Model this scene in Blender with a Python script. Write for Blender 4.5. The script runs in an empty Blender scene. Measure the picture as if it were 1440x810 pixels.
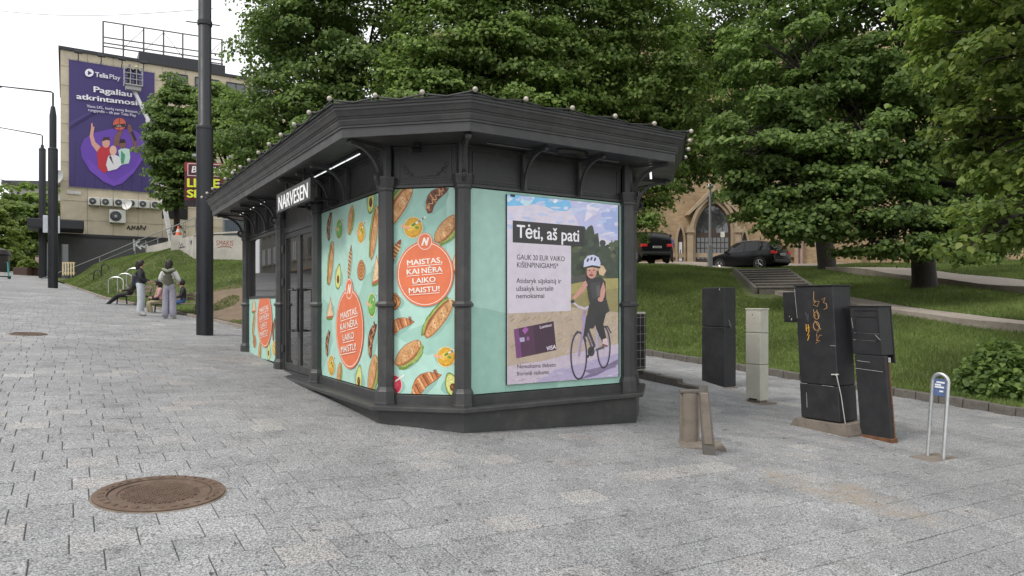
import bpy, bmesh, math, random
import numpy as np
from mathutils import Vector, Matrix

# ------------------------------------------------------------------ camera, sky, sun, exposure
F, CX, HY, CAMZ = 980.0, 720.0, 428.0, 1.63
scene = bpy.context.scene
cam_d = bpy.data.cameras.new('camera'); cam = bpy.data.objects.new('camera', cam_d)
scene.collection.objects.link(cam); scene.camera = cam
cam_d.sensor_width = 36.0; cam_d.lens = F / 1440 * 36; cam_d.shift_y = (HY - 405) / 1440
cam_d.clip_start = 0.05; cam_d.clip_end = 2000
cam.location = (0, 0, CAMZ); cam.rotation_euler = (math.pi / 2, 0, 0)

SUN_EL, SUN_AZ = math.radians(52), math.radians(232)      # azimuth clockwise from +Y: behind the viewer on the left
world = bpy.data.worlds.new('World'); scene.world = world; world.use_nodes = True
wn = world.node_tree.nodes; wl = world.node_tree.links; wn.clear()
w_out = wn.new('ShaderNodeOutputWorld'); w_bg = wn.new('ShaderNodeBackground')
w_sky = wn.new('ShaderNodeTexSky'); w_sky.sky_type = 'NISHITA'; w_sky.sun_disc = False
w_sky.sun_elevation = SUN_EL; w_sky.sun_rotation = SUN_AZ; w_sky.dust_density = 4.0; w_sky.air_density = 1.0
w_mix = wn.new('ShaderNodeMixRGB'); w_mix.inputs[0].default_value = 0.88      # an even deck of cloud in front of the blue
w_mix.inputs[2].default_value = (10.0, 10.1, 10.25, 1)
wl.new(w_sky.outputs[0], w_mix.inputs[1]); wl.new(w_mix.outputs[0], w_bg.inputs[0])
w_bg.inputs[1].default_value = 0.105
wl.new(w_bg.outputs[0], w_out.inputs[0])
sun_d = bpy.data.lights.new('sun', 'SUN'); sun_d.energy = 1.5; sun_d.angle = math.radians(13); sun_d.color = (1, .96, .9)
sun = bpy.data.objects.new('sun', sun_d); scene.collection.objects.link(sun)
_sd = Vector((math.sin(SUN_AZ) * math.cos(SUN_EL), math.cos(SUN_AZ) * math.cos(SUN_EL), math.sin(SUN_EL)))
sun.rotation_euler = _sd.to_track_quat('Z', 'Y').to_euler(); sun.location = (0, 0, 60)
scene.view_settings.view_transform = 'Standard'; scene.view_settings.look = 'None'
scene.view_settings.exposure = 0.50; scene.view_settings.gamma = 1.0; scene.view_settings.use_curve_mapping = False
try:
    scene.cycles.max_bounces = 6; scene.cycles.transparent_max_bounces = 6
    scene.cycles.caustics_reflective = False; scene.cycles.caustics_refractive = False
except Exception: pass

# ------------------------------------------------------------------ geometry of the place
GC, GX, GY = 0.03, -0.0665, 0.0218            # the paved square is one tilted plane
def gz(x, y): return GC + GX * x + GY * y
def P(px, py, Y):                             # a point at depth Y on the line of sight of a photo pixel
    return Vector(((px - CX) / F * Y, Y, CAMZ - (py - HY) / F * Y))
def G(px, py):
    a = (px - CX) / F; b = (py - HY) / F
    Y = (CAMZ - GC) / (b + GX * a + GY)
    return Vector((a * Y, Y, gz(a * Y, Y)))
TH = math.radians(57.4)
RX, RY = math.sin(TH), math.cos(TH)           # u axis: along the kiosk's screen side; v axis: along its door side
R3 = Vector((RX, RY, 0)); L3 = Vector((-RY, RX, 0)); UP = Vector((0, 0, 1))
def uv(x, y): return (x * RX + y * RY, -x * RY + y * RX)
def xy(u, v): return (u * RX - v * RY, u * RY + v * RX)

# ------------------------------------------------------------------ mesh helpers
COL = scene.collection
ORG = {}
def srgb(r, g, b):
    f = lambda c: (c / 255 / 12.92) if c <= 10 else ((c / 255 + .055) / 1.055) ** 2.4
    return (f(r), f(g), f(b), 1.0)
class Fr:
    def __init__(s, o, ex=(1, 0, 0), ey=(0, 1, 0), ez=(0, 0, 1)):
        s.o = Vector(o); s.ex = Vector(ex); s.ey = Vector(ey); s.ez = Vector(ez)
    def p(s, x, y, z): return s.o + s.ex * x + s.ey * y + s.ez * z
    def rot(s, a, o=None):                    # turned about its own z
        c, n = math.cos(a), math.sin(a)
        return Fr(s.o if o is None else o, s.ex * c + s.ey * n, s.ey * c - s.ex * n, s.ez)
    def at(s, x, y, z): return Fr(s.p(x, y, z), s.ex, s.ey, s.ez)
W0 = Fr((0, 0, 0))
def frz(o, a): return W0.rot(a, Vector(o))    # upright frame turned by a about z
class MB:
    def __init__(s): s.V = []; s.F = []; s.M = []; s.S = []; s.C = []
    def add(s, vs, fs, m=0, sm=False, col=None):
        n = len(s.V); s.V += [tuple(v) for v in vs]
        for f in fs:
            s.F.append(tuple(i + n for i in f)); s.M.append(m); s.S.append(sm); s.C.append(col)
        return s
    def bx(s, fr, x0, x1, y0, y1, z0, z1, b=0.0, m=0):
        if x1 < x0: x0, x1 = x1, x0
        if y1 < y0: y0, y1 = y1, y0
        if z1 < z0: z0, z1 = z1, z0
        if b <= 0:
            vs = [fr.p(x, y, z) for z in (z0, z1) for y in (y0, y1) for x in (x0, x1)]
            return s.add(vs, [(0, 2, 3, 1), (4, 5, 7, 6), (0, 1, 5, 4), (2, 6, 7, 3), (0, 4, 6, 2), (1, 3, 7, 5)], m)
        b = min(b, (x1 - x0) * .45, (y1 - y0) * .45, (z1 - z0) * .45)
        vs = []
        for cx, X, ix in ((0, x0, b), (1, x1, -b)):
            for cy, Y, iy in ((0, y0, b), (1, y1, -b)):
                for cz, Z, iz in ((0, z0, b), (1, z1, -b)):
                    vs += [fr.p(X, Y + iy, Z + iz), fr.p(X + ix, Y, Z + iz), fr.p(X + ix, Y + iy, Z)]
        I = lambda cx, cy, cz, a: ((cx * 2 + cy) * 2 + cz) * 3 + a
        fs = []
        for k in (0, 1):
            q = [I(k, 0, 0, 0), I(k, 1, 0, 0), I(k, 1, 1, 0), I(k, 0, 1, 0)]; fs.append(q if k else q[::-1])
            q = [I(0, k, 0, 1), I(1, k, 0, 1), I(1, k, 1, 1), I(0, k, 1, 1)]; fs.append(q[::-1] if k else q)
            q = [I(0, 0, k, 2), I(1, 0, k, 2), I(1, 1, k, 2), I(0, 1, k, 2)]; fs.append(q if k else q[::-1])
            for j in (0, 1):
                fs += [[I(k, j, 0, 0), I(k, j, 1, 0), I(k, j, 1, 1), I(k, j, 0, 1)],
                       [I(k, 0, j, 0), I(k, 1, j, 0), I(k, 1, j, 2), I(k, 0, j, 2)],
                       [I(0, k, j, 1), I(1, k, j, 1), I(1, k, j, 2), I(0, k, j, 2)]]
                for l in (0, 1): fs.append([I(k, j, l, 0), I(k, j, l, 1), I(k, j, l, 2)])
        return s.add(vs, fs, m)
    def lathe(s, fr, prof, n=12, a0=0.0, cap=True, m=0, sm=True):
        vs = []; fs = []
        for r, z in prof:
            for k in range(n):
                a = a0 + 2 * math.pi * k / n
                vs.append(fr.p(r * math.cos(a), r * math.sin(a), z))
        for i in range(len(prof) - 1):
            for k in range(n):
                fs.append((i * n + k, i * n + (k + 1) % n, (i + 1) * n + (k + 1) % n, (i + 1) * n + k))
        if cap:
            fs.append(tuple(range(n - 1, -1, -1))); fs.append(tuple((len(prof) - 1) * n + k for k in range(n)))
        return s.add(vs, fs, m, sm)
    def cyl(s, p0, p1, r0, r1=None, n=10, m=0, sm=True):
        p0 = Vector(p0); p1 = Vector(p1); d = (p1 - p0); L = d.length
        if L < 1e-6: return s
        d /= L; e = d.orthogonal().normalized()
        return s.lathe(Fr(p0, e, d.cross(e), d), [(r0, 0), (r0 if r1 is None else r1, L)], n, 0, True, m, sm)
    def tube(s, pts, r, n=8, m=0, sm=True, closed=False, flat=None):
        pts = [Vector(p) for p in pts]; N = len(pts); vs = []; fs = []
        rs = r if isinstance(r, (list, tuple)) else [r] * N
        e = None
        for i, p in enumerate(pts):
            d = (pts[min(i + 1, N - 1)] - pts[max(i - 1, 0)]) if not closed else (pts[(i + 1) % N] - pts[i - 1])
            d = d.normalized() if d.length > 0 else Vector((0, 0, 1))
            if e is None: e = d.orthogonal().normalized() if flat is None else Vector(flat).normalized()
            e = (e - d * e.dot(d)); e = e.normalized() if e.length > 1e-6 else d.orthogonal().normalized()
            f = d.cross(e)
            for k in range(n):
                a = 2 * math.pi * (k + .5) / n
                vs.append(p + (e * math.cos(a) + f * math.sin(a)) * rs[i])
        for i in range(N - (0 if closed else 1)):
            j = (i + 1) % N
            for k in range(n): fs.append((i * n + k, i * n + (k + 1) % n, j * n + (k + 1) % n, j * n + k))
        if not closed: fs += [tuple(range(n - 1, -1, -1)), tuple((N - 1) * n + k for k in range(n))]
        return s.add(vs, fs, m, sm)
    def prism(s, fr, poly, y0, y1, m=0, sm=False):       # polygon in (x, z) of the frame, thick along y
        n = len(poly)
        vs = [fr.p(x, y0, z) for x, z in poly] + [fr.p(x, y1, z) for x, z in poly]
        fs = [tuple(range(n)), tuple(range(2 * n - 1, n - 1, -1))]
        s.add(vs, fs, m, False)
        return s.add(vs, [((i + 1) % n, i, n + i, n + (i + 1) % n) for i in range(n)], m, sm)
    def ball(s, c, r, nu=10, nv=7, sc=(1, 1, 1), m=0, fr=None):
        f = fr or W0; f = Fr(c, f.ex * sc[0], f.ey * sc[1], f.ez * sc[2])
        return s.lathe(f, [(r * math.sin(math.pi * (i + .02) / (nv + .04)), -r * math.cos(math.pi * (i + .02) / (nv + .04))) for i in range(nv + 1)], nu, 0, True, m, True)
    def quad(s, a, b, c, d, m=0): return s.add([a, b, c, d], [(0, 1, 2, 3)], m)
def obj(name, mb, mat, parent=None, org=None):
    """one mesh object; its origin sits at the middle of its foot"""
    V = np.array(mb.V, dtype=np.float64)
    lo, hi = V.min(0), V.max(0)
    o = Vector(((lo[0] + hi[0]) / 2, (lo[1] + hi[1]) / 2, lo[2])) if org is None else Vector(org)
    me = bpy.data.meshes.new(name)
    me.from_pydata((V - np.array(o)).tolist(), [], mb.F)
    mats = mat if isinstance(mat, (list, tuple)) else [mat]
    for m in mats: me.materials.append(m)
    if len(mats) > 1: me.polygons.foreach_set('material_index', mb.M)
    me.polygons.foreach_set('use_smooth', mb.S)
    if any(mb.S): me.set_sharp_from_angle(angle=math.radians(38))
    if mb.C and mb.C[0] is not None:
        ca = me.color_attributes.new('Col', 'FLOAT_COLOR', 'CORNER')
        arr = np.array([c for f, c in zip(mb.F, mb.C) for _ in f], dtype=np.float32).ravel()
        ca.data.foreach_set('color', arr)
    me.update()
    ob = bpy.data.objects.new(name, me); COL.objects.link(ob)
    if parent is not None:
        ob.parent = parent; ob.location = o - ORG[parent.name]
    else: ob.location = o
    ORG[ob.name] = o
    return ob
def tag(o, label, cat, group=None):
    o['label'] = label; o['category'] = cat
    if group: o['group'] = group
    return o
def struct(o): o['kind'] = 'structure'; return o
def root(name, loc, label, cat, group=None):
    o = bpy.data.objects.new(name, None); COL.objects.link(o); o.location = loc; o.empty_display_size = .2
    ORG[o.name] = Vector(loc)
    return tag(o, label, cat, group)
def copy_tree(src, loc, label=None, parent=None, rz=None):
    c = src.copy(); COL.objects.link(c)
    if parent is None:
        ORG[c.name] = Vector(loc); c.location = loc
        if rz is not None: c.rotation_euler = (0, 0, rz)
        if label: c['label'] = label
    else:
        c.parent = parent; ORG[c.name] = ORG[src.name]
    for ch in list(src.children): copy_tree(ch, None, None, c)
    return c

# ------------------------------------------------------------------ materials
MATS = {}
def nodes(m):
    m.use_nodes = True; return m.node_tree.nodes, m.node_tree.links
def mat(name, col, rough=.6, metal=0.0, var=.12, scale=6.0, bump=.0, bscale=60.0, spec=.5, dirt=None, dirt_amt=.5, dscale=1.5, emit=0.0):
    if name in MATS: return MATS[name]
    m = bpy.data.materials.new(name); n, l = nodes(m); b = n['Principled BSDF']
    col = col if len(col) == 4 else (*col, 1)
    b.inputs['Roughness'].default_value = rough; b.inputs['Metallic'].default_value = metal
    b.inputs['Specular IOR Level'].default_value = spec
    geo = n.new('ShaderNodeNewGeometry')
    nz = n.new('ShaderNodeTexNoise'); nz.inputs['Scale'].default_value = scale; nz.inputs['Detail'].default_value = 5; nz.inputs['Roughness'].default_value = .65
    l.new(geo.outputs['Position'], nz.inputs['Vector'])
    mr = n.new('ShaderNodeMapRange'); mr.inputs[1].default_value = .3; mr.inputs[2].default_value = .7
    mr.inputs[3].default_value = 1 - var; mr.inputs[4].default_value = 1 + var
    l.new(nz.outputs['Fac'], mr.inputs[0])
    mx = n.new('ShaderNodeMixRGB'); mx.blend_type = 'MULTIPLY'; mx.inputs[0].default_value = 1; mx.inputs[1].default_value = col
    l.new(mr.outputs[0], mx.inputs[2]); last = mx.outputs[0]
    if dirt:
        dz = n.new('ShaderNodeTexNoise'); dz.inputs['Scale'].default_value = dscale; dz.inputs['Detail'].default_value = 8; dz.inputs['Roughness'].default_value = .7
        l.new(geo.outputs['Position'], dz.inputs['Vector'])
        dr = n.new('ShaderNodeMapRange'); dr.inputs[1].default_value = .5; dr.inputs[2].default_value = .72; dr.inputs[4].default_value = dirt_amt
        l.new(dz.outputs['Fac'], dr.inputs[0])
        dm = n.new('ShaderNodeMixRGB'); dm.inputs[2].default_value = (*dirt[:3], 1)
        l.new(dr.outputs[0], dm.inputs[0]); l.new(last, dm.inputs[1]); last = dm.outputs[0]
    l.new(last, b.inputs['Base Color'])
    rr = n.new('ShaderNodeMapRange'); rr.inputs[1].default_value = .3; rr.inputs[2].default_value = .7
    rr.inputs[3].default_value = max(0, rough - .08); rr.inputs[4].default_value = min(1, rough + .08)
    l.new(nz.outputs['Fac'], rr.inputs[0]); l.new(rr.outputs[0], b.inputs['Roughness'])
    if bump > 0:
        bn = n.new('ShaderNodeTexNoise'); bn.inputs['Scale'].default_value = bscale; bn.inputs['Detail'].default_value = 4
        l.new(geo.outputs['Position'], bn.inputs['Vector'])
        bp = n.new('ShaderNodeBump'); bp.inputs['Strength'].default_value = bump; bp.inputs['Distance'].default_value = .02
        l.new(bn.outputs['Fac'], bp.inputs['Height']); l.new(bp.outputs[0], b.inputs['Normal'])
    if emit > 0:
        b.inputs['Emission Color'].default_value = col; b.inputs['Emission Strength'].default_value = emit
    MATS[name] = m; return m
def print_mat(name, rough=.45, emit=0.0, dot=0.0, wash=0.0):
    m = bpy.data.materials.new(name); n, l = nodes(m); b = n['Principled BSDF']
    a = n.new('ShaderNodeVertexColor'); a.layer_name = 'Col'
    b.inputs['Roughness'].default_value = rough
    src = a.outputs['Color']
    geo = n.new('ShaderNodeNewGeometry')
    nz = n.new('ShaderNodeTexNoise'); nz.inputs['Scale'].default_value = 9.0; nz.inputs['Detail'].default_value = 6
    l.new(geo.outputs['Position'], nz.inputs['Vector'])
    mr = n.new('ShaderNodeMapRange'); mr.inputs[1].default_value = .3; mr.inputs[2].default_value = .7; mr.inputs[3].default_value = .93; mr.inputs[4].default_value = 1.05
    l.new(nz.outputs['Fac'], mr.inputs[0])
    mx = n.new('ShaderNodeMixRGB'); mx.blend_type = 'MULTIPLY'; mx.inputs[0].default_value = 1
    l.new(src, mx.inputs[1]); l.new(mr.outputs[0], mx.inputs[2]); src = mx.outputs[0]
    n3 = n.new('ShaderNodeTexNoise'); n3.inputs['Scale'].default_value = 42.0; n3.inputs['Detail'].default_value = 7; n3.inputs['Roughness'].default_value = .75; l.new(geo.outputs['Position'], n3.inputs['Vector'])
    r3 = n.new('ShaderNodeMapRange'); r3.inputs[1].default_value = .33; r3.inputs[2].default_value = .67; r3.inputs[3].default_value = .52; r3.inputs[4].default_value = 1.4; l.new(n3.outputs['Fac'], r3.inputs[0])
    m3 = n.new('ShaderNodeMixRGB'); m3.blend_type = 'MULTIPLY'; l.new(a.outputs['Alpha'], m3.inputs[0]); l.new(src, m3.inputs[1]); l.new(r3.outputs[0], m3.inputs[2]); src = m3.outputs[0]   # photographed food is mottled, flat ink is not
    if emit > 0:
        if dot > 0:                               # the pixel grid of the display
            sp = n.new('ShaderNodeSeparateXYZ'); l.new(geo.outputs['Position'], sp.inputs[0])
            w1 = n.new('ShaderNodeMath'); w1.operation = 'SINE'; k1 = n.new('ShaderNodeMath'); k1.operation = 'MULTIPLY'; k1.inputs[1].default_value = 6.2832 / dot
            l.new(sp.outputs['Z'], k1.inputs[0]); l.new(k1.outputs[0], w1.inputs[0])
            m2 = n.new('ShaderNodeMapRange'); m2.inputs[1].default_value = -1; m2.inputs[2].default_value = 1; m2.inputs[3].default_value = .86; m2.inputs[4].default_value = 1.08
            l.new(w1.outputs[0], m2.inputs[0])
            mx2 = n.new('ShaderNodeMixRGB'); mx2.blend_type = 'MULTIPLY'; mx2.inputs[0].default_value = 1
            l.new(src, mx2.inputs[1]); l.new(m2.outputs[0], mx2.inputs[2]); src = mx2.outputs[0]
        b.inputs['Base Color'].default_value = (.03, .03, .03, 1)
        l.new(src, b.inputs['Emission Color']); b.inputs['Emission Strength'].default_value = emit
    else: l.new(src, b.inputs['Base Color'])
    return m
def glass(name, col=(.015, .017, .018), rough=.03, spec=.8, ior=1.55):
    if name in MATS: return MATS[name]
    m = bpy.data.materials.new(name); n, l = nodes(m); b = n['Principled BSDF']
    b.inputs['Base Color'].default_value = (*col, 1); b.inputs['Roughness'].default_value = rough
    b.inputs['IOR'].default_value = ior; b.inputs['Specular IOR Level'].default_value = spec
    MATS[name] = m; return m

# ------------------------------------------------------------------ flat print: coloured sheets stacked a hair apart
TEXT_CACHE = {}
def text_mesh(s, bold):
    k = (s, bold)
    if k not in TEXT_CACHE:
        c = bpy.data.curves.new('t', 'FONT'); c.body = s; c.size = 1; c.offset = bold; c.resolution_u = 3
        o = bpy.data.objects.new('t', c); me = bpy.data.meshes.new_from_object(o)
        v = np.array([x.co[:2] for x in me.vertices]) if len(me.vertices) else np.zeros((0, 2))
        TEXT_CACHE[k] = (v, [tuple(p.vertices) for p in me.polygons])
        bpy.data.objects.remove(o); bpy.data.curves.remove(c); bpy.data.meshes.remove(me)
    return TEXT_CACHE[k]
class Canvas:
    """drawing on an upright plane: fr.o is its lower left corner, ex to the right, ey outwards, ez up"""
    def __init__(s, fr, w, h, dz=.00025): s.fr = fr; s.w = w; s.h = h; s.mb = MB(); s.k = 0; s.dz = dz; s.tex = 0.0
    def at(s, px, py):
        d = Vector(((px - CX) / F, 1, -(py - HY) / F)); c = Vector((0, 0, CAMZ))
        n = s.fr.ey; t = (s.fr.o - c).dot(n) / d.dot(n); q = c + d * t - s.fr.o
        return (q.dot(s.fr.ex), q.dot(s.fr.ez))
    def clip(s, pts):
        for ax, lim, sg in ((0, 0, 1), (0, s.w, -1), (1, 0, 1), (1, s.h, -1)):
            out = []
            for i in range(len(pts)):
                a, b = pts[i - 1], pts[i]; ia = (a[ax] - lim) * sg >= 0; ib = (b[ax] - lim) * sg >= 0
                if ia != ib:
                    t = (lim - a[ax]) / (b[ax] - a[ax]); out.append((a[0] + t * (b[0] - a[0]), a[1] + t * (b[1] - a[1])))
                if ib: out.append(b)
            pts = out
            if len(pts) < 3: return []
        return pts
    def poly(s, pts, col, step=True):
        pts = s.clip(list(pts))
        if len(pts) < 3: return
        if step: s.k += 1
        ar = sum(pts[i - 1][0] * pts[i][1] - pts[i][0] * pts[i - 1][1] for i in range(len(pts)))
        if ar > 0: pts = pts[::-1]
        # seen from outside x runs to the right, so a face looking outwards goes counter-clockwise there
        vs = [s.fr.p(x, s.k * s.dz, z) for x, z in pts][::-1]
        s.mb.add(vs, [tuple(range(len(vs)))], 0, False, (*srgb(*col)[:3], s.tex))
    def ppoly(s, pts, col): s.poly([s.at(*p) for p in pts], col)
    def ell(s, x, y, rx, ry, col, rot=0, n=24, a0=0, a1=2 * math.pi):
        c, q = math.cos(rot), math.sin(rot); N = n
        s.poly([(x + rx * math.cos(a) * c - ry * math.sin(a) * q, y + rx * math.cos(a) * q + ry * math.sin(a) * c)
                for a in [a0 + (a1 - a0) * i / N for i in range(N)]], col)
    def pell(s, px, py, rx, ry, col, rot=0, n=22):
        c, q = math.cos(rot), math.sin(rot)
        s.ppoly([(px + rx * math.cos(a) * c - ry * math.sin(a) * q, py + rx * math.cos(a) * q + ry * math.sin(a) * c) for a in [2 * math.pi * i / n for i in range(n)]], col)
    def line(s, pts, w, col, step=True):
        if step: s.k += 1
        for i in range(len(pts) - 1):
            (x0, y0), (x1, y1) = pts[i], pts[i + 1]; L = math.hypot(x1 - x0, y1 - y0)
            if L < 1e-6: continue
            dx, dy = (x1 - x0) / L * w / 2, (y1 - y0) / L * w / 2
            s.poly([(x0 - dy - dx * .5, y0 + dx - dy * .5), (x1 - dy + dx * .5, y1 + dx + dy * .5), (x1 + dy + dx * .5, y1 - dx + dy * .5), (x0 + dy - dx * .5, y0 - dx - dy * .5)], col, False)
    def pline(s, pts, w, col): s.line([s.at(*p) for p in pts], w, col)
    def ring(s, x, y, rx, ry, w, col, n=28):
        s.line([(x + rx * math.cos(2 * math.pi * i / n), y + ry * math.sin(2 * math.pi * i / n)) for i in range(n + 1)], w, col)
    def text(s, t, a, b, cap, col, bold=.0, fit=True, slant=0.0):
        """baseline from a to b (plane metres); cap height in metres"""
        v, f = text_mesh(t, 0)
        if len(v) == 0: return
        x0, x1 = v[:, 0].min(), v[:, 0].max()
        L = math.hypot(b[0] - a[0], b[1] - a[1]); ca, sa = (b[0] - a[0]) / L, (b[1] - a[1]) / L
        sx = L / (x1 - x0) if fit else cap / .727; sy = cap / .727
        for db, dv in (((0, 0),) if bold <= 0 else ((-bold, 0), (bold, 0), (0, bold * .6), (0, -bold * .6), (0, 0))):   # heavier strokes: the same sheet laid again, shifted
            vs = []; s.k += 1
            for x, y in v:
                X = (x - x0 + db) * sx + slant * y * sy; Y = (y + dv) * sy
                vs.append(s.fr.p(a[0] + X * ca - Y * sa, s.k * s.dz, a[1] + X * sa + Y * ca))
            s.mb.add(vs, f, 0, False, (*srgb(*col)[:3], 0.0))
    def ptext(s, t, pa, pb, cap, col, bold=.0, slant=0.0): s.text(t, s.at(*pa), s.at(*pb), cap, col, bold, True, slant)

# ------------------------------------------------------------------ ground, paved square, hill
def slab_material(name, far=False):
    m = bpy.data.materials.new(name); n, l = nodes(m); b = n['Principled BSDF']
    geo = n.new('ShaderNodeNewGeometry'); oi = n.new('ShaderNodeObjectInfo')
    def noise(sc, det=3, ro=.6):
        q = n.new('ShaderNodeTexNoise'); q.inputs['Scale'].default_value = sc; q.inputs['Detail'].default_value = det; q.inputs['Roughness'].default_value = ro
        l.new(geo.outputs['Position'], q.inputs['Vector']); return q.outputs['Fac']
    def rng(src, a, b_, c, d):
        q = n.new('ShaderNodeMapRange'); q.inputs[1].default_value = a; q.inputs[2].default_value = b_; q.inputs[3].default_value = c; q.inputs[4].default_value = d
        l.new(src, q.inputs[0]); return q.outputs[0]
    def mul(a, b_):
        q = n.new('ShaderNodeMath'); q.operation = 'MULTIPLY'; l.new(a, q.inputs[0])
        if isinstance(b_, (int, float)): q.inputs[1].default_value = b_
        else: l.new(b_, q.inputs[1])
        return q.outputs[0]
    ad = n.new('ShaderNodeMath'); ad.operation = 'ADD'; l.new(geo.outputs['Random Per Island'], ad.inputs[0]); l.new(oi.outputs['Random'], ad.inputs[1])
    fr = n.new('ShaderNodeMath'); fr.operation = 'FRACT'; l.new(ad.outputs[0], fr.inputs[0])
    cr = n.new('ShaderNodeValToRGB'); e = cr.color_ramp.elements       # most slabs alike, a few paler or pinkish
    e[0].position = 0; e[0].color = (0.322, 0.324, 0.330, 1); e[1].position = 1; e[1].color = (0.452, 0.443, 0.429, 1)
    for p_, c_ in ((.35, (0.341, 0.344, 0.349, 1)), (.86, (0.367, 0.368, 0.373, 1)), (.96, (0.398, 0.384, 0.374, 1))):
        x = e.new(p_); x.color = c_
    l.new(fr.outputs[0], cr.inputs[0])
    speck = mul(rng(noise(78, 1, .6), .34, .62, .42, 1.25), rng(noise(170, 1, .6), .36, .6, .55, 1.2))
    coarse = rng(noise(45, 3, .7), .32, .6, .80, 1.05)
    big = rng(noise(.55, 6, .62), .36, .66, .88, 1.08)
    spots = mul(rng(noise(6.5, 3, .55), .29, .325, .55, 1.0), mul(rng(noise(1.9, 7, .72), .32, .50, .74, 1.0), rng(noise(.8, 8, .75), .40, .58, .86, 1.03)))
    val = mul(mul(mul(speck, coarse), big), spots)
    mx = n.new('ShaderNodeMixRGB'); mx.blend_type = 'MULTIPLY'; mx.inputs[0].default_value = 1
    l.new(cr.outputs[0], mx.inputs[1]); l.new(val, mx.inputs[2])
    # spilled sand left on the slabs in front of the cabinets
    sp = n.new('ShaderNodeVectorMath'); sp.operation = 'DISTANCE'
    mp = n.new('ShaderNodeMapping'); mp.vector_type = 'POINT'; mp.inputs['Rotation'].default_value = (0, 0, math.radians(52)); mp.inputs['Scale'].default_value = (1, 1, 1)
    l.new(geo.outputs['Position'], mp.inputs['Vector'])
    sc_ = n.new('ShaderNodeVectorMath'); sc_.operation = 'MULTIPLY'; sc_.inputs[1].default_value = (1.0, .36, 0)
    su = n.new('ShaderNodeVectorMath'); su.operation = 'SUBTRACT'
    c0 = G(1190, 695); su.inputs[1].default_value = c0[:]
    l.new(geo.outputs['Position'], su.inputs[0])
    rot = n.new('ShaderNodeVectorRotate'); rot.inputs['Axis'].default_value = (0, 0, 1); rot.inputs['Angle'].default_value = math.radians(-33)
    l.new(su.outputs[0], rot.inputs['Vector']); l.new(rot.outputs[0], sc_.inputs[0])
    ln = n.new('ShaderNodeVectorMath'); ln.operation = 'LENGTH'; l.new(sc_.outputs[0], ln.inputs[0])
    n2 = noise(2.6, 6, .7)
    sm_ = n.new('ShaderNodeMath'); sm_.operation = 'MULTIPLY_ADD'; sm_.inputs[1].default_value = 1.6; l.new(n2, sm_.inputs[0]); l.new(ln.outputs['Value'], sm_.inputs[2])
    sand = rng(sm_.outputs[0], .80, 1.12, .62, 0)
    ms = n.new('ShaderNodeMixRGB'); ms.inputs[2].default_value = (.28, .225, .165, 1); l.new(sand, ms.inputs[0]); l.new(mx.outputs[0], ms.inputs[1])
    l.new(ms.outputs[0], b.inputs['Base Color'])
    b.inputs['Roughness'].default_value = .78; b.inputs['Specular IOR Level'].default_value = .35
    bp = n.new('ShaderNodeBump'); bp.inputs['Strength'].default_value = .25; bp.inputs['Distance'].default_value = .004
    l.new(noise(170, 2, .7), bp.inputs['Height']); l.new(bp.outputs[0], b.inputs['Normal'])
    MATS[name] = m; return m
M_slab = slab_material('granite_slab')
M_mortar = mat('joint_sand', (.175, .17, .16), .95, var=.35, scale=9)
M_earth = mat('earth', (.16, .115, .075), .95, var=.3, scale=3, bump=.4, bscale=30)
M_grassbase = mat('grass_soil', (.085, .108, .034), .95, var=.4, scale=2.2, bump=.5, bscale=40)
M_kerb = mat('kerb_stone', (.125, .113, .10), .85, var=.25, scale=14, bump=.25, bscale=90, dirt=(.06, .055, .045), dirt_amt=.6, dscale=5)
M_pathstone = mat('path_paving', (.30, .26, .22), .9, var=.2, scale=5, bump=.15, bscale=50, dirt=(.16, .13, .10), dirt_amt=.5)

EDGE_V = [-60, 15.5, 18.5]; EDGE_U = [13.85, 13.85, 4.6]
for q in (G(345, 461), G(230, 436), G(150, 420), G(80, 396)):
    a, b = uv(q.x, q.y); EDGE_V.append(b); EDGE_U.append(a)
EDGE_V.append(EDGE_V[-1] + 25); EDGE_U.append(EDGE_U[-1] - 1.5)
def edge_u(v): return np.interp(v, EDGE_V, EDGE_U)

# far ground: one sheet to the horizon, below the square
mb = MB(); N = 60
xs = np.sign(np.linspace(-1, 1, N)) * np.abs(np.linspace(-1, 1, N)) ** 2 * 900
ys = np.linspace(0, 1, N) ** 2 * 1200 - 80
for y in ys:
    for x in xs:
        z = GC + GX * x + GY * y
        z = max(-4, min(z, 3.6)) - .5 if y < 60 else max(-2, min(z, 3.6)) - .5
        mb.V.append((x, y, z))
for j in range(N - 1):
    for i in range(N - 1):
        mb.F.append((j * N + i, j * N + i + 1, (j + 1) * N + i + 1, (j + 1) * N + i)); mb.M.append(0); mb.S.append(True); mb.C.append(None)
struct(obj('ground', mb, mat('asphalt_ground', (.10, .10, .10), .9, var=.2, scale=1.0), org=(0, 0, 0)))

SU, SV, NEARY = .345, .31, 34.0                # slab pitch along u and v
mb = MB()                                      # bedding under the slabs, plain paving farther off
vs = sorted(set(list(np.arange(-14, 92, 2.0)) + [v for v in EDGE_V if -14 < v < 92]))
rows = []
for v in vs:
    e = edge_u(v) + .02; row = []
    for u in list(np.linspace(-75, -10, 14)) + list(np.linspace(-8, 1, 8) * 1.0 + (e - 1) * 0) + [None]:
        uu = e if u is None else min(u, e - .5)
        x, y = xy(uu, v); row.append((x, y))
    rows.append(row)
def far_z(x, y): return gz(x, y) + (-.014 if y < NEARY else 0.0)
for j in range(len(rows) - 1):
    for i in range(len(rows[0]) - 1):
        q = [rows[j][i], rows[j][i + 1], rows[j + 1][i + 1], rows[j + 1][i]]
        far = min(p[1] for p in q) > NEARY - 2.2
        mb.add([(x, y, gz(x, y) - (.004 if far else .014)) for x, y in q], [(0, 1, 2, 3)], 1 if far else 0)
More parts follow.
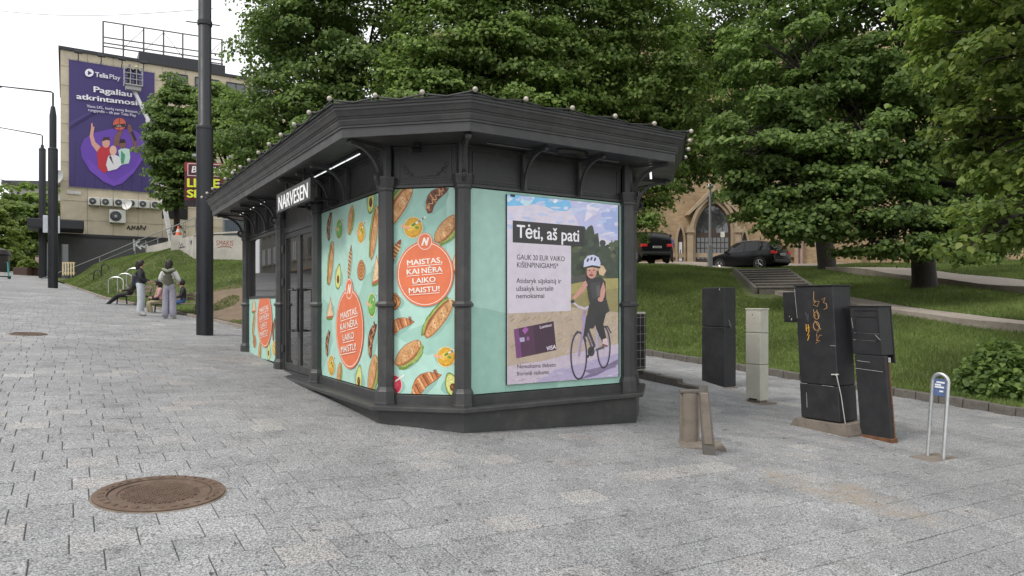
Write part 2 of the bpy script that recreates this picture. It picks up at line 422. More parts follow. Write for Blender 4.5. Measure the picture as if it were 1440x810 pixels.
pavement = struct(obj('pavement', mb, [M_mortar, M_slab], org=(0, 0, 0)))

EX = Vector((RX, RY, GX * RX + GY * RY)).normalized()
EN = Vector((-GX, -GY, 1)).normalized(); EYV = EN.cross(EX).normalized()
rnd = random.Random(5)
mh = [(G(226, 694), .42), (G(40, 470), .33)]
C_KU, C_KV = uv(*(P(543, 428, 7.894)[:2]))
def slab_ok(u, v):
    x, y = xy(u, v)
    if y < 1.6 or y > NEARY: return False
    px = CX + F * x / y
    if px < -650 or px > 1900: return False
    if u + SU / 2 > edge_u(v) - .0: return False
    for c, r in mh:
        if (x - c.x) ** 2 + (y - c.y) ** 2 < (r - .16) ** 2: return False
    if C_KU + .5 < u < C_KU + 3.2 and C_KV + .3 < v < C_KV + 7: return False
    return True
cells = []
for j in range(int(-12 / SV), int(40 / SV)):
    off = .5 * (j % 2) + .12 * math.sin(j * 2.7)
    for i in range(int(-30 / SU), int(14 / SU)):
        u, v = (i + off) * SU, j * SV
        if slab_ok(u, v): x, y = xy(u, v); cells.append((y + abs(x) * .2, u, v))
cells.sort()
smb = MB(); smb.bx(W0, -SU / 2 + .003, SU / 2 - .003, -SV / 2 + .003, SV / 2 - .003, -.04, 0, .004)
slab0 = None
ROT = Matrix((EX, EYV, EN)).transposed().to_4x4()
for k, (_, u, v) in enumerate(cells[:300]):
    x, y = xy(u, v)
    if slab0 is None:
        slab0 = obj('paving_slab', smb, M_slab, org=(0, 0, 0)); o = slab0
    else:
        o = slab0.copy(); COL.objects.link(o)
    o.parent = pavement
    o.matrix_local = Matrix.Translation((x, y, gz(x, y) + rnd.uniform(-.002, .001))) @ ROT @ Matrix.Rotation(rnd.uniform(-.004, .004), 4, 'X') @ Matrix.Rotation(rnd.uniform(-.004, .004), 4, 'Y')
mb = MB()
for _, u, v in cells[300:]:
    x, y = xy(u, v); dz = rnd.uniform(-.002, .001)
    f = Fr((x, y, gz(x, y) + dz), EX, EYV, EN); g = .0034 if y < 15 else .004
    a, c = SU / 2 - g, SV / 2 - g; b2 = .004
    pts = [f.p(sx * a, sy * c, -.03) for sx, sy in ((-1, -1), (1, -1), (1, 1), (-1, 1))] + [f.p(sx * a, sy * c, -b2) for sx, sy in ((-1, -1), (1, -1), (1, 1), (-1, 1))] + \
          [f.p(sx * (a - b2), sy * (c - b2), 0) for sx, sy in ((-1, -1), (1, -1), (1, 1), (-1, 1))]
    mb.add(pts, [(0, 1, 5, 4), (1, 2, 6, 5), (2, 3, 7, 6), (3, 0, 4, 7), (4, 5, 9, 8), (5, 6, 10, 9), (6, 7, 11, 10), (7, 4, 8, 11), (8, 9, 10, 11)])
o = obj('paving_slab_field', mb, M_slab, pavement); o['kind'] = 'stuff'

# the hill: a smooth surface through measured spots (thin plate spline)
HP = []
for v in (-40, -25, -12, -4, 2, 7, 12, 15.5): x, y = xy(13.95, v); HP.append((x, y, gz(x, y) + .10))
for v, u in list(zip(EDGE_V, EDGE_U))[2:7]:
    x, y = xy(u + .05, v); HP.append((x, y, gz(x, y) + .07))
for px, py, Y in ((900, 374, 37), (960, 377, 37.5), (1035, 381, 37), (1105, 384, 36), (1180, 380, 35), (1440, 411, 23.2), (1400, 456, 18.8), (1250, 437, 22), (1110, 408, 29),
                  (1300, 405, 26), (940, 440, 26), (1000, 430, 26.5), (1440, 500, 15.3), (1330, 480, 17.3),
                  (225, 354, 37), (345, 366, 34), (290, 360, 35.5), (175, 362, 43), (130, 374, 46), (280, 400, 28), (300, 425, 24.2), (330, 440, 22), (215, 390, 31), (160, 395, 36)):
    q = P(px, py, Y); HP.append((q.x, q.y, q.z))
for px, py, Y in ((1000, 370, 52), (900, 369, 52), (1100, 372, 52), (1200, 372, 52), (1400, 372, 48)):
    q = P(px, py, Y); HP.append((q.x, q.y, q.z))
for x, y, z in ((-5, 45, 4.3), (-15, 60, 4.4), (5, 60, 4.6), (40, 45, 4.2), (40, 20, 3.6), (45, 0, 3.2), (45, -20, 2.8), (60, 60, 5), (-3, 36, 3.9), (4, 33, 3.4), (-30, 75, 4.4), (20, 80, 5)): HP.append((x, y, z))
HP = np.array(HP)
def _U(r2): return r2 * np.log(r2 + 1e-9)
_d = ((HP[:, None, :2] - HP[None, :, :2]) ** 2).sum(2); _n = len(HP)
_A = np.zeros((_n + 3, _n + 3)); _A[:_n, :_n] = _U(_d) + np.eye(_n) * 1.5; _A[:_n, _n] = 1; _A[:_n, _n + 1:] = HP[:, :2]; _A[_n:, :_n] = _A[:_n, _n:].T
_w = np.linalg.solve(_A, np.concatenate([HP[:, 2], [0, 0, 0]]))
def hz_arr(x, y):
    x = np.asarray(x, float); y = np.asarray(y, float)
    s = _w[_n] + _w[_n + 1] * x + _w[_n + 2] * y
    for i in range(_n): s = s + _w[i] * _U((x - HP[i, 0]) ** 2 + (y - HP[i, 1]) ** 2)
    s = s + .05 * np.sin(x * .9 + y * .4) * np.sin(y * .7 - x * .3)
    u, v = x * RX + y * RY, -x * RY + y * RX
    d = np.clip((u - edge_u(v)) / 1.6, 0, 1)
    return np.maximum(gz(x, y) + .06 + 0 * s, gz(x, y) + .09 + (s - gz(x, y) - .09) * d)
def hz(x, y): return float(hz_arr(np.array([x]), np.array([y]))[0])
def H(px, py, y0=12.0, y1=60.0):               # where a line of sight meets the hill
    a = (px - CX) / F; Ys = np.linspace(y0, y1, 500); zs = CAMZ - (py - HY) / F * Ys
    below = hz_arr(a * Ys, Ys) >= zs; i = int(np.argmax(below)) if below.any() else len(Ys) - 1
    return Vector((a * Ys[i], Ys[i], hz(a * Ys[i], Ys[i])))
mb = MB()
sv = np.concatenate([np.arange(-45, -6, 1.5), np.arange(-6, 62, .5), np.arange(62, 110, 2)])
so = np.concatenate([[0], np.linspace(.12, 1.6, 6), np.arange(2.1, 24, .5), np.arange(24, 75, 2.0)])
UU = edge_u(sv)[:, None] + so[None, :]; VV = sv[:, None] + 0 * so[None, :]
XX = UU * RX - VV * RY; YY = UU * RY + VV * RX; ZZ = hz_arr(XX.ravel(), YY.ravel()).reshape(XX.shape)
nv, nu = XX.shape
mb.V = list(zip(XX.ravel().tolist(), YY.ravel().tolist(), ZZ.ravel().tolist()))
for j in range(nv - 1):
    for i in range(nu - 1):
        a = j * nu + i; mb.F.append((a, a + 1, a + nu + 1, a + nu)); mb.S.append(True); mb.C.append(None)
        cx_, cy_ = XX[j, i], YY[j, i]; m = 0
        px = CX + F * cx_ / cy_ if cy_ > 1 else -9
        if sv[j] > 15 and (290 < px < 420) and so[i] < 3.2 and cy_ < 27: m = 1
        if cy_ > 39.5 and cx_ > -2: m = 2
        mb.M.append(m)
hill = struct(obj('grass_hill', mb, [M_grassbase, M_earth, M_pathstone], org=(0, 0, 0)))

# kerb along the lawn: one block after another
kerb = struct(bpy.data.objects.new('lawn_kerb', None)); COL.objects.link(kerb); ORG[kerb.name] = Vector((0, 0, 0))
kb = MB(); kb.bx(W0, -.07, .07, -.205, .205, -.2, .155, .012)
k0 = None; v = -9.0
while v < 15.4:
    x, y = xy(13.85 - .07, v)
    if k0 is None: k0 = obj('kerb_block', kb, M_kerb, org=(0, 0, 0)); o = k0
    else: o = k0.copy(); COL.objects.link(o)
    o.parent = kerb
    sl = GX * L3.x + GY * L3.y
    o.matrix_local = Matrix.Translation((x, y, gz(x, y) + rnd.uniform(-.012, .01))) @ Matrix((R3, L3, UP)).transposed().to_4x4() @ Matrix.Rotation(math.atan(sl) + rnd.uniform(-.012, .012), 4, 'X') @ Matrix.Rotation(rnd.uniform(-.02, .02), 4, 'Y')
    v += .418
# thin edging strip along the left lawn
edging = struct(bpy.data.objects.new('lawn_edging', None)); COL.objects.link(edging); ORG[edging.name] = Vector((0, 0, 0))
v = 18.6
while v < 52:
    u0_, u1_ = edge_u(v), edge_u(v + .98); a = xy(u0_, v); b = xy(u1_, v + .98)
    e = (Vector((*b, gz(*b))) - Vector((*a, gz(*a)))); L = e.length; e.normalize(); s_ = e.cross(UP).normalized()
    f = Fr((a[0], a[1], gz(*a)), s_, e, UP); q = MB(); q.bx(f, -.05, .05, 0, L - .01, -.15, .07, .008)
    obj('edging_stone', q, M_pathstone, edging); v += .98

# footpaths draped on the hill
def path_strip(name, pts, w, material, lift=.03):
    mb = MB(); P2 = [Vector((p[0], p[1], 0)) for p in pts]; dense = []
    for a, b in zip(P2[:-1], P2[1:]):
        k = max(2, int((b - a).length / .7))
        dense += [a.lerp(b, i / k) for i in range(k)]
    dense.append(P2[-1]); NW = 5
    for i, p in enumerate(dense):
        d = (dense[min(i + 1, len(dense) - 1)] - dense[max(i - 1, 0)]).normalized(); s_ = Vector((d.y, -d.x, 0))
        zc = max(hz((p + s_ * t).x, (p + s_ * t).y) for t in (-w / 2, 0, w / 2)) + lift
        for k in range(NW):
            q = p + s_ * (w * (k / (NW - 1) - .5))
            mb.V.append((q.x, q.y, zc))
        for k, t in ((0, -w / 2), (1, w / 2)):
            q = p + s_ * t; mb.V.append((q.x, q.y, zc - .5))
    R = NW + 2
    for i in range(len(dense) - 1):
        for k in range(NW - 1): mb.F.append((i * R + k, i * R + k + 1, (i + 1) * R + k + 1, (i + 1) * R + k))
        mb.F.append((i * R, (i + 1) * R, (i + 1) * R + NW, i * R + NW)); mb.F.append((i * R + NW - 1, i * R + NW + 1, (i + 1) * R + NW + 1, (i + 1) * R + NW - 1))
    mb.M = [0] * len(mb.F); mb.S = [False] * len(mb.F); mb.C = [None] * len(mb.F)
    return struct(obj(name, mb, material))
PA = [H(1600, 480), H(1405, 458), H(1330, 447), H(1250, 436), H(1190, 425), P(1112, 411, 28.2)]
path_strip('footpath', PA, 1.35, M_pathstone)
PB = [H(1600, 428), H(1440, 411), H(1340, 399), H(1260, 390), H(1180, 381)]
path_strip('upper_path', [p + R3 * 1.0 for p in PB], 2.8, M_pathstone)

# worn stone stairs up the hill
steps = struct(bpy.data.objects.new('stairs', None)); COL.objects.link(steps)
bl, br, tl, tr = P(1066, 410, 28.6), P(1142, 411, 27.6), P(1036, 382, 35.5), P(1104, 383, 34.6)
ORG[steps.name] = Vector((0, 0, 0)); NS = 8; STAIR = [((bl + br) / 2)[:2], ((tl + tr) / 2)[:2]]
for i in range(NS):
    t0, t1 = i / NS, (i + 1) / NS
    a, b, c, d = bl.lerp(tl, t0), br.lerp(tr, t0), br.lerp(tr, t1 + .02), bl.lerp(tl, t1 + .02)
    z1 = a.z + (tl.z - bl.z) / NS; z0 = z1 - .7
    q = MB(); q.add([(p.x, p.y, z) for z in (z0, z1) for p in (a, b, c, d)], [(3, 2, 1, 0), (4, 5, 6, 7), (0, 1, 5, 4), (1, 2, 6, 5), (2, 3, 7, 6), (3, 0, 4, 7)])
    dr = (b - a).normalized(); back = (d - a).normalized()
    n0 = Vector((a.x, a.y, z1)) - back * .04; n1 = Vector((b.x, b.y, z1)) - back * .04
    q.add([n0, n1, n1 + back * .34, n0 + back * .34, n0 + UP * .05, n1 + UP * .05, n1 + back * .34 + UP * .05, n0 + back * .34 + UP * .05],
          [(3, 2, 1, 0), (4, 5, 6, 7), (0, 1, 5, 4), (1, 2, 6, 5), (2, 3, 7, 6), (3, 0, 4, 7)])
    obj('step', q, M_kerb, steps)
for s0, s1, k in ((bl, tl, -1), (br, tr, 1)):
    e = (s1 - s0); L = e.length; e.normalize(); sd = e.cross(UP).normalized()
    q = MB(); q.bx(Fr(s0, sd, e, sd.cross(e)), -.08 + .10 * k, .08 + .10 * k, -.1, L, -.4, .20, .02)
    obj('side_kerb', q, M_kerb, steps)

# ------------------------------------------------------------------ the kiosk
M_iron = mat('charcoal_paint', (.046, .046, .047), .42, var=.14, scale=5, bump=.04, bscale=120, dirt=(.115, .11, .10), dirt_amt=.5, dscale=3.0)
M_iron2 = mat('charcoal_boards', (.040, .040, .041), .5, var=.2, scale=7, bump=.05, bscale=90, dirt=(.085, .083, .08), dirt_amt=.35, dscale=3)
M_dark = mat('black_void', (.012, .012, .012), .8, var=.1)
M_glass = glass('window_glass', (.015, .016, .017), .02, 1.0, 2.1)
M_print = print_mat('poster_print')
M_led = mat('led_tube', (.95, .97, 1.0), .4, var=0, emit=.75)
M_white = mat('white_letter', (.85, .85, .85), .4, var=.03, emit=.12)
M_steel = mat('black_handle', (.02, .02, .02), .3, var=.1)

KU, KV = uv(*P(543, 428, 7.894)[:2]); KC = .904 / math.sqrt(2); LLEN, RLEN = 7.23, 2.411
def K(u, v, z=0.0): x, y = xy(u, v); return Vector((x, y, z))
CORN = [(KU, KV), (KU + KC, KV - KC), (KU + KC + RLEN, KV - KC), (KU + 2 * KC + RLEN, KV), (KU + 2 * KC + RLEN, KV + LLEN),
        (KU + KC + RLEN, KV + LLEN + KC), (KU + KC, KV + LLEN + KC), (KU, KV + LLEN)]
def offs(o):
    out = []; n = len(CORN)
    for i in range(n):
        p0, p1, p2 = CORN[i - 1], CORN[i], CORN[(i + 1) % n]
        def nr(a, b): dx, dy = b[0] - a[0], b[1] - a[1]; L = math.hypot(dx, dy); return (dy / L, -dx / L)
        a, b = nr(p0, p1), nr(p1, p2); k = 1 + a[0] * b[0] + a[1] * b[1]
        out.append((p1[0] + o * (a[0] + b[0]) / k, p1[1] + o * (a[1] + b[1]) / k))
    return out
def loft(mb, prof, cap0=False, cap1=False):
    n = 8; vs = []; fs = []
    for o, z in prof:
        for u, v in offs(o): vs.append(K(u, v, z))
    for i in range(len(prof) - 1):
        for k in range(n): fs.append((i * n + k, i * n + (k + 1) % n, (i + 1) * n + (k + 1) % n, (i + 1) * n + k))
    if cap0: fs.append(tuple(range(n - 1, -1, -1)))
    if cap1: fs.append(tuple((len(prof) - 1) * n + k for k in range(n)))
    return mb.add(vs, fs)
r2 = math.sqrt(.5)
FL = Fr(K(KU, KV + LLEN), -L3, -R3); FC = Fr(K(KU, KV), (R3 - L3) * r2, (-R3 - L3) * r2)
FR = Fr(K(KU + KC, KV - KC), R3, -L3); FD = Fr(K(KU + KC + RLEN, KV - KC), (R3 + L3) * r2, (R3 - L3) * r2)
FS = Fr(K(KU + 2 * KC + RLEN, KV), L3, R3)
Z_PL, Z_L0, Z_L1, Z_P0, Z_P1, Z_SO = -.9, .448, .503, .612, 2.932, 3.42
kc = K(KU + KC + RLEN / 2, KV + LLEN / 2); kiosk = root('kiosk', (kc.x, kc.y, gz(kc.x, kc.y)), 'dark grey cast iron kiosk with teal food posters, screen and wide eaves', 'kiosk')

obj('plinth', loft(MB(), [(.115, Z_PL), (.115, Z_L0)]), M_iron, kiosk)
obj('ledge', loft(MB(), [(.0, Z_L0), (.19, Z_L0), (.205, Z_L0 + .012), (.205, Z_L1 - .008), (.19, Z_L1), (-.1, Z_L1 + .004)]), M_iron, kiosk)
obj('wall', loft(MB(), [(-.075, Z_L1 - .02), (-.075, Z_SO + .05)], True, True), M_dark, kiosk)
corn = obj('cornice', loft(MB(), [(-.05, Z_SO - .002), (.555, Z_SO - .016), (.555, Z_SO - .030), (.600, Z_SO - .030), (.603, Z_SO + .062), (.618, Z_SO + .068), (.618, Z_SO + .088), (.628, Z_SO + .092),
    (.640, Z_SO + .135), (.640, Z_SO + .150), (.650, Z_SO + .153), (.655, Z_SO + .172), (.668, Z_SO + .176), (.685, Z_SO + .222), (.700, Z_SO + .236), (.700, Z_SO + .256), (.716, Z_SO + .262), (.720, Z_SO + .292), (.70, Z_SO + .296)]), M_iron, kiosk)
obj('roof', loft(MB(), [(.735, Z_SO + .286), (.737, Z_SO + .302), (.62, Z_SO + .312), (-1.2, Z_SO + .62), (-1.7, Z_SO + .70)], False, True), mat('roof_sheet', (.035, .037, .04), .5, var=.2), kiosk)

def oct_(mb, fr, x, y, prof, a0=math.pi / 8): mb.lathe(Fr(fr.p(x, y, 0), fr.ex, fr.ey, fr.ez), prof, 8, a0, True, 0, False)
def pillar(fr, x, z0=None):
    zb = Z_L1 if z0 is None else z0
    mb = MB(); oct_(mb, fr, x, 0, [(.094, zb), (.094, 1.61), (.088, 1.66), (.088, 2.93)])
    sh = obj('pillar', mb, M_iron, kiosk)
    mb = MB(); oct_(mb, fr, x, 0, [(.132, zb), (.132, zb + .025), (.126, zb + .03), (.12, zb + .15), (.112, zb + .165), (.096, zb + .20)]); obj('pillar_base', mb, M_iron, sh)
    mb = MB(); oct_(mb, fr, x, 0, [(.095, 1.595), (.118, 1.61), (.120, 1.635), (.098, 1.66), (.092, 1.665)]); obj('ring', mb, M_iron, sh)
    mb = MB(); oct_(mb, fr, x, 0, [(.090, 2.90), (.104, 2.915), (.104, 2.945), (.112, 2.955), (.13, 3.045), (.13, 3.06), (.07, 3.065), (.07, Z_SO)]); obj('capital', mb, M_iron, sh)
    # small screw cap on the base
    return sh
BAY = (0.0, 7.23 - 4.59, 7.23 - 2.543, 7.23)
for x in BAY[:3]:
    q = FL.p(x, 0, 0); pillar(FL, x, max(Z_L1, gz(q.x, q.y) - .03))
pillar(FC, 0); pillar(FR, 0); pillar(FD, 0); pillar(FS, 0); pillar(FS, 3.6); pillar(FS, LLEN)

def bracket(fr, x, big=True):
    """curved strut in the plane square to the wall"""
    mb = MB(); w = .019 if big else .014
    z0, y1, zt = (3.02, .50, Z_SO - .045) if big else (2.96, .43, Z_SO - .05)
    f = Fr(fr.p(x, 0, 0), fr.ey, fr.ex, fr.ez)          # x outwards, y along the wall
    arc = [(.085 + (y1 - .085) * (1 - math.cos(a)), z0 + (zt - z0) * math.sin(a)) for a in [math.pi / 2 * i / 10 for i in range(11)]]
    if not big: arc = [(.03 + (y1 - .03) * (1 - math.cos(a)) ** 1.15, z0 + (zt - z0) * math.sin(a)) for a in [math.pi / 2 * i / 10 for i in range(11)]]
    th = .030 if big else .022; out = []; inn = []
    for i, (a, b) in enumerate(arc):
        p, q = arc[max(i - 1, 0)], arc[min(i + 1, 10)]; dx, dz = q[0] - p[0], q[1] - p[1]; L = math.hypot(dx, dz)
        out.append((a + dz / L * th, b - dx / L * th)); inn.append((a - dz / L * th * .4, b + dx / L * th * .4))
    for i in range(10):
        mb.prism(f, [inn[i], inn[i + 1], out[i + 1], out[i]], -w, w)
    mb.bx(f, .02, y1 + .03, -w, w, zt, zt + .026)
    mb.bx(f, -.02, .03, -w * 1.6, w * 1.6, z0 - (.0 if big else .0), Z_SO - .03)
    mb.cyl(f.p(y1 + .03, -w * 1.7, zt - .005), f.p(y1 + .03, w * 1.7, zt - .005), .032 if big else .024, None, 10)
    b = obj('bracket', mb, M_iron, kiosk)
    if big:
        q = MB(); sp = [(.135 + (.060 - .007 * i / 2) * math.cos(2.6 + i * .42), z0 + .03 + (.085 - .009 * i / 2) * math.sin(2.6 + i * .42)) for i in range(15)]
        for (a0_, b0_), (a1_, b1_) in zip(sp[:-1], sp[1:]): q.cyl(f.p(a0_, 0, b0_), f.p(a1_, 0, b1_), .022, None, 6)
        obj('scroll', q, M_iron, b)
for x in BAY[:3]: bracket(FL, x)
FBc = Fr(K(KU, KV), (-L3 - L3 + R3 * 0), (-R3 * 2 - L3 * .83).normalized()); FBc.ex = UP.cross(FBc.ey)
FAc = Fr(FR.o, R3, (-L3 * 2 - R3 * .83).normalized()); FAc.ex = UP.cross(FAc.ey)
FDc = Fr(FD.o, R3, (-L3 * 2 + R3 * .83).normalized()); FDc.ex = UP.cross(FDc.ey)
FSc = Fr(FS.o, R3, (R3 * 2 - L3 * .83).normalized()); FSc.ex = UP.cross(FSc.ey)
for f in (FBc, FAc, FDc, FSc): bracket(f, 0)
for x in (5.30, 5.95): bracket(FL, x, False)
for x in (.86, 1.72): bracket(FL, x, False)
for x in (.80, 1.62): bracket(FR, x, False)
bracket(FS, 1.2, False)

def frieze(fr, x0, x1):
    z0, z1 = Z_P1 + .012, Z_SO - .008; mb = MB()
    mb.bx(fr, x0, x1, -.072, -.035, z0, z1); p = obj('frieze_panel', mb, M_iron2, kiosk)
    m = MB(); a, b, c, d = x0 + .06, x1 - .06, z0 + .08, z1 - .07
    for X0, X1, Z0, Z1 in ((a, b, c, c + .012), (a, b, d - .012, d), (a, a + .012, c + .012, d - .012), (b - .012, b, c + .012, d - .012)): m.bx(fr, X0, X1, -.035, -.026, Z0, Z1)
    m.bx(fr, x0, x1, -.035, -.010, z0, z0 + .03); m.bx(fr, x0, x1, -.035, -.012, z1 - .03, z1)
    k = int((x1 - x0) / .035)
    for i in range(k): m.bx(fr, x0 + (x1 - x0) * (i + .25) / k, x0 + (x1 - x0) * (i + .75) / k, -.035, -.024, z0 + .036, z0 + .052)
    obj('moulding', m, M_iron, p)
    if x1 - x0 < 1.0:                                    # scroll ornament on the narrow front
        m = MB(); xc = (x0 + x1) / 2; hw = (x1 - x0) / 2 - .10
        for s in (-1, 1):
            pts = [fr.p(xc + s * hw * (1 - .9 * t), -.03, c + .035 + .12 * (1 - t) ** 2 + .012 * math.sin(t * 9)) for t in [i / 10 for i in range(11)]]
            m.tube(pts, .004, 5)
            for q, (ox, oz, rr) in enumerate(((.02, .15, .022), (.05, .09, .03), (.11, .05, .02))):
                m.tube([fr.p(xc + s * (hw - ox + rr * math.cos(a)), -.03, c + .02 + oz + rr * math.sin(a)) for a in [i * .55 for i in range(11)]], .0035, 5)
            m.tube([fr.p(xc + s * (hw + .03), -.03, c + .03), fr.p(xc + s * (hw + .03), -.03, d - .03)], .003, 5)
        m.tube([fr.p(xc - hw, -.03, c + .02), fr.p(xc + hw, -.03, c + .02)], .003, 5)
        obj('ornament', m, M_iron, p)
for a, b in ((0.09, BAY[1] - .09), (BAY[2] + .09, LLEN - .08)): frieze(FL, a, b)
frieze(FC, .08, .904 - .08); frieze(FR, .08, RLEN - .08); frieze(FD, .08, .824)
def rails(fr, x0, x1):
    mb = MB(); mb.bx(fr, x0, x1, -.07, .012, Z_L1 - .01, Z_P0, .004); obj('bottom_rail', mb, M_iron, kiosk)
rails(FL, BAY[2] + .06, LLEN - .06); rails(FC, .06, .844); rails(FR, .06, RLEN - .06); rails(FD, .06, .844)
mb = MB(); mb.bx(FD, .07, .83, -.07, -.03, Z_P0, Z_P1 + .012); obj('side_board', mb, M_iron2, kiosk)
mb = MB(); mb.bx(FS, .07, LLEN - .07, -.07, -.03, Z_L1, Z_SO - .01); obj('side_board', mb, M_iron2, kiosk)

# --- printed food shapes
BREAD, BREAD2, CRUST, LET, LET2, TEAL, TEAL2 = (212, 160, 108), (230, 190, 144), (172, 112, 66), (116, 142, 66), (160, 178, 94), (180, 219, 205), (162, 204, 189)
def wob(cx, cy, rx, ry, rot, n, amp, seed):
    r_ = random.Random(seed); c, s = math.cos(rot), math.sin(rot); out = []
    for i in range(n):
        a = 2 * math.pi * i / n; k = 1 + r_.uniform(-amp, amp); X, Y = rx * k * math.cos(a), ry * k * math.sin(a)
        out.append((cx + X * c - Y * s, cy + X * s + Y * c))
    return out
def food(cv, kind, x, y, s, rot=0.0, seed=1):
    c, q = math.cos(rot), math.sin(rot); T = lambda a, b: (x + s * (a * c - b * q), y + s * (a * q + b * c)); r_ = random.Random(seed); cv.k = 4 + (seed * 7) % 3; cv.tex = 0.0
    cv.poly(wob(x + s * .03, y - s * .05, s * .46, s * (.17 if kind in ('baguette', 'wrap', 'croissant', 'dog') else .3), rot, 18, .05, seed), (148, 190, 176)); cv.tex = .75
    if kind in ('baguette', 'sandwich'):
        w = .155 if kind == 'baguette' else .24
        cv.poly(wob(*T(0, .045 if kind == 'baguette' else -.09), s * .47, s * w, rot, 30, .10, seed), LET)
        cv.poly(wob(*T(.02, .03 if kind == 'baguette' else -.07), s * .44, s * w * .9, rot, 26, .13, seed + 1), LET2)
        cv.poly(wob(*T(0, .0), s * .45, s * w * .85, rot, 24, .05, seed + 2), (150, 84, 58))
        cv.poly(wob(*T(0, -.035 if kind == 'baguette' else .02), s * .48, s * w * .82, rot, 26, .03, seed + 3), CRUST)
        cv.poly(wob(*T(.0, -.03 if kind == 'baguette' else .03), s * .45, s * w * .70, rot, 26, .03, seed + 4), BREAD)
        for i in range(6):
            a = -.36 + .14 * i; cv.poly([T(a, -.09), T(a + .05, -.10), T(a + .13, .03), T(a + .09, .05)], BREAD2 if i % 2 else (198, 140, 86))
        for i in range(9):
            a, b = r_.uniform(-.38, .38), r_.uniform(-.1, .05); cv.poly(wob(*T(a, b), s * .02, s * .01, rot + 1, 6, .2, i), (150, 92, 50))
    elif kind == 'croissant' or kind == 'choco':
        base, hi, lo = ((206, 134, 84), (236, 190, 140), (150, 84, 48)) if kind == 'croissant' else ((128, 74, 52), (196, 140, 100), (84, 46, 36))
        top = [(-.48, -.12), (-.40, .03), (-.26, .15), (-.08, .23), (.1, .23), (.28, .14), (.41, .0), (.49, -.14)]
        bot = [(.49, -.14), (.34, -.15), (.2, -.13), (.0, -.10), (-.2, -.13), (-.36, -.20), (-.48, -.12)]
        cv.poly([T(*p) for p in top + bot[1:-1]], lo)
        cv.poly([T(a * .96, b * .9 + .005) for a, b in top + bot[1:-1]], base)
        for i in range(6):
            a = -.38 + .145 * i; h = .20 - abs(a + .05) * .34
            cv.poly([T(a, -.10), T(a + .035, -.11), T(a + .105, h), T(a + .055, h + .02)], hi if i % 2 == 0 else lo)
            cv.poly([T(a + .06, -.09), T(a + .075, -.09), T(a + .13, h * .9), T(a + .115, h * .9)], lo)
        if kind == 'choco':
            cv.line([T(-.4 + .08 * i, .05 * (-1) ** i) for i in range(11)], s * .022, (225, 180, 130))
    elif kind == 'juice' or kind == 'smoothie':
        a, b, d = ((226, 174, 58), (243, 205, 96), (208, 150, 40)) if kind == 'juice' else ((118, 180, 84), (160, 210, 120), (84, 146, 62))
        if kind == 'berry': a, b, d = (214, 60, 80), (236, 110, 120), (180, 40, 60)
        cv.ell(x, y, s * .36, s * .38, (238, 214, 160)); cv.ell(x, y, s * .33, s * .35, d); cv.ell(x - s * .02, y + s * .02, s * .30, s * .31, a)
        cv.poly(wob(x - s * .06, y + s * .03, s * .17, s * .12, .6, 14, .12, seed), b)
        cv.poly([T(-.46, .02), T(-.44, .12), T(-.12, .02), T(-.14, -.06)], (240, 176, 140))
        cv.line([T(.1, .14), T(.46, .36)], s * .06, (240, 240, 232)); cv.line([T(.2, .2), T(.26, .237)], s * .06, (120, 150, 140)); cv.line([T(.34, .287), T(.39, .317)], s * .06, (120, 150, 140))
        cv.ell(*T(.02, .1), s * .09, s * .045, (96, 150, 50), .5); cv.ell(*T(.14, .0), s * .08, s * .045, (110, 165, 60), -.4)
    elif kind == 'berry':
        cv.ell(x, y, s * .36, s * .38, (238, 190, 190)); cv.ell(x, y, s * .33, s * .35, (206, 54, 76)); cv.poly(wob(x, y, s * .2, s * .16, 0, 12, .15, seed), (228, 96, 108))
        cv.line([T(.1, .14), T(.42, .36)], s * .06, (240, 240, 232))
    elif kind == 'avocado':
        def egg(k, col): cv.poly([T(k * .27 * math.sin(t) * (1 - .28 * math.cos(t)), k * .44 * math.cos(t) - .02) for t in [2 * math.pi * i / 26 for i in range(26)]], col)
        egg(1, (70, 96, 44)); egg(.93, (168, 190, 84)); egg(.82, (226, 224, 140)); cv.ell(*T(0, -.12), s * .13, s * .14, (112, 66, 36)); cv.ell(*T(-.03, -.09), s * .05, s * .05, (160, 104, 62))
    elif kind == 'roll':
        cv.ell(x, y, s * .36, s * .34, (150, 84, 46)); cv.ell(x, y + s * .01, s * .33, s * .31, (208, 148, 92))
        cv.line([(x + s * (.3 - .0085 * i) * math.cos(i * .5), y + s * (.28 - .008 * i) * math.sin(i * .5)) for i in range(34)], s * .035, (140, 76, 42))
    elif kind == 'dog':
        cv.poly(wob(*T(0, 0), s * .48, s * .09, rot, 20, .03, seed), (146, 76, 52))
        cv.poly([T(-.40, -.1), T(.26, -.12), T(.3, .0), T(.26, .12), T(-.4, .08)], (222, 176, 120))
        for i in range(6): a = -.36 + .11 * i; cv.poly([T(a, -.11), T(a + .045, -.115), T(a + .075, .11), T(a + .03, .10)], (128, 72, 46))
    elif kind == 'triangle':
        cv.poly(wob(*T(-.02, -.25), s * .36, s * .10, rot, 20, .18, seed), LET); cv.poly([T(-.36, -.22), T(.36, -.25), T(.12, .46)], (190, 130, 84)); cv.poly([T(-.30, -.19), T(.31, -.22), T(.10, .38)], (236, 206, 164))
        cv.poly([T(-.33, -.25), T(.33, -.28), T(.34, -.22), T(-.34, -.19)], (196, 96, 78))
        for i in range(6): cv.poly(wob(*T(r_.uniform(-.15, .2), r_.uniform(-.15, .15)), s * .03, s * .02, 0, 6, .2, i), (206, 160, 112))
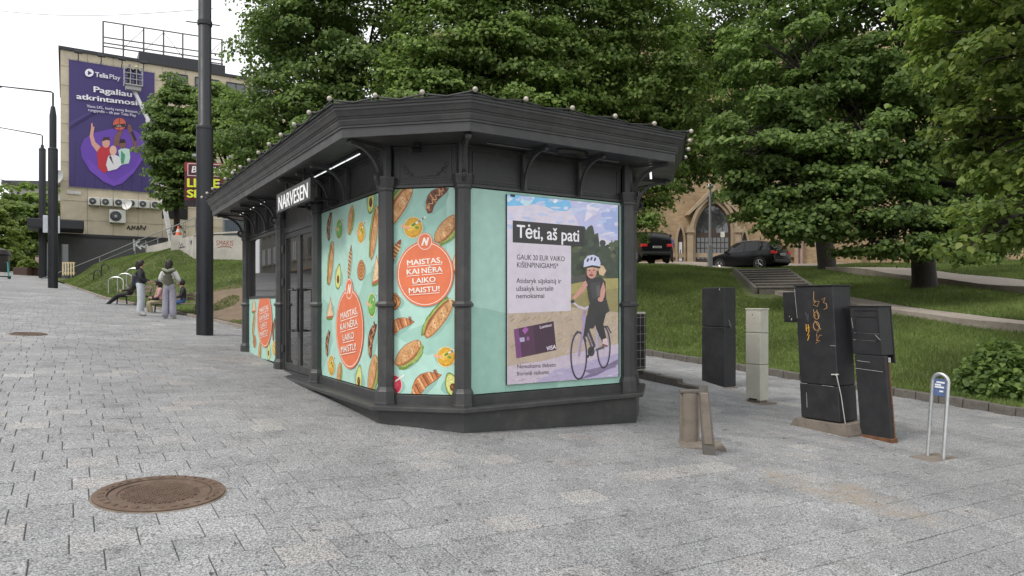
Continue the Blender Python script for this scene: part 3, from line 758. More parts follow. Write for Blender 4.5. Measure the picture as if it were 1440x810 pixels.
def badge(cv, x, y, r, ry, tilt=.06, ty=None):
    OR, WH = (228, 122, 82), (246, 240, 230); cv.k = 40; cv.tex = 0.0
    yy = y + ry * .98
    cv.ell(x, y, r, ry, OR, 0, 36); cv.ell(x, yy, r * .27, ry * .27, OR); cv.ring(x, y, r * .94, ry * .94, r * .02, WH, 40)
    cv.ell(x, yy, r * .25, ry * .25, OR); cv.ring(x, yy, r * .24, ry * .24, r * .02, WH, 24)
    a = r * .13; b = ry * .12
    cv.poly([(x - a, yy - b), (x - a * .55, yy - b), (x - a * .1, yy + b * .2), (x + a * .2, yy - b), (x + a * .6, yy - b), (x + a * 1.15, yy + b), (x + a * .7, yy + b), (x + a * .35, yy), (x + a * .05, yy + b), (x - a * .35, yy + b)], WH)
    L = ((('MAISTAS,', -.62, .60, .30),), (('KAI', -.63, -.20, .02), ('NĖRA', -.10, .62, .02)), (('LAIKO', -.42, .38, -.27),), (('MAISTU!', -.55, .52, -.56),))
    for row in L:
        for s, x0, x1, yb in row:
            A = (x + r * x0, y + ry * (yb + tilt * x0 * 2.2)); B = (x + r * x1, y + ry * (yb + tilt * x1 * 2.2))
            cv.text(s, A, B, ry * .165, WH, .022); cv.line([(A[0], A[1] - ry * .05), (B[0], B[1] - ry * .05)], ry * .018, WH)
def poster(fr, x0, x1, z0, z1, name='poster'):
    cv = Canvas(fr.at(x0, -.028, z0), x1 - x0, z1 - z0); b = MB(); b.bx(fr, x0, x1, -.07, -.0285, z0, z1, .002)
    cv.poly([(0, 0), (cv.w, 0), (cv.w, cv.h), (0, cv.h)], TEAL); return cv, b
def finish(cv, b, name, label=None):
    board = obj(name, b, mat('poster_board', (.36, .62, .53), .5, var=.05), kiosk); g = obj('print', cv.mb, M_print, board)
    if label: board['label'] = label
    return board
# narrow front poster
cv, b = poster(FC, .075, .829, Z_P0 + .01, Z_P1)
m = 7.85 / F
cv.ppoly([(552, 360), (590, 372), (628, 358), (628, 262), (552, 264)], TEAL2); cv.ppoly([(586, 460), (640, 440), (640, 490), (600, 500), (552, 470)], TEAL2)
for kind, px, py, s, rot in (('baguette', 560, 289, 70, 1.0), ('choco', 612, 279, 46, .85), ('juice', 581, 320, 38, 0), ('sandwich', 628, 322, 48, .85), ('dog', 555, 355, 42, 1.1), ('triangle', 640, 373, 30, .3),
                             ('roll', 551, 424, 36, 0), ('croissant', 561, 459, 46, .55), ('baguette', 616, 447, 66, .92), ('sandwich', 574, 497, 50, .75), ('juice', 627, 502, 36, 0), ('croissant', 596, 540, 56, .75),
                             ('berry', 553, 541, 36, 0), ('avocado', 636, 540, 38, .35)):
    food(cv, kind, *cv.at(px, py), s * m * 1.05, rot, int(px))
badge(cv, *cv.at(598, 385), 42 * m, 46 * m, .03)
finish(cv, b, 'poster', 'narrow teal poster with sandwiches around an orange badge')
# long poster beside the door
cv, b = poster(FL, BAY[2] + .085, LLEN - .075, Z_P0 + .01, Z_P1)
cv.poly([(.0, .0), (.5, .5), (.4, 1.0), (.0, 1.1)], TEAL2); cv.poly([(1.35, .9), (1.7, 1.35), (2.4, 1.5), (2.4, .7), (1.9, .55)], TEAL2)
for kind, px, py, s, rot in (('choco', 463, 318, .48, 1.25), ('smoothie', 477, 322, .40, 0), ('sandwich', 493, 309, .45, 1.2), ('juice', 508, 327, .40, 0), ('avocado', 522, 279, .45, -.25), ('baguette', 526, 327, .75, 1.25),
                             ('baguette', 465, 370, .72, 1.25), ('avocado', 476, 388, .45, -.3), ('dog', 492, 368, .52, 1.3), ('roll', 508, 380, .42, 0), ('triangle', 529, 383, .5, .2), ('smoothie', 523, 429, .42, 0),
                             ('triangle', 464, 436, .45, .1), ('choco', 461, 482, .45, 1.25), ('choco', 523, 477, .55, 1.1), ('juice', 466, 514, .42, 0), ('sandwich', 477, 526, .4, 1.2), ('avocado', 505, 531, .45, -.2), ('sandwich', 524, 526, .6, 1.1)):
    food(cv, kind, *cv.at(px, py), s * .90, rot, int(px * 3))
A_, B_ = cv.at(473, 462), cv.at(512, 462); _c = cv.at(492, 462)
badge(cv, _c[0], _c[1], (B_[0] - A_[0]) / 2, .52, .06)
finish(cv, b, 'poster', 'wide teal poster with scattered pastries beside the door')
# half-height poster under the window
cv, b = poster(FL, .085, BAY[1] - .085, Z_P0 + .01, 1.74)
for kind, px, py, s, rot in (('triangle', 357, 430, .5, .1), ('baguette', 357, 456, .6, 1.2), ('roll', 358, 480, .42, 0), ('choco', 385, 463, .5, 1.2), ('avocado', 378, 493, .45, -.2), ('sandwich', 365, 495, .5, 1.2), ('juice', 386, 490, .4, 0)):
    food(cv, kind, *cv.at(px, py), s * .90, rot, int(px * 3))
A_, B_ = cv.at(362, 449), cv.at(383, 449); _c = cv.at(372.5, 449)
badge(cv, _c[0], _c[1], (B_[0] - A_[0]) / 2, .52, .06)
finish(cv, b, 'poster', 'half-height teal poster below the left window')

# wide side: teal board with the display
cv, b = poster(FR, .085, RLEN - .075, Z_P0 + .01, Z_P1)
cv.ppoly([(663, 431)] + [(663 + 8 * i, 431 + .9 * i + .12 * i * i) for i in range(1, 7)] + [(711, 560), (663, 565)], TEAL2)
cv.ppoly([(784, 535), (784, 560), (660, 570), (660, 540)], TEAL2); cv.ppoly([(784, 520), (870, 520), (870, 560), (784, 560)], (176, 218, 203))
cv.pline([(711, 540), (711, 555)], .004, (120, 165, 150))
board = finish(cv, b, 'display_board', 'wide teal board around the video screen')
sx0, sz1 = cv.at(711, 273); sx1, _ = cv.at(869, 400); sz0 = cv.at(711, 541)[1]; ox, oz = .085, Z_P0 + .01
mb = MB(); mb.bx(FR, sx0 + ox, sx1 + ox, -.03, .0, sz0 + oz, sz1 + oz, .003); scr = obj('screen', mb, M_steel, kiosk)
cv = Canvas(FR.at(sx0 + ox + .003, .0006, sz0 + oz + .003), sx1 - sx0 - .03, sz1 - sz0 - .006, .0002)
cv.poly([(0, 0), (cv.w, 0), (cv.w, cv.h), (0, cv.h)], (216, 208, 222))
pp = cv.ppoly
pp([(705, 265), (806, 275), (806, 290), (797, 297), (780, 296), (766, 290), (752, 287), (735, 289), (711, 290)], (122, 190, 232))
pp([(711, 276), (722, 279), (716, 284), (711, 283)], (200, 225, 240)); pp([(735, 277), (753, 276), (747, 286), (739, 290), (731, 284)], (196, 226, 238)); pp([(772, 279), (788, 281), (780, 286)], (226, 236, 246))
pp([(800, 280), (875, 284), (875, 345), (838, 332), (815, 318), (806, 300)], (188, 190, 226)); pp([(826, 284), (850, 286), (838, 300), (822, 312)], (226, 222, 236)); pp([(845, 300), (868, 292), (868, 330), (850, 322)], (160, 176, 222))
r_ = random.Random(9); kb_ = cv.k; cv.tex = .12
for i in range(90):
    cv.k = kb_ + i % 10; xx, yy = r_.uniform(705, 872), r_.uniform(276, 332); c_ = r_.uniform(0, 1) * (1 if yy > 290 or xx > 805 else .6); v_ = r_.uniform(-6, 6)
    cv.pell(xx, yy, r_.uniform(3, 9), r_.uniform(1.2, 3), (int(176 + 46 * c_ + v_), int(196 + 18 * c_ + v_), int(232 + v_ * .5)), r_.uniform(-.3, .1), 10)
cv.k = kb_ + 12; cv.tex = .3
tr = [(800, 345)]; r_ = random.Random(4); xx = 800
while xx < 872: tr.append((xx, 338 - (14 if 820 < xx < 842 else 0) + r_.uniform(-9, 7) + (6 if xx > 842 else 0))); xx += 2.4
pp(tr + [(875, 345), (875, 402), (800, 402)], (58, 70, 52))
kb_ = cv.k
for i in range(60):
    cv.k = kb_ + i % 12; xx, yy = r_.uniform(804, 868), r_.uniform(338, 396); cv.pell(xx, yy, r_.uniform(2, 5), r_.uniform(2, 6), r_.choice([(44, 54, 42), (78, 90, 60), (66, 78, 66), (50, 60, 56), (92, 100, 72)]), r_.uniform(0, 3), 8)
cv.k = kb_ + 14
pp([(800, 392), (824, 385), (824, 412), (800, 418)], (78, 76, 74)); pp([(800, 400), (840, 392), (875, 391), (875, 440), (800, 440)], (168, 158, 98)); pp([(800, 414), (875, 404), (875, 470), (800, 480)], (150, 140, 92))
pp([(711, 436), (806, 432), (875, 440), (875, 545), (711, 545)], (186, 168, 150))
kb_ = cv.k
for i in range(170):
    cv.k = kb_ + i % 12; xx = r_.uniform(711, 868); yy = r_.uniform(438, 500); L = r_.uniform(4, 11)
    cv.pline([(xx, yy), (xx + L * .6, yy - L * .5)], .010, r_.choice([(206, 190, 150), (160, 140, 112), (176, 160, 98), (202, 184, 186), (150, 128, 120), (188, 172, 160)]))
cv.k = kb_ + 14
pp([(711, 515), (760, 508), (800, 498), (875, 482), (875, 545), (711, 545)], (200, 186, 202)); pp([(780, 520), (875, 495), (875, 545), (740, 545)], (178, 168, 200))
kb_ = cv.k
for i in range(70):
    cv.k = kb_ + i % 12; xx = r_.uniform(711, 868); yy = r_.uniform(508, 538); cv.pline([(xx, yy), (xx + r_.uniform(2, 8), yy - r_.uniform(-1, 2))], .008, r_.choice([(214, 202, 212), (166, 152, 170), (190, 174, 170)]))
cv.k = kb_ + 14
pp([(812, 534), (868, 505), (868, 512), (838, 528)], (120, 108, 140)); pp([(820, 521), (862, 512), (866, 516), (830, 526)], (128, 116, 146))
# pale text box and its words
cv.tex = 0.0
pp([(711, 335), (802, 346), (802, 437), (711, 441)], (212, 204, 216))
pp([(720, 310), (821, 318.5), (821, 347), (720, 341)], (38, 36, 38))
cv.ptext('Tėti, aš pati', (726, 334), (813, 340), .155, (240, 238, 244), .018)
for t, a, b_, c in (('GAUK 20 EUR VAIKO', (726, 365), (793, 367.5), .062), ('KIŠENPINIGIAMS*', (726, 376), (784, 377.5), .062), ('Atidaryk sąskaitą ir', (725, 398), (788, 398.5), .06), ('užsakyk kortelę', (725, 409), (777, 409), .06), ('nemokamai', (725, 419.5), (764, 419), .06)):
    cv.ptext(t, a, b_, c, (58, 52, 62), .011)
pp([(721, 463), (777, 451.5), (781, 492), (725, 504)], (64, 34, 58)); pp([(721, 463), (728, 461.5), (733, 502), (725, 504)], (118, 62, 120)); pp([(729, 461.3), (748, 457.4), (752, 498), (734, 502)], (80, 44, 74))
pp([(737, 459), (742, 463), (737, 470), (733, 465)], (168, 92, 170)); pp([(729, 475), (736, 474), (736.5, 480), (730, 481)], (176, 168, 200)); cv.pell(741, 476, 2, 3, (150, 90, 150))
cv.ptext('Luminor', (758, 462), (775, 458.5), .036, (236, 226, 236), .01); cv.ptext('VISA', (767, 493), (780, 490), .05, (236, 226, 240), .02, .15)
cv.ptext('Nemokama debeto', (726, 518), (780, 515.5), .05, (48, 42, 50), .011); cv.ptext('kortelė vaikams', (726, 528), (770, 525.5), .05, (48, 42, 50), .011)
# child riding a bicycle
cv.tex = .22
def pring(px, py, rx, ry, w, col): cv.pline([(px + rx * math.cos(2 * math.pi * i / 26), py + ry * math.sin(2 * math.pi * i / 26)) for i in range(27)], w, col)
SK, DK, BK = (206, 150, 138), (52, 50, 52), (58, 52, 66)
pring(847, 488, 9, 29, .022, BK); pring(847, 488, 7.6, 26, .008, (150, 140, 165)); pring(812, 500, 11, 33, .024, BK); pring(812, 500, 9.4, 30, .008, (176, 166, 190))
for i in range(9):
    a = math.pi * i / 9; cv.pline([(812 + 9 * math.cos(a), 500 + 29 * math.sin(a)), (812 - 9 * math.cos(a), 500 - 29 * math.sin(a))], .004, (188, 176, 190)); cv.pline([(847 + 7 * math.cos(a), 488 + 25 * math.sin(a)), (847 - 7 * math.cos(a), 488 - 25 * math.sin(a))], .004, (170, 160, 176))
cv.pline([(809, 466), (818, 469), (822, 480)], .02, (74, 70, 80)); cv.pline([(839, 460), (852, 459), (857, 468)], .02, (64, 60, 66))
cv.pline([(820, 436), (818, 462), (812, 500)], .035, (160, 140, 178)); cv.pline([(819, 445), (820, 470)], .055, (168, 150, 190)); cv.pline([(822, 456), (834, 487)], .04, (70, 62, 80)); cv.pline([(823, 470), (832, 494)], .03, (90, 82, 96)); cv.pline([(838, 455), (837, 492)], .045, (176, 170, 190)); cv.pline([(836, 492), (847, 488)], .03, (80, 76, 84)); cv.pell(829, 494, 5, 7, (60, 56, 60)); cv.pline([(824, 502), (832, 488)], .03, (44, 40, 44))
cv.pline([(802, 424), (811, 431), (820, 434), (829, 430), (834, 424)], .028, (200, 194, 206)); cv.pell(803, 424, 3, 2.4, (60, 56, 60))
pp([(826, 428), (851, 422), (854, 438), (846, 444), (838, 452), (832, 462), (826, 462), (822, 450)], DK); pp([(838, 440), (851, 436), (846, 456), (851, 478), (845, 482), (836, 462), (834, 452)], (44, 42, 46)); pp([(822, 444), (830, 440), (827, 462), (822, 474), (818, 472)], DK)
pp([(845, 477), (851, 475), (853, 482), (852, 487), (845, 484)], (214, 190, 196)); pp([(845, 483), (853, 486), (851, 488), (844, 486)], (120, 80, 90))
pp([(821, 394), (830, 391), (842, 389), (849, 396), (850, 420), (855, 438), (846, 440), (828, 431), (825, 420)], DK); pp([(828, 398), (842, 396), (843, 418), (830, 420)], (66, 66, 66)); pp([(836, 402), (841, 401), (842, 416), (837, 417)], (92, 92, 92))
pp([(821, 394), (824, 401), (817, 411), (806, 421), (802, 419), (811, 408)], SK); pp([(846, 396), (849, 408), (847, 419), (841, 421), (842, 408)], SK); cv.pell(842, 421, 4, 3.4, SK)
pp([(838, 372), (846, 374), (850, 381), (846, 388), (840, 386)], (214, 184, 150)); cv.pell(829.5, 383, 7, 9, SK); cv.pell(829, 387, 3, 1.4, (130, 70, 70)); cv.pell(826.5, 380.5, 1.2, .9, (80, 50, 46)); cv.pell(832.5, 380, 1.2, .9, (80, 50, 46)); cv.pell(829.5, 383.5, 1.2, 1.6, (182, 122, 112)); pp([(822, 377), (838, 374), (838, 382), (834, 377), (824, 379)], (214, 180, 140))
pp([(818, 376), (819, 366), (824, 360), (832, 358.5), (839, 362), (842, 370), (841, 375), (830, 373.5)], (206, 210, 236)); pp([(818, 376), (830, 373), (842, 375), (841, 378), (830, 376), (819, 378)], (48, 46, 60))
for a, b_ in ((824, 365), (829, 363), (834, 364)): cv.pell(a, b_ + 1, 1.5, 3, (70, 72, 96), .4, 10)
obj('picture', cv.mb, print_mat('screen_pixels', .35, .60, .009), scr)
mb = MB(); mb.bx(FR, .62, .68, -.02, .01, Z_P1 - .06, Z_P1 - .035); obj('sensor_lug', mb, M_steel, kiosk)

# window above the half poster
mb = MB(); mb.bx(FL, .085, BAY[1] - .085, -.06, -.04, 1.76, Z_P1 - .02); win = obj('window', mb, M_glass, kiosk)
mb = MB()
for a in ((.085, .13, 1.76, Z_P1), (BAY[1] - .13, BAY[1] - .085, 1.76, Z_P1), (.13, BAY[1] - .13, Z_P1 - .05, Z_P1), (.13, BAY[1] - .13, 1.742, 1.785)): mb.bx(FL, a[0], a[1], -.05, -.015, a[2], a[3])
obj('window_frame', mb, M_iron, win)
# double door
d0, d1 = BAY[1] + .09, BAY[2] - .09; dz1 = 2.80; dm = (d0 + d1) / 2
mb = MB(); mb.bx(FL, d0, d0 + .09, -.07, .0, Z_L1, 3.0); mb.bx(FL, d1 - .06, d1, -.07, .0, Z_L1, 3.0); mb.bx(FL, d0 + .09, d1 - .06, -.07, -.005, dz1, 2.90); mb.bx(FL, d0 + .09, d1 - .06, -.07, -.03, 2.90, 3.30)
mb.bx(FL, d0 + .09, d1 - .06, -.07, .01, Z_L1 - .05, Z_L1 + .05); obj('door_frame', mb, M_iron, kiosk)
for k, (a, b) in enumerate(((d0 + .095, dm - .004), (dm + .004, d1 - .065))):
    mb = MB(); s = .075
    for X0, X1, Z0, Z1 in ((a, a + s, Z_L1 + .055, dz1 - .005), (b - s, b, Z_L1 + .055, dz1 - .005), (a + s, b - s, dz1 - .09, dz1 - .005), (a + s, b - s, Z_L1 + .055, Z_L1 + .17)): mb.bx(FL, X0, X1, -.06, -.012, Z0, Z1, .004)
    leaf = obj('door_leaf', mb, M_iron, kiosk)
    mb = MB(); mb.bx(FL, a + s, b - s, -.05, -.035, Z_L1 + .17, dz1 - .09); obj('door_glass', mb, M_glass, leaf)
    hx = (b - .04) if k == 0 else (a + .04); sg = -1 if k == 0 else 1
    mb = MB(); mb.tube([FL.p(hx, -.012, 1.22), FL.p(hx, .06, 1.22), FL.p(hx + sg * .22, .075, 1.22), FL.p(hx + sg * .22, .075, 1.86), FL.p(hx, .06, 1.86), FL.p(hx, -.012, 1.86)], .02, 8); obj('door_handle', mb, M_steel, leaf)
    if k == 0:
        for z in (.9, 2.0, 2.55): mb = MB(); mb.cyl(FL.p(a - .02, .01, z - .06), FL.p(a - .02, .01, z + .06), .028); obj('hinge', mb, M_iron, leaf)
# sign over the door
mb = MB(); _cs = Canvas(FL.at(0, .46, 0), 99, 99); _a, _b, _t = _cs.at(392, 296), _cs.at(433, 288), _cs.at(392, 276)
mb.bx(FL, _a[0] - .12, _b[0] + .10, .40, .46, _a[1] - .03, _t[1] + .04, .004)
for x in (_a[0] + .3, _b[0] - .3): mb.bx(FL, x, x + .03, .41, .44, _t[1] + .03, Z_SO); mb.bx(FL, x, x + .03, -.05, .40, _a[1] + .02, _a[1] + .05)
sign = obj('sign_board', mb, M_steel, kiosk)
v_, f_ = text_mesh('NARVESEN', 0); mb = MB(); x0_, x1_ = v_[:, 0].min(), v_[:, 0].max()
sc_ = (_b[0] - _a[0]) / (x1_ - x0_); zc = (_t[1] - _a[1]) / .727
for q_, dx_ in enumerate((0, -.007, .007)):
    for yy in (.461, .4635): mb.add([FL.p(_a[0] + (a - x0_) * sc_ + dx_, yy + q_ * .0005, _a[1] + b * zc) for a, b in v_], f_)
n_ = len(v_); ec = {}
for f in f_:
    for i in range(len(f)):
        e = (f[i - 1], f[i]); k = (min(e), max(e)); ec.setdefault(k, []).append(e)
for k, es in ec.items():
    if len(es) == 1: a, b = es[0]; mb.F.append((a, b, b + n_, a + n_)); mb.M.append(0); mb.S.append(False); mb.C.append(None)
obj('letters', mb, M_white, sign)
# light tubes under the eaves, a spot and a camera
def tube_light(fr, x0, x1, y, z=Z_SO - .05):
    mb = MB(); mb.bx(fr, x0, x1, y - .02, y + .02, z, z + .03); t = obj('light_strip', mb, M_iron, kiosk)
    mb = MB(); k = max(1, int((x1 - x0) / .42))
    for i in range(k): mb.cyl(fr.p(x0 + (x1 - x0) * (i + .04) / k, y, z - .006), fr.p(x0 + (x1 - x0) * (i + .96) / k, y, z - .004), .007, None, 8)
    obj('tube', mb, M_led, t)
tube_light(FL, 4.95, 6.95, .20)
for a in (.35, 1.25, 2.05): tube_light(FL, a, a + .30, .20, Z_SO - .035)
mb = MB(); mb.bx(FR, .2, 2.1, .18, .192, Z_SO - .026, Z_SO - .016); t = obj('light_strip', mb, mat('dim_tube', (.22, .22, .23), .4), kiosk)
mb = MB(); mb.lathe(Fr(FR.p(1.25, .35, Z_SO - .07), FR.ex * 2.2, FR.ey, FR.ez), [(.02, 0), (.09, .01), (.10, .045), (.06, .05)], 14); obj('ceiling_lamp', mb, M_steel, kiosk)
mb = MB(); mb.cyl(FC.p(.42, .12, Z_SO - .06), FC.p(.42, .12, Z_SO - .015), .035); mb.cyl(FC.p(.45, .12, Z_SO - .085), FC.p(.38, .24, Z_SO - .115), .03, .034); mb.cyl(FC.p(.385, .235, Z_SO - .113), FC.p(.35, .23, Z_SO - .19), .005); obj('security_camera', mb, M_steel, kiosk)
mb = MB(); mb.cyl(FD.p(.05, .30, Z_SO - .17), FD.p(.08, .29, Z_SO - .04), .014); obj('light_strip', mb, M_led, kiosk)

# festoon of bulbs along the eaves
M_bulb = mat('bulb_glass', (.42, .385, .32), .25, var=.3, scale=30); M_wire = mat('black_rubber', (.02, .02, .02), .6)
q = offs(.735); eave = [K(u, v, Z_SO + .305) for u, v in q]
fest = root('string_light', eave[0], 'string of round clear bulbs on black cable along the kiosk eaves', 'string light')
seq = [eave[7], eave[0], eave[1], eave[2], eave[3], eave[4]]; pts = []
mbw = MB(); path = []
for (a, b), gap in zip(zip(seq[:-1], seq[1:]), (.62, .60, .62, .60, .62)):
    L = (b - a).length; k = max(2, round(L / gap))
    for i in range(k):
        p = a.lerp(b, (i + .02) / k); pts.append((p, (b - a).normalized())); path += [p + UP * .025, a.lerp(b, (i + .5) / k) + UP * -.012]
mbw.tube(path, .011, 6); obj('cable', mbw, M_wire, fest)
for p, d in pts:
    o_ = d.cross(UP).normalized(); mb = MB(); c = p + o_ * .012 + UP * .03
    if (c - Vector((kc.x, kc.y, c.z))).length < (p - Vector((kc.x, kc.y, c.z))).length: o_ = -o_
    mb.cyl(p + UP * .02 - o_ * .02, p + UP * .025 + o_ * .028, .017, .017, 8); s_ = obj('socket', mb, M_wire, fest)
    mb = MB(); mb.ball(p + UP * .027 + o_ * .055, .027, 10, 7); obj('bulb', mb, M_bulb, s_)

# outdoor cooling unit on the kiosk's far side
M_cream = mat('cream_paint', (.50, .48, .40), .5, var=.08, dirt=(.25, .22, .17), dirt_amt=.4)
f = FS.at(.12, .10, .66); ac = root('cooling_unit', f.p(.3, .15, 0), 'cream outdoor cooling unit with black grille behind the kiosk corner', 'air conditioner')
mb = MB(); mb.bx(f, .03, .8, .0, .34, 0, .86, .012); obj('housing', mb, M_cream, ac)
mb = MB(); mb.bx(f, .0, .03, .012, .30, .03, .83); g = obj('grille', mb, M_steel, ac)
mb = MB()
for i in range(7): mb.cyl(f.p(-.006, .012, .06 + .12 * i), f.p(-.006, .30, .06 + .12 * i), .004, None, 5)
for i in range(4): mb.cyl(f.p(-.006, .03 + .08 * i, .03), f.p(-.006, .03 + .08 * i, .83), .004, None, 5)
obj('guard_wire', mb, mat('grey_wire', (.35, .35, .35), .4, .6), g)
mb = MB(); mb.bx(f, .05, .78, .02, .3, -.07, 0); mb.bx(f, .1, .14, -.13, .02, -.06, .1); mb.bx(f, .6, .64, -.13, .02, -.06, .1); obj('bracket', mb, M_steel, ac)

# ------------------------------------------------------------------ cabinets by the lawn
M_blackbox = mat('black_cabinet_paint', (.020, .020, .023), .62, var=.3, scale=4, bump=.06, bscale=40, dirt=(.042, .040, .038), dirt_amt=.55, dscale=5)
M_rust = mat('rust', (.16, .07, .03), .85, var=.4, scale=12, bump=.3, dirt=(.06, .03, .02), dirt_amt=.7, dscale=8)
M_conc = mat('old_concrete', (.20, .17, .14), .9, var=.3, scale=8, bump=.3, bscale=60, dirt=(.10, .08, .06), dirt_amt=.6, dscale=4)
M_scratch = mat('bare_scratch', (.42, .41, .40), .7, var=.3, scale=40)
M_orange = mat('orange_spray', (.62, .36, .14), .7, var=.15)
M_grey_spray = mat('grey_spray', (.11, .11, .12), .7)
M_zinc = mat('galvanised_steel', (.52, .53, .54), .38, .75, var=.12, scale=25)
M_cab = mat('beige_cabinet', (.50, .485, .415), .55, var=.06, scale=3, dirt=(.33, .30, .24), dirt_amt=.35, dscale=5)
def gfr(px, py, ez=(0, 0, 1), dz=0.0):
    q = G(px, py); return Fr(q + UP * dz, R3, L3, Vector(ez).normalized())
def strokes(fr, face, lines, r, m, name, parent):
    """sprayed or scratched lines a hair proud of a face; face 'v': (u along face), face 'u'"""
    mb = MB()
    for ln in lines:
        pts = [fr.p(-.003, a, z) if face == 'u' else fr.p(a, -.003, z) for a, z in ln]
        mb.tube(pts, r, 4, sm=False)
    return obj(name, mb, m, parent)
# tall black cabinet
f = gfr(1019, 547); cab = root('utility_cabinet', f.o, 'tall plain black metal cabinet nearest the kiosk', 'cabinet', 'street cabinets by the lawn')
mb = MB(); mb.bx(f, 0, .32, 0, .56, .03, 1.15, .01); obj('lower_body', mb, M_blackbox, cab)
mb = MB(); mb.bx(f, .003, .317, .003, .557, 1.156, 1.90, .01); obj('upper_body', mb, M_blackbox, cab)
mb = MB(); mb.bx(f, -.03, .35, -.03, .60, -.10, .03, .01); obj('base', mb, M_conc, cab)
strokes(f, 'v', [[(.10 + .02 * i, 1.28 - .03 * i + (.03 if i % 2 else 0)) for i in range(5)], [(.13, 1.2), (.19, 1.13)]], .004, M_scratch, 'scratch', cab)
mb = MB(); mb.ball(f.p(-.003, .12, 1.86), .02, 8, 5, (.3, 1, 1)); mb.ball(f.p(-.003, .10, 1.83), .01, 8, 5, (.3, 1, 1)); obj('paint_chip', mb, M_scratch, cab)
# beige pillar
f = gfr(1069, 568); cab = root('distribution_pillar', f.o, 'slim beige three-tier cabinet between the black cabinets', 'cabinet', 'street cabinets by the lawn')
for z0, z1, nm in ((.045, .63, 'lower_box'), (.637, 1.15, 'middle_box'), (1.157, 1.53, 'upper_box')):
    mb = MB(); mb.bx(f, 0, .215, 0, .29, z0, z1, .008); obj(nm, mb, M_cab, cab)
mb = MB(); mb.bx(f, -.008, .223, -.008, .298, 1.53, 1.555, .006); mb.bx(f, .215, .228, .02, .29, 1.16, 1.53, .004); obj('lid', mb, M_cab, cab)
mb = MB(); mb.bx(f, .02, .2, .02, .27, -.1, .045); mb.bx(f, -.09, .30, -.09, .38, -.12, .012); obj('base', mb, M_conc, cab)
mb = MB(); mb.bx(f, -.004, 0, .06, .22, .05, .075); mb.cyl(f.p(-.005, .15, 1.45), f.p(.001, .15, 1.45), .008); obj('vent', mb, M_dark, cab)
# big black cabinet with graffiti, leaning a little
f = gfr(1182, 612, (0, 0, 1)); g = Fr(f.o, R3, L3, (UP - R3 * .02 + L3 * .045).normalized())
cab = root('graffiti_cabinet', f.o, 'big black cabinet with orange graffiti and a small side box', 'cabinet', 'street cabinets by the lawn')
bd = MB(); bd.bx(g, 0, .40, 0, .56, .16, .62, .008); obj('lower_body', bd, M_blackbox, cab)
bd = MB(); bd.bx(g, .004, .396, .004, .556, .625, 1.93, .010); bd.bx(g, -.01, .41, -.01, .57, 1.93, 1.945, .004); obj('upper_body', bd, M_blackbox, cab)
bd = MB(); bd.bx(g, .06, .36, .56, .80, 1.44, 1.86, .008); sb = obj('side_box', bd, M_blackbox, cab)
bd = MB(); bd.bx(g, .055, .06, .585, .775, 1.47, 1.83, .002); bd.cyl(g.p(.05, .62, 1.5), g.p(.06, .62, 1.5), .012); obj('box_door', bd, M_blackbox, sb)
mb = MB(); mb.ball(g.p(.052, .67, 1.48), .018, 8, 5, (.3, 1, 1)); mb.ball(g.p(.052, .70, 1.52), .010, 8, 5, (.3, 1, 1)); obj('paint_chip', mb, M_scratch, sb)
bd = MB(); bd.prism(Fr(f.o, L3, R3, UP), [(-.14, -.15), (-.14, .02), (-.10, .145), (.62, .145), (.78, -.06), (.78, -.15)], -.06, .46); obj('base', bd, M_conc, cab)
Gy = lambda pts: [(.56 - a, z) for a, z in pts]
tagl = [Gy([(.29, 1.86), (.28, 1.75), (.31, 1.72), (.27, 1.68), (.33, 1.66), (.36, 1.73), (.27, 1.72)]), Gy([(.27, 1.62), (.29, 1.52), (.32, 1.62), (.34, 1.50)]),
        Gy([(.31 + .04 * math.cos(a), 1.54 + .05 * math.sin(a)) for a in [i * .7 for i in range(10)]]), Gy([(.30 + .045 * math.cos(a), 1.40 + .06 * math.sin(a)) for a in [i * .7 for i in range(11)]]),
        Gy([(.28, 1.47), (.36, 1.36), (.30, 1.31)]), Gy([(.30, 1.30), (.30, 1.20), (.34, 1.28), (.37, 1.28)]), Gy([(.29, 1.21), (.34, 1.21), (.28, 1.17)]),
        Gy([(.40, 1.75), (.45, 1.78), (.42, 1.71), (.46, 1.70), (.47, 1.64), (.42, 1.62)])]
strokes(g, 'u', tagl, .0035, M_orange, 'graffiti', cab)
strokes(g, 'u', [Gy([(.15, 1.42), (.15, 1.33), (.19, 1.33), (.18, 1.42)]), Gy([(.14, 1.36), (.20, 1.38)]), Gy([(.19, 1.33), (.16, 1.27), (.19, 1.28), (.16, 1.2), (.18, 1.24)])], .006, mat('amber_spray', (.70, .38, .04), .6), 'graffiti', cab)
strokes(g, 'u', [Gy([(.15, 1.58), (.17, 1.48), (.19, 1.57), (.18, 1.45)])], .004, M_grey_spray, 'graffiti', cab)
strokes(g, 'u', [Gy([(.03, .62), (.12, .621)]), Gy([(.34, .62), (.50, .617)]), Gy([(.48, 1.15), (.56, 1.15)]), Gy([(.0, 1.90), (.02, 1.5)]), Gy([(.1, .5), (.1, .3)])], .0028, M_scratch, 'scratch', cab)
cb = MB(); q = [g.p(-.01, .04, .78), g.p(-.03, -.01, .77), g.p(-.02, -.02, .68), g.p(.03, -.02, .5), g.p(.06, -.02, .3), g.p(.07, -.03, .14), g.p(.12, -.06, .08), g.p(.2, -.1, .03), g.p(.28, -.16, .0)]
cb.tube(q, .006, 6); cb.cyl(g.p(-.02, .07, .775), g.p(-.02, -.03, .785), .008); obj('loose_cable', cb, mat('white_cable', (.55, .54, .5), .5), cab)
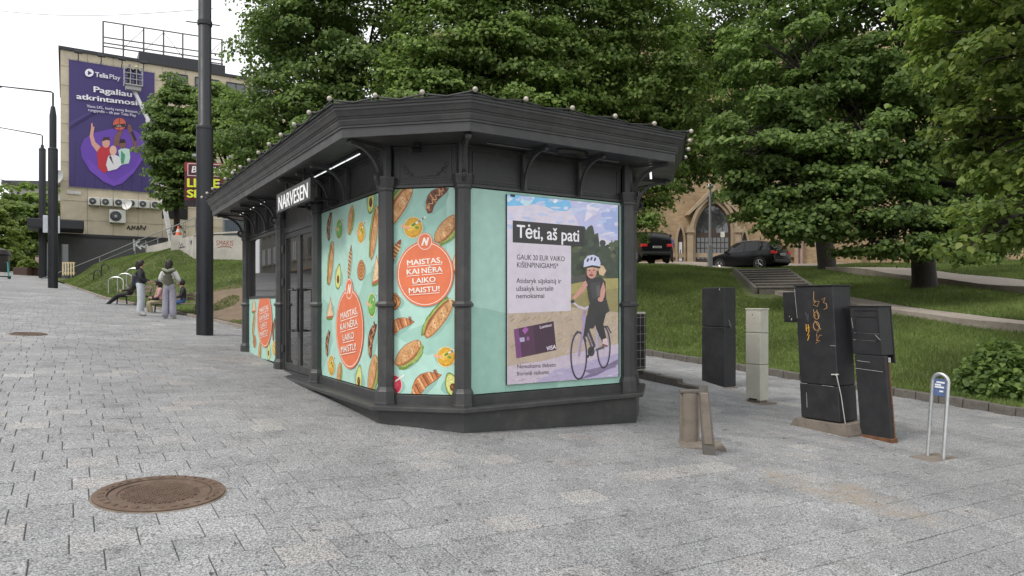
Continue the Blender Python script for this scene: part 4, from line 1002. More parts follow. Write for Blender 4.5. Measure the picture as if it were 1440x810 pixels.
# narrow leaning cabinet with open rusty side
f = gfr(1254, 623); g = Fr(f.o, R3, L3, (UP + L3 * .06 - R3 * .035).normalized())
cab = root('narrow_cabinet', f.o, 'narrow leaning black cabinet with head box and rusty edge', 'cabinet', 'street cabinets by the lawn')
bd = MB(); bd.bx(g, 0, .07, .0, .40, .04, 1.08, .006); obj('lower_body', bd, M_blackbox, cab)
bd = MB(); bd.bx(g, .0, .26, .03, .42, 1.085, 1.70, .008); hb = obj('head_box', bd, M_blackbox, cab)
bd = MB(); bd.bx(g, .262, .275, .02, .44, .98, 1.70, .004); bd.bx(g, -.01, .29, .02, .44, 1.70, 1.715, .004); obj('flap', bd, M_blackbox, hb)
bd = MB()
for a in ((.05, .36, 1.27, 1.29), (.05, .36, 1.36, 1.375), (.05, .06, 1.38, 1.65), (.35, .36, 1.38, 1.65), (.05, .36, 1.65, 1.66), (.06, .35, 1.57, 1.58)): bd.bx(g, -.008, .0, a[0], a[1], a[2], a[3])
obj('door_frame', bd, M_blackbox, hb)
bd = MB(); bd.bx(g, .07, .085, -.01, .03, .02, 1.06, .003); bd.bx(g, .072, .095, .03, .40, .0, 1.06); obj('rusty_edge', bd, M_rust, cab)
bd = MB(); bd.bx(g, -.01, .11, -.02, .42, -.10, .05, .006); obj('base', bd, M_rust, cab)
bd = MB(); bd.bx(g, .005, .03, -.012, .0, -.03, .02); bd.bx(g, .06, .1, -.015, -.005, 1.0, 1.06); obj('white_tip', bd, M_scratch, cab)
strokes(g, 'u', [[(.40, 1.27), (.1, 1.265)], [(.38, 1.36), (.05, 1.355)], [(.1, 1.34), (.04, 1.28)], [(.40, 1.55), (.39, 1.42)], [(.4, .9), (.04, .88)], [(.37, 1.0), (.2, .99)]], .0028, M_scratch, 'scratch', cab)
# bent steel hoop
q0, q1 = G(1304, 641), G(1326, 646); e = (q1 - q0); hoop = root('steel_hoop', q0.lerp(q1, .5), 'galvanised steel hoop bollard with blue tag in the paving', 'bollard')
tp = Vector((.10, .05, .96)); W_ = e.length; e.normalize(); pts = [q0 + UP * -.05, q0 + tp * .9]
c_ = q0.lerp(q1, .5) + tp * .9
pts += [c_ - e * (W_ / 2 * math.cos(a)) * .98 + UP * (W_ / 2 * math.sin(a)) for a in [math.pi * i / 10 for i in range(1, 10)]] + [q1 + tp * .9, q1 + UP * -.05]
mb = MB(); mb.tube(pts, .021, 10); obj('hoop', mb, M_zinc, hoop)
f = Fr(c_ - UP * .0 - tp * .0, e, Vector((e.y, -e.x, 0)).normalized(), tp.normalized())
mb = MB(); mb.bx(f, -.075, .075, -.006, .006, -.17, .03, .004); t_ = obj('blue_tag', mb, mat('blue_plate', (.07, .11, .24), .5, dirt=(.3, .3, .32), dirt_amt=.3, dscale=20), hoop)
mb = MB()
for z, a, b in ((-.02, -.04, .05), (-.05, -.055, .01), (-.075, -.055, .045), (-.12, .0, .04)): mb.bx(f, a, b, .006, .0085, z, z + .018)
obj('sticker_marks', mb, mat('sticker_white', (.7, .72, .74), .5), t_)
mb = MB(); mb.bx(Fr(q0.lerp(q1, .5), EX, EYV, EN), -.30, .30, -.12, .14, -.05, .004, .003); obj('base_patch', mb, M_conc, hoop)

# low kerb, drain trough and kerb strip beside the kiosk
a, b = G(893, 531), G(986, 551); e = (b - a); Lk = e.length; e.normalize()
f = Fr(a, e, Vector((-e.y, e.x, 0)), Vector((-e.y, e.x, 0)).cross(e) * -1); f.ez = e.cross(f.ey)
st = root('step_kerb', a.lerp(b, .5), 'low dark kerb of stone lengths between kiosk and black cabinet', 'kerb'); n = 3
for i in range(n): mb = MB(); mb.bx(f, Lk * i / n + .004, Lk * (i + 1) / n - .004, 0, .14, -.1, (.155, .14, .07)[i], .008); obj('kerb_length', mb, M_kerb, st)
q = G(970, 622); f = Fr(q, Vector((1, -.15, 0)).normalized(), Vector((-.15, -1, 0)).normalized(), UP); hp = P(970, 553, q.y).z - q.z; wp = 13.5 / F * q.y
pr = root('concrete_pier', q, 'short upright brown concrete pier with a rounded front beside the kiosk', 'pier'); mb = MB()
sec = [(-wp, 0), (-wp, .05), (-wp * .72, .05)] + [(wp * .72 * math.cos(t), .05 + .06 * math.sin(t)) for t in [math.pi - math.pi * i / 8 for i in range(1, 8)]] + [(wp * .72, .05), (wp, .05), (wp, 0)]
mb.add([f.p(x, y - .06, z) for z in (-.1, hp) for x, y in sec], [tuple(range(len(sec))), tuple(range(2 * len(sec) - 1, len(sec) - 1, -1))] + [(i, (i + 1) % len(sec), len(sec) + (i + 1) % len(sec), len(sec) + i) for i in range(len(sec))]); obj('shaft', mb, M_conc, pr)
mb = MB(); mb.bx(f, -wp * 1.02, wp * 1.02, -.12, .02, hp, hp + .035, .008); obj('cap', mb, M_kerb, pr)
mb = MB(); mb.bx(Fr(q, f.ex, f.ey, EN), -wp * 1.2, wp * 3.2, -.08, .34, -.06, .012, .004); obj('apron', mb, M_conc, pr)
q = G(998, 640); f = Fr(q, Vector((1, -.15, 0)).normalized(), Vector((-.15, -1, 0)).normalized(), (UP - Vector((.09, 0, 0))).normalized()); hp = (P(998, 542, q.y).z - q.z); wp = 9 / F * q.y
st = root('upright_slab', q, 'narrow grey slab standing upright at the right of the brown pier', 'slab'); mb = MB()
mb.add([f.p(x * k, y, z) for z, k in ((-.1, 1.0), (hp, .68)) for x, y in ((-wp, -.06), (wp, -.06), (wp, .0), (-wp, .0))], [(3, 2, 1, 0), (4, 5, 6, 7), (0, 1, 5, 4), (1, 2, 6, 5), (2, 3, 7, 6), (3, 0, 4, 7)]); obj('slab', mb, M_kerb, st)
mb = MB(); mb.bx(f, -wp * .66, wp * .66, -.05, .012, hp * .15, hp * .9, .01); obj('worn_face', mb, M_conc, st)

# ------------------------------------------------------------------ manholes
M_iron_rust = mat('rusty_cast_iron', (.125, .082, .058), .75, .25, var=.3, scale=14, bump=.2, bscale=80, dirt=(.21, .155, .115), dirt_amt=.6, dscale=6)
def manhole(c, r, label):
    f = Fr(c + EN * .007, EX, EYV, EN); t = root('manhole_cover', c, label, 'manhole', 'manholes in the square'); A = lambda a, r_, z: f.p(r_ * math.cos(a), r_ * math.sin(a), z)
    mb = MB(); mb.lathe(f, [(r, -.05), (r, .006), (r - .012, .009), (r - .085, .009), (r - .09, -.002), (r - .09, -.05)], 48, 0, False); fr_ = obj('frame', mb, M_iron_rust, t)
    st0 = None
    for i in range(30):
        a = 2 * math.pi * i / 30; d = .055
        if st0 is None:
            mb = MB(); mb.add([A(sa * d * k_, r - rr, z) for z, k_, dr in ((.009, 1, 0), (.016, .8, .003)) for sa, rr in ((-1, .07 - dr), (1, .07 - dr), (1, .035 + dr), (-1, .035 + dr))], [(4, 5, 6, 7), (0, 1, 5, 4), (1, 2, 6, 5), (2, 3, 7, 6), (3, 0, 4, 7)])
            st0 = obj('rim_stud', mb, M_iron_rust, fr_, org=f.o)
        else:
            o_ = st0.copy(); COL.objects.link(o_); o_.rotation_mode = 'QUATERNION'; o_.rotation_quaternion = Matrix.Rotation(a, 3, EN).to_quaternion()
    mb = MB(); rl = r - .096; mb.lathe(f, [(rl, -.05), (rl, .002), (rl - .01, .004), (rl - .05, .004), (rl - .055, -.003), (.001, -.003)], 48, 0, False); lid = obj('lid', mb, M_iron_rust, t)
    mb = MB(); n = 9; s = (rl - .06) / n
    for i in range(-n, n + 1):
        for j in range(-n, n + 1):
            x, y = i * s, j * s
            if math.hypot(x, y) > rl - .075: continue
            a, b_ = (s * .42, s * .2) if (i + j) % 2 else (s * .2, s * .42)
            q = Fr(f.p(x, y, 0), f.ex, f.ey, f.ez); mb.bx(q, -a, a, -b_, b_, -.004, .005, .0025)
    obj('tread_studs', mb, M_iron_rust, lid)
    mb = MB(); mb.lathe(f, [(r + .014, -.05), (r + .012, -.004), (r, -.003)], 40, 0, False); obj('mortar_ring', mb, mat('pale_mortar', (.20, .165, .125), .9, var=.4, scale=3, dirt=(.30, .27, .23), dirt_amt=.8, dscale=3), t)
    return t
manhole(mh[0][0], mh[0][1], 'large rusty round manhole cover in the near paving')
manhole(mh[1][0], mh[1][1], 'small distant rusty manhole cover at the left edge')

# ------------------------------------------------------------------ street lamps
M_post = mat('lamp_post_paint', (.012, .0135, .018), .5, var=.15, scale=3, dirt=(.04, .04, .045), dirt_amt=.3)
def lamp(px, py, col_y, top_y, r0, r1, label, arm_px=None, clamp=None):
    b = G(px, py); Y = b.y; z = lambda y: CAMZ - (y - HY) / F * Y
    t = root('street_lamp', b, label, 'street lamp', 'street lamps along the square'); zc, zt = z(col_y), z(top_y)
    mb = MB(); f = Fr((b.x, b.y, 0)); mb.lathe(f, [(r0, b.z - .1), (r0, zc), (r0 * .97, zc + .04), (r1, zc + .09), (r1, zt - .5), (r1 * .6, zt), (r1 * .2, zt + .04)], 20); post = obj('post', mb, M_post, t)
    mb = MB(); mb.bx(frz((b.x, b.y, 0), -.6), -.06, .06, -r0 - .006, -r0 + .02, b.z + .5, b.z + 1.0, .005); obj('service_door', mb, M_post, post)
    mb = MB(); mb.lathe(f, [(r0 + .004, zc - .05), (r0 + .008, zc - .03), (r0 + .004, zc)], 20); obj('collar', mb, M_post, post)
    if arm_px:
        q = P(arm_px[0], arm_px[1], Y); s_ = Vector((b.x, b.y, zt - .15)); mb = MB(); mb.tube([s_, s_ + UP * .9, s_ + UP * .95 + (q - s_ - UP * .95) * .04, q], [.05, .05, .05, .035], 8); arm = obj('arm', mb, M_post, t)
        d = (q - s_ - UP * .95).normalized(); mb = MB(); mb.bx(Fr(q, d, d.cross(UP).normalized(), UP), -.1, .75, -.14, .14, -.06, .05, .03); obj('lamp_head', mb, M_post, arm)
    if clamp:
        for y in clamp: mb = MB(); mb.lathe(f, [(r1 + .02, z(y) - .05), (r1 + .02, z(y) + .05)], 16); mb.cyl((b.x - .45, b.y, z(y) + .05), (b.x + .36, b.y, z(y) - .05), .014); obj('clamp', mb, M_post, post)
    return t
lamp(288, 471, 180, -230, .192, .148, 'thick dark grey lamp post standing beside the seated group', (-60, -240), (33,))
lamp(74.5, 405, 210, 150, .235, .17, 'second dark lamp post with arm, in front of the purple banner building', (-2, 121))
lamp(59.5, 391, 210, 204, .24, .17, 'third lamp post with arm, just left of the second', (-2, 179))
lamp(25.5, 377, 290, 268, .28, .20, 'farthest plain dark lamp post in front of distant trees', (-6, 250))

# ------------------------------------------------------------------ benches, bike racks
M_wood = mat('bench_wood', (.17, .13, .10), .7, var=.2, scale=12); M_bench = mat('bench_iron', (.02, .02, .022), .5)
def bench(a, b, label):
    d = (b - a); L = math.hypot(d.x, d.y); d = Vector((d.x, d.y, 0)).normalized(); n = Vector((-d.y, d.x, 0)); n = n if n.dot(R3) > 0 else -n
    z = min(a.z, b.z); f = Fr((a.x, a.y, z), d, n, UP); t = root('park_bench', a.lerp(b, .5), label, 'bench', 'benches along the lawn edge')
    for y in (.02, .15, .28): mb = MB(); mb.bx(f, 0, L, y, y + .115, .42, .455, .006); obj('seat_slat', mb, M_wood, t)
    for z0 in (.56, .70): mb = MB(); mb.bx(Fr(f.p(0, .44, z0), f.ex, (f.ey + UP * -.2).normalized(), (UP + f.ey * .2).normalized()), 0, L, 0, .035, 0, .11, .006); obj('back_slat', mb, M_wood, t)
    for x in (.12, L - .12):
        mb = MB(); mb.tube([f.p(x, .02, -.05), f.p(x, .06, .40), f.p(x, .40, .40), f.p(x, .5, .85)], .026, 6); mb.tube([f.p(x, .44, -.05), f.p(x, .38, .40)], .026, 6); obj('leg_frame', mb, M_bench, t)
    return f, L
e_ = lambda px, py: G(px, py)
b1a = G(161, 427); b1b = G(198, 432)
b2a = G(213, 439); b2b = G(277, 446)
bf1, bl1 = bench(b1a, b1b, 'wooden bench with a reclining person, farther from the lamp post')
bf2, bl2 = bench(b2a, b2b, 'wooden bench with two seated people next to the thick lamp post')
def rack(px, py, label, mt, n=3, s=.9):
    q = H(px, py, 20, 50); t = root('bike_rack', q, label, 'bike rack', 'bike racks on the lawn')
    for i in range(n):
        c = q + Vector((.28 * i, .25 * i, 0)); c.z = hz(c.x, c.y); w = .38 * s; h = .85 * s
        mb = MB(); mb.tube([c + Vector((-w, 0, -.1)), c + Vector((-w, 0, h - .2))] + [c + Vector((-w * math.cos(a), 0, h - .2 + .2 * math.sin(a))) for a in [math.pi * k / 6 for k in range(1, 6)]] + [c + Vector((w, 0, h - .2)), c + Vector((w, 0, -.1))], .028, 6); obj('hoop', mb, mt, t)
rack(163, 413, 'pale galvanised hoops beside the reclining person', M_zinc); rack(137, 392, 'dark post stubs on the left lawn', M_post, 2, .55)

# ------------------------------------------------------------------ people
M_skin = mat('skin', (.46, .28, .20), .55, var=.06); M_shoe = mat('white_shoe', (.6, .6, .58), .6); M_hair = mat('dark_hair', (.018, .013, .011), .55, var=.3, scale=60); M_dkcloth = mat('black_cloth', (.016, .017, .022), .75, var=.2, scale=20)
def cloth(n, c): return mat(n, c, .85, var=.15, scale=18, bump=.25, bscale=35)
def person(label, fr, J, bones, mats, hair, extra=None, group=None, scale=1.0, hood=None):
    """J: joints (x forward, y to the person's left, z up); bones: (a, b, radius at a, radius at b, material)"""
    ks = list(J); me = bpy.data.meshes.new('b'); Wp = lambda p: fr.p(p[0] * scale, p[1] * scale, p[2] * scale)
    idx = {k: i for i, k in enumerate(ks)}
    me.from_pydata([Wp(J[k]) - fr.o for k in ks], [(idx[a], idx[b]) for a, b, *_ in bones], []); ob = bpy.data.objects.new('b', me); COL.objects.link(ob)
    md = ob.modifiers.new('s', 'SKIN'); md.use_smooth_shade = True; md.branch_smoothing = .6; ob.modifiers.new('d', 'SUBSURF').levels = 2
    rad = {}
    for a, b, ra, rb, m in bones: rad[a] = max(rad.get(a, 0), ra); rad[b] = max(rad.get(b, 0), rb)
    for k, i in idx.items(): sv_ = me.skin_vertices[0].data[i]; r = rad[k] * scale; sv_.radius = (r if not isinstance(r, tuple) else r, r); sv_.use_root = (k == 'pelvis')
    dg = bpy.context.evaluated_depsgraph_get(); m2 = bpy.data.meshes.new_from_object(ob.evaluated_get(dg)); bpy.data.objects.remove(ob)
    body = bpy.data.objects.new('body', m2); COL.objects.link(body); m2.materials.clear()
    for m in mats: m2.materials.append(m)
    seg = [(Wp(J[a]) - fr.o, Wp(J[b]) - fr.o, m) for a, b, ra, rb, m in bones]
    for p in m2.polygons:
        best = 1e9; c = p.center
        for a, b, m in seg:
            ab = b - a; t = max(0, min(1, (c - a).dot(ab) / max(ab.dot(ab), 1e-9))); dd = (c - a - ab * t).length
            if dd < best: best = dd; p.material_index = m
        p.use_smooth = True
    t = root('person', fr.o, label, 'person', group); body.parent = t
    hd = Wp(J['head']); f = Fr(hd, fr.ex, fr.ey, fr.ez)
    q = MB(); q.ball(f.p(-.022, 0, .03), .112 * scale, 12, 9, (1.02, .93, 1.12), 0, fr)
    if hair == 'long': q.tube([f.p(-.06, 0, .08), f.p(-.085, 0, -.05), f.p(-.075, 0, -.17)], [.085, .10, .07], 10)
    q.V = [v if (Vector(v) - hd).dot(fr.ex) < .055 or (Vector(v) - hd).z > .085 else tuple(hd + (Vector(v) - hd) * .78) for v in q.V]
    h_ = obj('hair', q, hood or M_hair, t)
    q = MB(); q.cyl(f.p(.085, 0, .01), f.p(.125, 0, -.025), .012, .017, 6); obj('nose', q, mats[0], t)
    for s in (-1, 1): q = MB(); q.ball(f.p(.098, .033 * s, .018), .010, 6, 4); obj('eye', q, M_dark, t)
    q = MB(); q.ball(f.p(.098, 0, -.058), .02, 8, 4, (.5, 1.2, .35)); obj('mouth', q, mat('lips', (.3, .12, .1), .5), t)
    if extra: extra(t, fr, Wp)
    return t
def hand(J, B, side, wrist, d, m=0):
    w = Vector(J[wrist]); d = Vector(d).normalized(); sd = d.cross(Vector((1, .2, .1))).normalized(); J['palm' + side] = tuple(w + d * .07); B.append((wrist, 'palm' + side, .030, .034, m))
    for i, (o, L) in enumerate(((-.03, .055), (-.012, .07), (.008, .075), (.026, .062))):
        k = 'f%d%s' % (i, side); J[k] = tuple(Vector(J['palm' + side]) + d * L * .9 + sd * o); B.append(('palm' + side, k, .034, .010, m))
    k = 'th' + side; J[k] = tuple(w + d * .07 - sd * .055); B.append((wrist, k, .030, .011, m))
def standing(arm_l=((0, .21, 1.12), (.06, .23, .90)), arm_r=((0, -.21, 1.12), (.06, -.23, .90)), wide=1.0, top=1, leg=2, shoe=3, H_=1.0):
    J = dict(pelvis=(0, 0, .95), belly=(0, 0, 1.08), chest=(-.01, 0, 1.28), neckb=(-.01, 0, 1.43), neck=(.0, 0, 1.49), head=(.02, 0, 1.60), crown=(.01, 0, 1.68),
             shl=(-.01, .155, 1.40), shr=(-.01, -.155, 1.40), ell=arm_l[0], elr=arm_r[0], wrl=arm_l[1], wrr=arm_r[1],
             hil=(0, .085, .90), hir=(0, -.085, .90), knl=(.02, .10, .50), knr=(.01, -.10, .50), anl=(-.02, .11, .09), anr=(-.02, -.11, .09), tol=(.15, .13, .035), tor=(.15, -.13, .035))
    B = [('pelvis', 'belly', .15, .145, top), ('belly', 'chest', .145, .155, top), ('chest', 'neckb', .155, .07, top), ('neckb', 'neck', .07, .052, 0), ('neck', 'head', .052, .092, 0), ('head', 'crown', .092, .075, 0),
         ('neckb', 'shl', .07, .075, top), ('neckb', 'shr', .07, .075, top), ('shl', 'ell', .075, .055, top), ('shr', 'elr', .075, .055, top), ('ell', 'wrl', .055, .036, top), ('elr', 'wrr', .055, .036, top),
         ('pelvis', 'hil', .14, .10 * wide, leg), ('pelvis', 'hir', .14, .10 * wide, leg), ('hil', 'knl', .10 * wide, .085 * wide, leg), ('hir', 'knr', .10 * wide, .085 * wide, leg), ('knl', 'anl', .085 * wide, .088 * wide, leg), ('knr', 'anr', .085 * wide, .088 * wide, leg), ('anl', 'tol', .06, .04, shoe), ('anr', 'tor', .06, .04, shoe)]
    return J, B
def seated(lean=0.0, legs=((.42, .50), (.44, .05)), arms=None, top=1, leg=2, shoe=3):
    kx, kz = legs[0]; ax, az = legs[1]; c = lean
    J = dict(pelvis=(0, 0, .56), belly=(.02 + c * .3, 0, .70), chest=(.02 + c * .7, 0, .88), neckb=(.02 + c, 0, 1.02), neck=(.04 + c * 1.1, 0, 1.08), head=(.07 + c * 1.3, 0, 1.18), crown=(.07 + c * 1.3, 0, 1.26),
             shl=(c, .155, .99), shr=(c, -.155, .99), ell=(.08 + c, .20, .74), elr=(.08 + c, -.20, .74), wrl=(.30, .09, .68), wrr=(.30, -.09, .68),
             hil=(.02, .085, .54), hir=(.02, -.085, .54), knl=(kx, .11, kz), knr=(kx, -.10, kz), anl=(ax, .12, az + .04), anr=(ax + .06, -.10, az + .04), tol=(ax + .17, .13, az - .0), tor=(ax + .23, -.12, az))
    B = [('pelvis', 'belly', .14, .14, top), ('belly', 'chest', .14, .15, top), ('chest', 'neckb', .15, .07, top), ('neckb', 'neck', .07, .052, 0), ('neck', 'head', .052, .092, 0), ('head', 'crown', .092, .075, 0),
         ('neckb', 'shl', .07, .072, top), ('neckb', 'shr', .07, .072, top), ('shl', 'ell', .072, .055, top), ('shr', 'elr', .072, .055, top), ('ell', 'wrl', .055, .036, top), ('elr', 'wrr', .055, .036, top),
         ('pelvis', 'hil', .14, .10, leg), ('pelvis', 'hir', .14, .10, leg), ('hil', 'knl', .095, .075, leg), ('hir', 'knr', .095, .075, leg), ('knl', 'anl', .075, .055, leg), ('knr', 'anr', .075, .055, leg), ('anl', 'tol', .05, .038, shoe), ('anr', 'tor', .05, .038, shoe)]
    return J, B
def pfr(q, a): # facing direction a (degrees, 0 = to the right, 90 = away)
    r = math.radians(a); return Fr(q, (math.cos(r), math.sin(r), 0), (-math.sin(r), math.cos(r), 0))
GRP = 'people around the benches'
# woman in black jacket
J, B = standing(((.06, .24, 1.14), (.24, .16, 1.08)), ((.02, -.25, 1.14), (.20, -.17, 1.06)), 1.18); hand(J, B, 'l', 'wrl', (.8, -.4, -.3)); hand(J, B, 'r', 'wrr', (.8, .4, -.3))
for i, b in enumerate(B):
    if b[4] == 1: B[i] = (b[0], b[1], b[2] * 1.12, b[3] * 1.12, 1)
def bag(t, fr, W): q = MB(); q.bx(Fr(W((-.12, .26, .95)), fr.ex, fr.ey, fr.ez), -.16, .16, -.06, .06, 0, .32, .04); q.tube([W((-.2, .26, 1.25)), W((-.05, .2, 1.45)), W((.0, .26, 1.25))], .012, 5); obj('shoulder_bag', q, cloth('navy_bag', (.025, .035, .06)), t)
person('standing person in black jacket and pale wide trousers with dark bag', pfr(G(198, 444), 20), J, B, [M_skin, M_dkcloth, cloth('pale_denim', (.50, .54, .58)), M_shoe], 'long', bag, GRP, 1.0)
# person in olive vest
J, B = standing(((.02, .27, 1.14), (.22, .20, 1.10)), ((.02, -.27, 1.14), (.22, -.20, 1.10)), 1.2, 1, 2)
for i, b in enumerate(B):
    if b[0] in ('shl', 'shr', 'ell', 'elr') and b[1] in ('ell', 'elr', 'wrl', 'wrr'): B[i] = (b[0], b[1], b[2] * 1.1, b[3] * 1.2, 4)
    elif b[4] == 1: B[i] = (b[0], b[1], b[2] * 1.22, b[3] * 1.22, 1)
hand(J, B, 'l', 'wrl', (.9, -.3, -.1)); hand(J, B, 'r', 'wrr', (.9, .3, -.1))
def hoodx(t, fr, W): q = MB(); q.tube([W((-.06, .15, 1.46)), W((-.15, .06, 1.43)), W((-.16, 0, 1.40)), W((-.15, -.06, 1.43)), W((-.06, -.15, 1.46))], .05, 8); obj('hood', q, cloth('sage_hood', (.23, .25, .18)), t)
person('standing person seen from behind in olive vest with white sleeves and grey trousers', pfr(G(238, 448), 100), J, B, [M_skin, cloth('olive_vest', (.085, .085, .06)), cloth('lilac_trousers', (.30, .29, .35)), M_shoe, cloth('white_sleeve', (.62, .62, .60))], 'long', hoodx, GRP, 1.03)
# seated people; they look towards the street
def sit(f, x, a, J, B, mats, label, hair='short', extra=None, dz=0.0):
    a += math.degrees(math.atan2(-f.ey.y, -f.ey.x)); q = f.p(x, .22, 0); person(label, pfr(Vector((q.x, q.y, f.o.z - .03 + dz)), a), J, B, mats, hair, extra, GRP, .98)
J, B = seated(-.14, ((.44, .50), (.86, .04))); hand(J, B, 'l', 'wrl', (.7, -.5, -.2)); hand(J, B, 'r', 'wrr', (.7, .5, -.2))
sit(bf1, bl1 * .40, -42, J, B, [M_skin, cloth('dark_plaid', (.045, .045, .04)), M_dkcloth, M_dkcloth], 'reclining person in dark clothes stretching legs out from the far bench')
J, B = seated(.06, ((.42, .52), (.30, .03))); hand(J, B, 'l', 'wrl', (.7, -.5, .1)); hand(J, B, 'r', 'wrr', (.7, .5, .1))
def pinkbag(t, fr, W): q = MB(); q.bx(Fr(W((.2, 0, .60)), fr.ex, fr.ey, fr.ez), -.1, .12, -.15, .15, 0, .16, .04); obj('lap_bag', q, M_dkcloth, t)
sit(bf2, bl2 * .10, -28, J, B, [M_skin, cloth('pink_shirt', (.50, .28, .27)), cloth('khaki_trousers', (.33, .29, .19)), M_shoe], 'seated person in pink shirt and khaki trousers with long brown hair', 'long', pinkbag)
J, B = seated(.02, ((.42, .52), (.34, .03))); hand(J, B, 'l', 'wrl', (.7, -.5, -.2)); hand(J, B, 'r', 'wrr', (.7, .5, -.2))
sit(bf2, bl2 * .60, -34, J, B, [M_skin, M_dkcloth, cloth('blue_jeans', (.055, .115, .27)), M_shoe], 'seated person in blue jeans and dark jacket, partly behind the olive vest')

# the paving behind the step kerb lies a little higher and runs out towards the lawn
a, b = G(893, 531), G(986, 551); e = (b - a).normalized(); nb = Vector((-e.y, e.x, 0)).normalized(); nb = nb if nb.y > 0 else -nb
mb = MB(); N_ = 8
for i in range(N_ + 1):
    for j in range(N_ + 1):
        t_, q_ = i / N_, j / N_; p = a.lerp(b, t_) + nb * (.145 + 3.0 * q_) - e * .6 * (1 - t_)
        mb.V.append((p.x, p.y, gz(p.x, p.y) + .003 + .148 * (1 - q_) ** 1.3 * max(0, min(1, (1 - t_) / .45)) - (.02 if j == N_ or i == N_ else 0)))
for i in range(N_):
    for j in range(N_): k = i * (N_ + 1) + j; mb.F.append((k, k + 1, k + N_ + 2, k + N_ + 1)); mb.M.append(0); mb.S.append(True); mb.C.append(None)
struct(obj('raised_pavement', mb, M_slab))

# ------------------------------------------------------------------ the tall building with the purple banner
M_tan = mat('weathered_stone', (.56, .49, .365), .85, var=.12, scale=1.2, bump=.1, bscale=12, dirt=(.36, .32, .25), dirt_amt=.5, dscale=.5)
M_greywall = mat('dark_grey_render', (.075, .075, .078), .8, var=.12, scale=.8, dirt=(.12, .12, .12), dirt_amt=.3, dscale=.6)
M_dkmetal = mat('dark_sheet_metal', (.022, .023, .028), .5, var=.1)
M_acwhite = mat('unit_white', (.62, .62, .58), .5, var=.06, dirt=(.4, .38, .33), dirt_amt=.3)
M_lconc = mat('light_concrete', (.44, .42, .38), .85, var=.14, scale=1.5, bump=.1, bscale=20, dirt=(.28, .26, .22), dirt_amt=.6, dscale=.9)
M_rail = mat('grey_rail', (.30, .31, .32), .5, .3)
M_skyglass = glass('facade_glass', (.05, .055, .06), .04, 1.0)
M_bprint = print_mat('banner_print', .6)
bo = P(85, 428, 58.0); bo.z = 0; FB = Fr(bo, R3, -L3, UP); cvB = Canvas(FB, 1e3, 1e3); fb = cvB.at
bld = root('banner_building', (bo.x, bo.y, 3.2), 'tall tan stone building with a huge purple banner on its side', 'building')
ztop = CAMZ + (428 - 65) / F * 58
mb = MB(); mb.bx(FB, 0, 44, -16, 0, 1.0, ztop - .25); wallB = obj('wall', mb, M_tan, bld)
mb = MB(); mb.bx(FB, -.15, 44.1, -16.1, .18, ztop - .25, ztop); obj('roof_edge', mb, M_dkmetal, bld)
# panel joints of the stone cladding
mb = MB()
for i in range(1, 22): mb.bx(FB, 1.9 * i, 1.9 * i + .03, 0, .012, 6, ztop - .3)
for i in range(1, 12): mb.bx(FB, 0, 44, .0125, .02, ztop - 1.6 * i, ztop - 1.6 * i + .025)
obj('cladding_joints', mb, mat('joint_shadow_gap', (.22, .20, .16), .9), bld)
x0, z1 = fb(234, 100); _, z0 = fb(262, 132); zt = fb(276, 112)[1]
for a, b in ((236, 243), (246, 263), (275, 308), (319, 344), (350, 380)):
    xa, xb = fb(a, 120)[0], fb(b, 120)[0]; mb = MB(); mb.bx(FB, xa, xb, .03, .06, zt - 1.45, zt + .15); w = obj('window', mb, M_skyglass, bld)
    mb = MB()
    for X0, X1, Z0, Z1 in ((xa - .06, xb + .06, zt + .15, zt + .25), (xa - .06, xb + .06, zt - 1.55, zt - 1.45), (xa - .06, xa + .03, zt - 1.45, zt + .15), (xb - .03, xb + .06, zt - 1.45, zt + .15), ((xa + xb) / 2 - .04, (xa + xb) / 2 + .04, zt - 1.45, zt + .15), (xa + .03, xb - .03, zt - .55, zt - .48)): mb.bx(FB, X0, X1, .02, .11, Z0, Z1)
    obj('window_frame', mb, M_dkmetal, w)
xa, za = fb(228, 276); xb, zb = fb(264, 309); mb = MB(); mb.bx(FB, xa, xb, .02, .05, zb, za); obj('dark_opening', mb, M_dark, bld)
xa, za = fb(84, 332); xb, _ = fb(232, 332); mb = MB(); mb.bx(FB, -.3, xb, 0, .5, 1.0, za); obj('ground_floor_wall', mb, M_greywall, bld)
mb = MB(); mb.bx(FB, -.3, xb + .2, .0, .62, za, za + .22); obj('ledge', mb, M_dkmetal, bld)
xa, z1 = fb(41, 313); xb, z0 = fb(117, 329); mb = MB(); mb.bx(FB, xa, xb, .5, 4.0, z0, z1, .05); cn = obj('entrance_canopy', mb, M_dkmetal, bld)
mb = MB(); q = FB.p((xa + xb) / 2 - .3, 4.03, (z0 + z1) / 2); mb.bx(Fr(q, R3, -L3), -.55, .55, 0, .05, -.75, .6, .1); obj('round_sign', mb, mat('sign_white', (.62, .66, .72), .5), cn)
mb = MB(); xd, _ = fb(100, 350); mb.bx(FB, xd - 2.2, xd - .2, .5, .56, 2.0, za - .7); obj('entrance_glass', mb, M_skyglass, bld)
for px in (110, 142, 171, 201):
    y = 69 + .158 * (px - 85); xa, za = fb(px, y + 8); mb = MB(); mb.tube([FB.p(xa, 0, za - .3), FB.p(xa, .8, za), FB.p(xa - .05, .85, za + .15)], .04, 5); mb.bx(Fr(FB.p(xa, .85, za + .1), R3, -L3), -.28, .28, -.12, .12, 0, .22, .03); obj('floodlight', mb, M_dkmetal, bld)
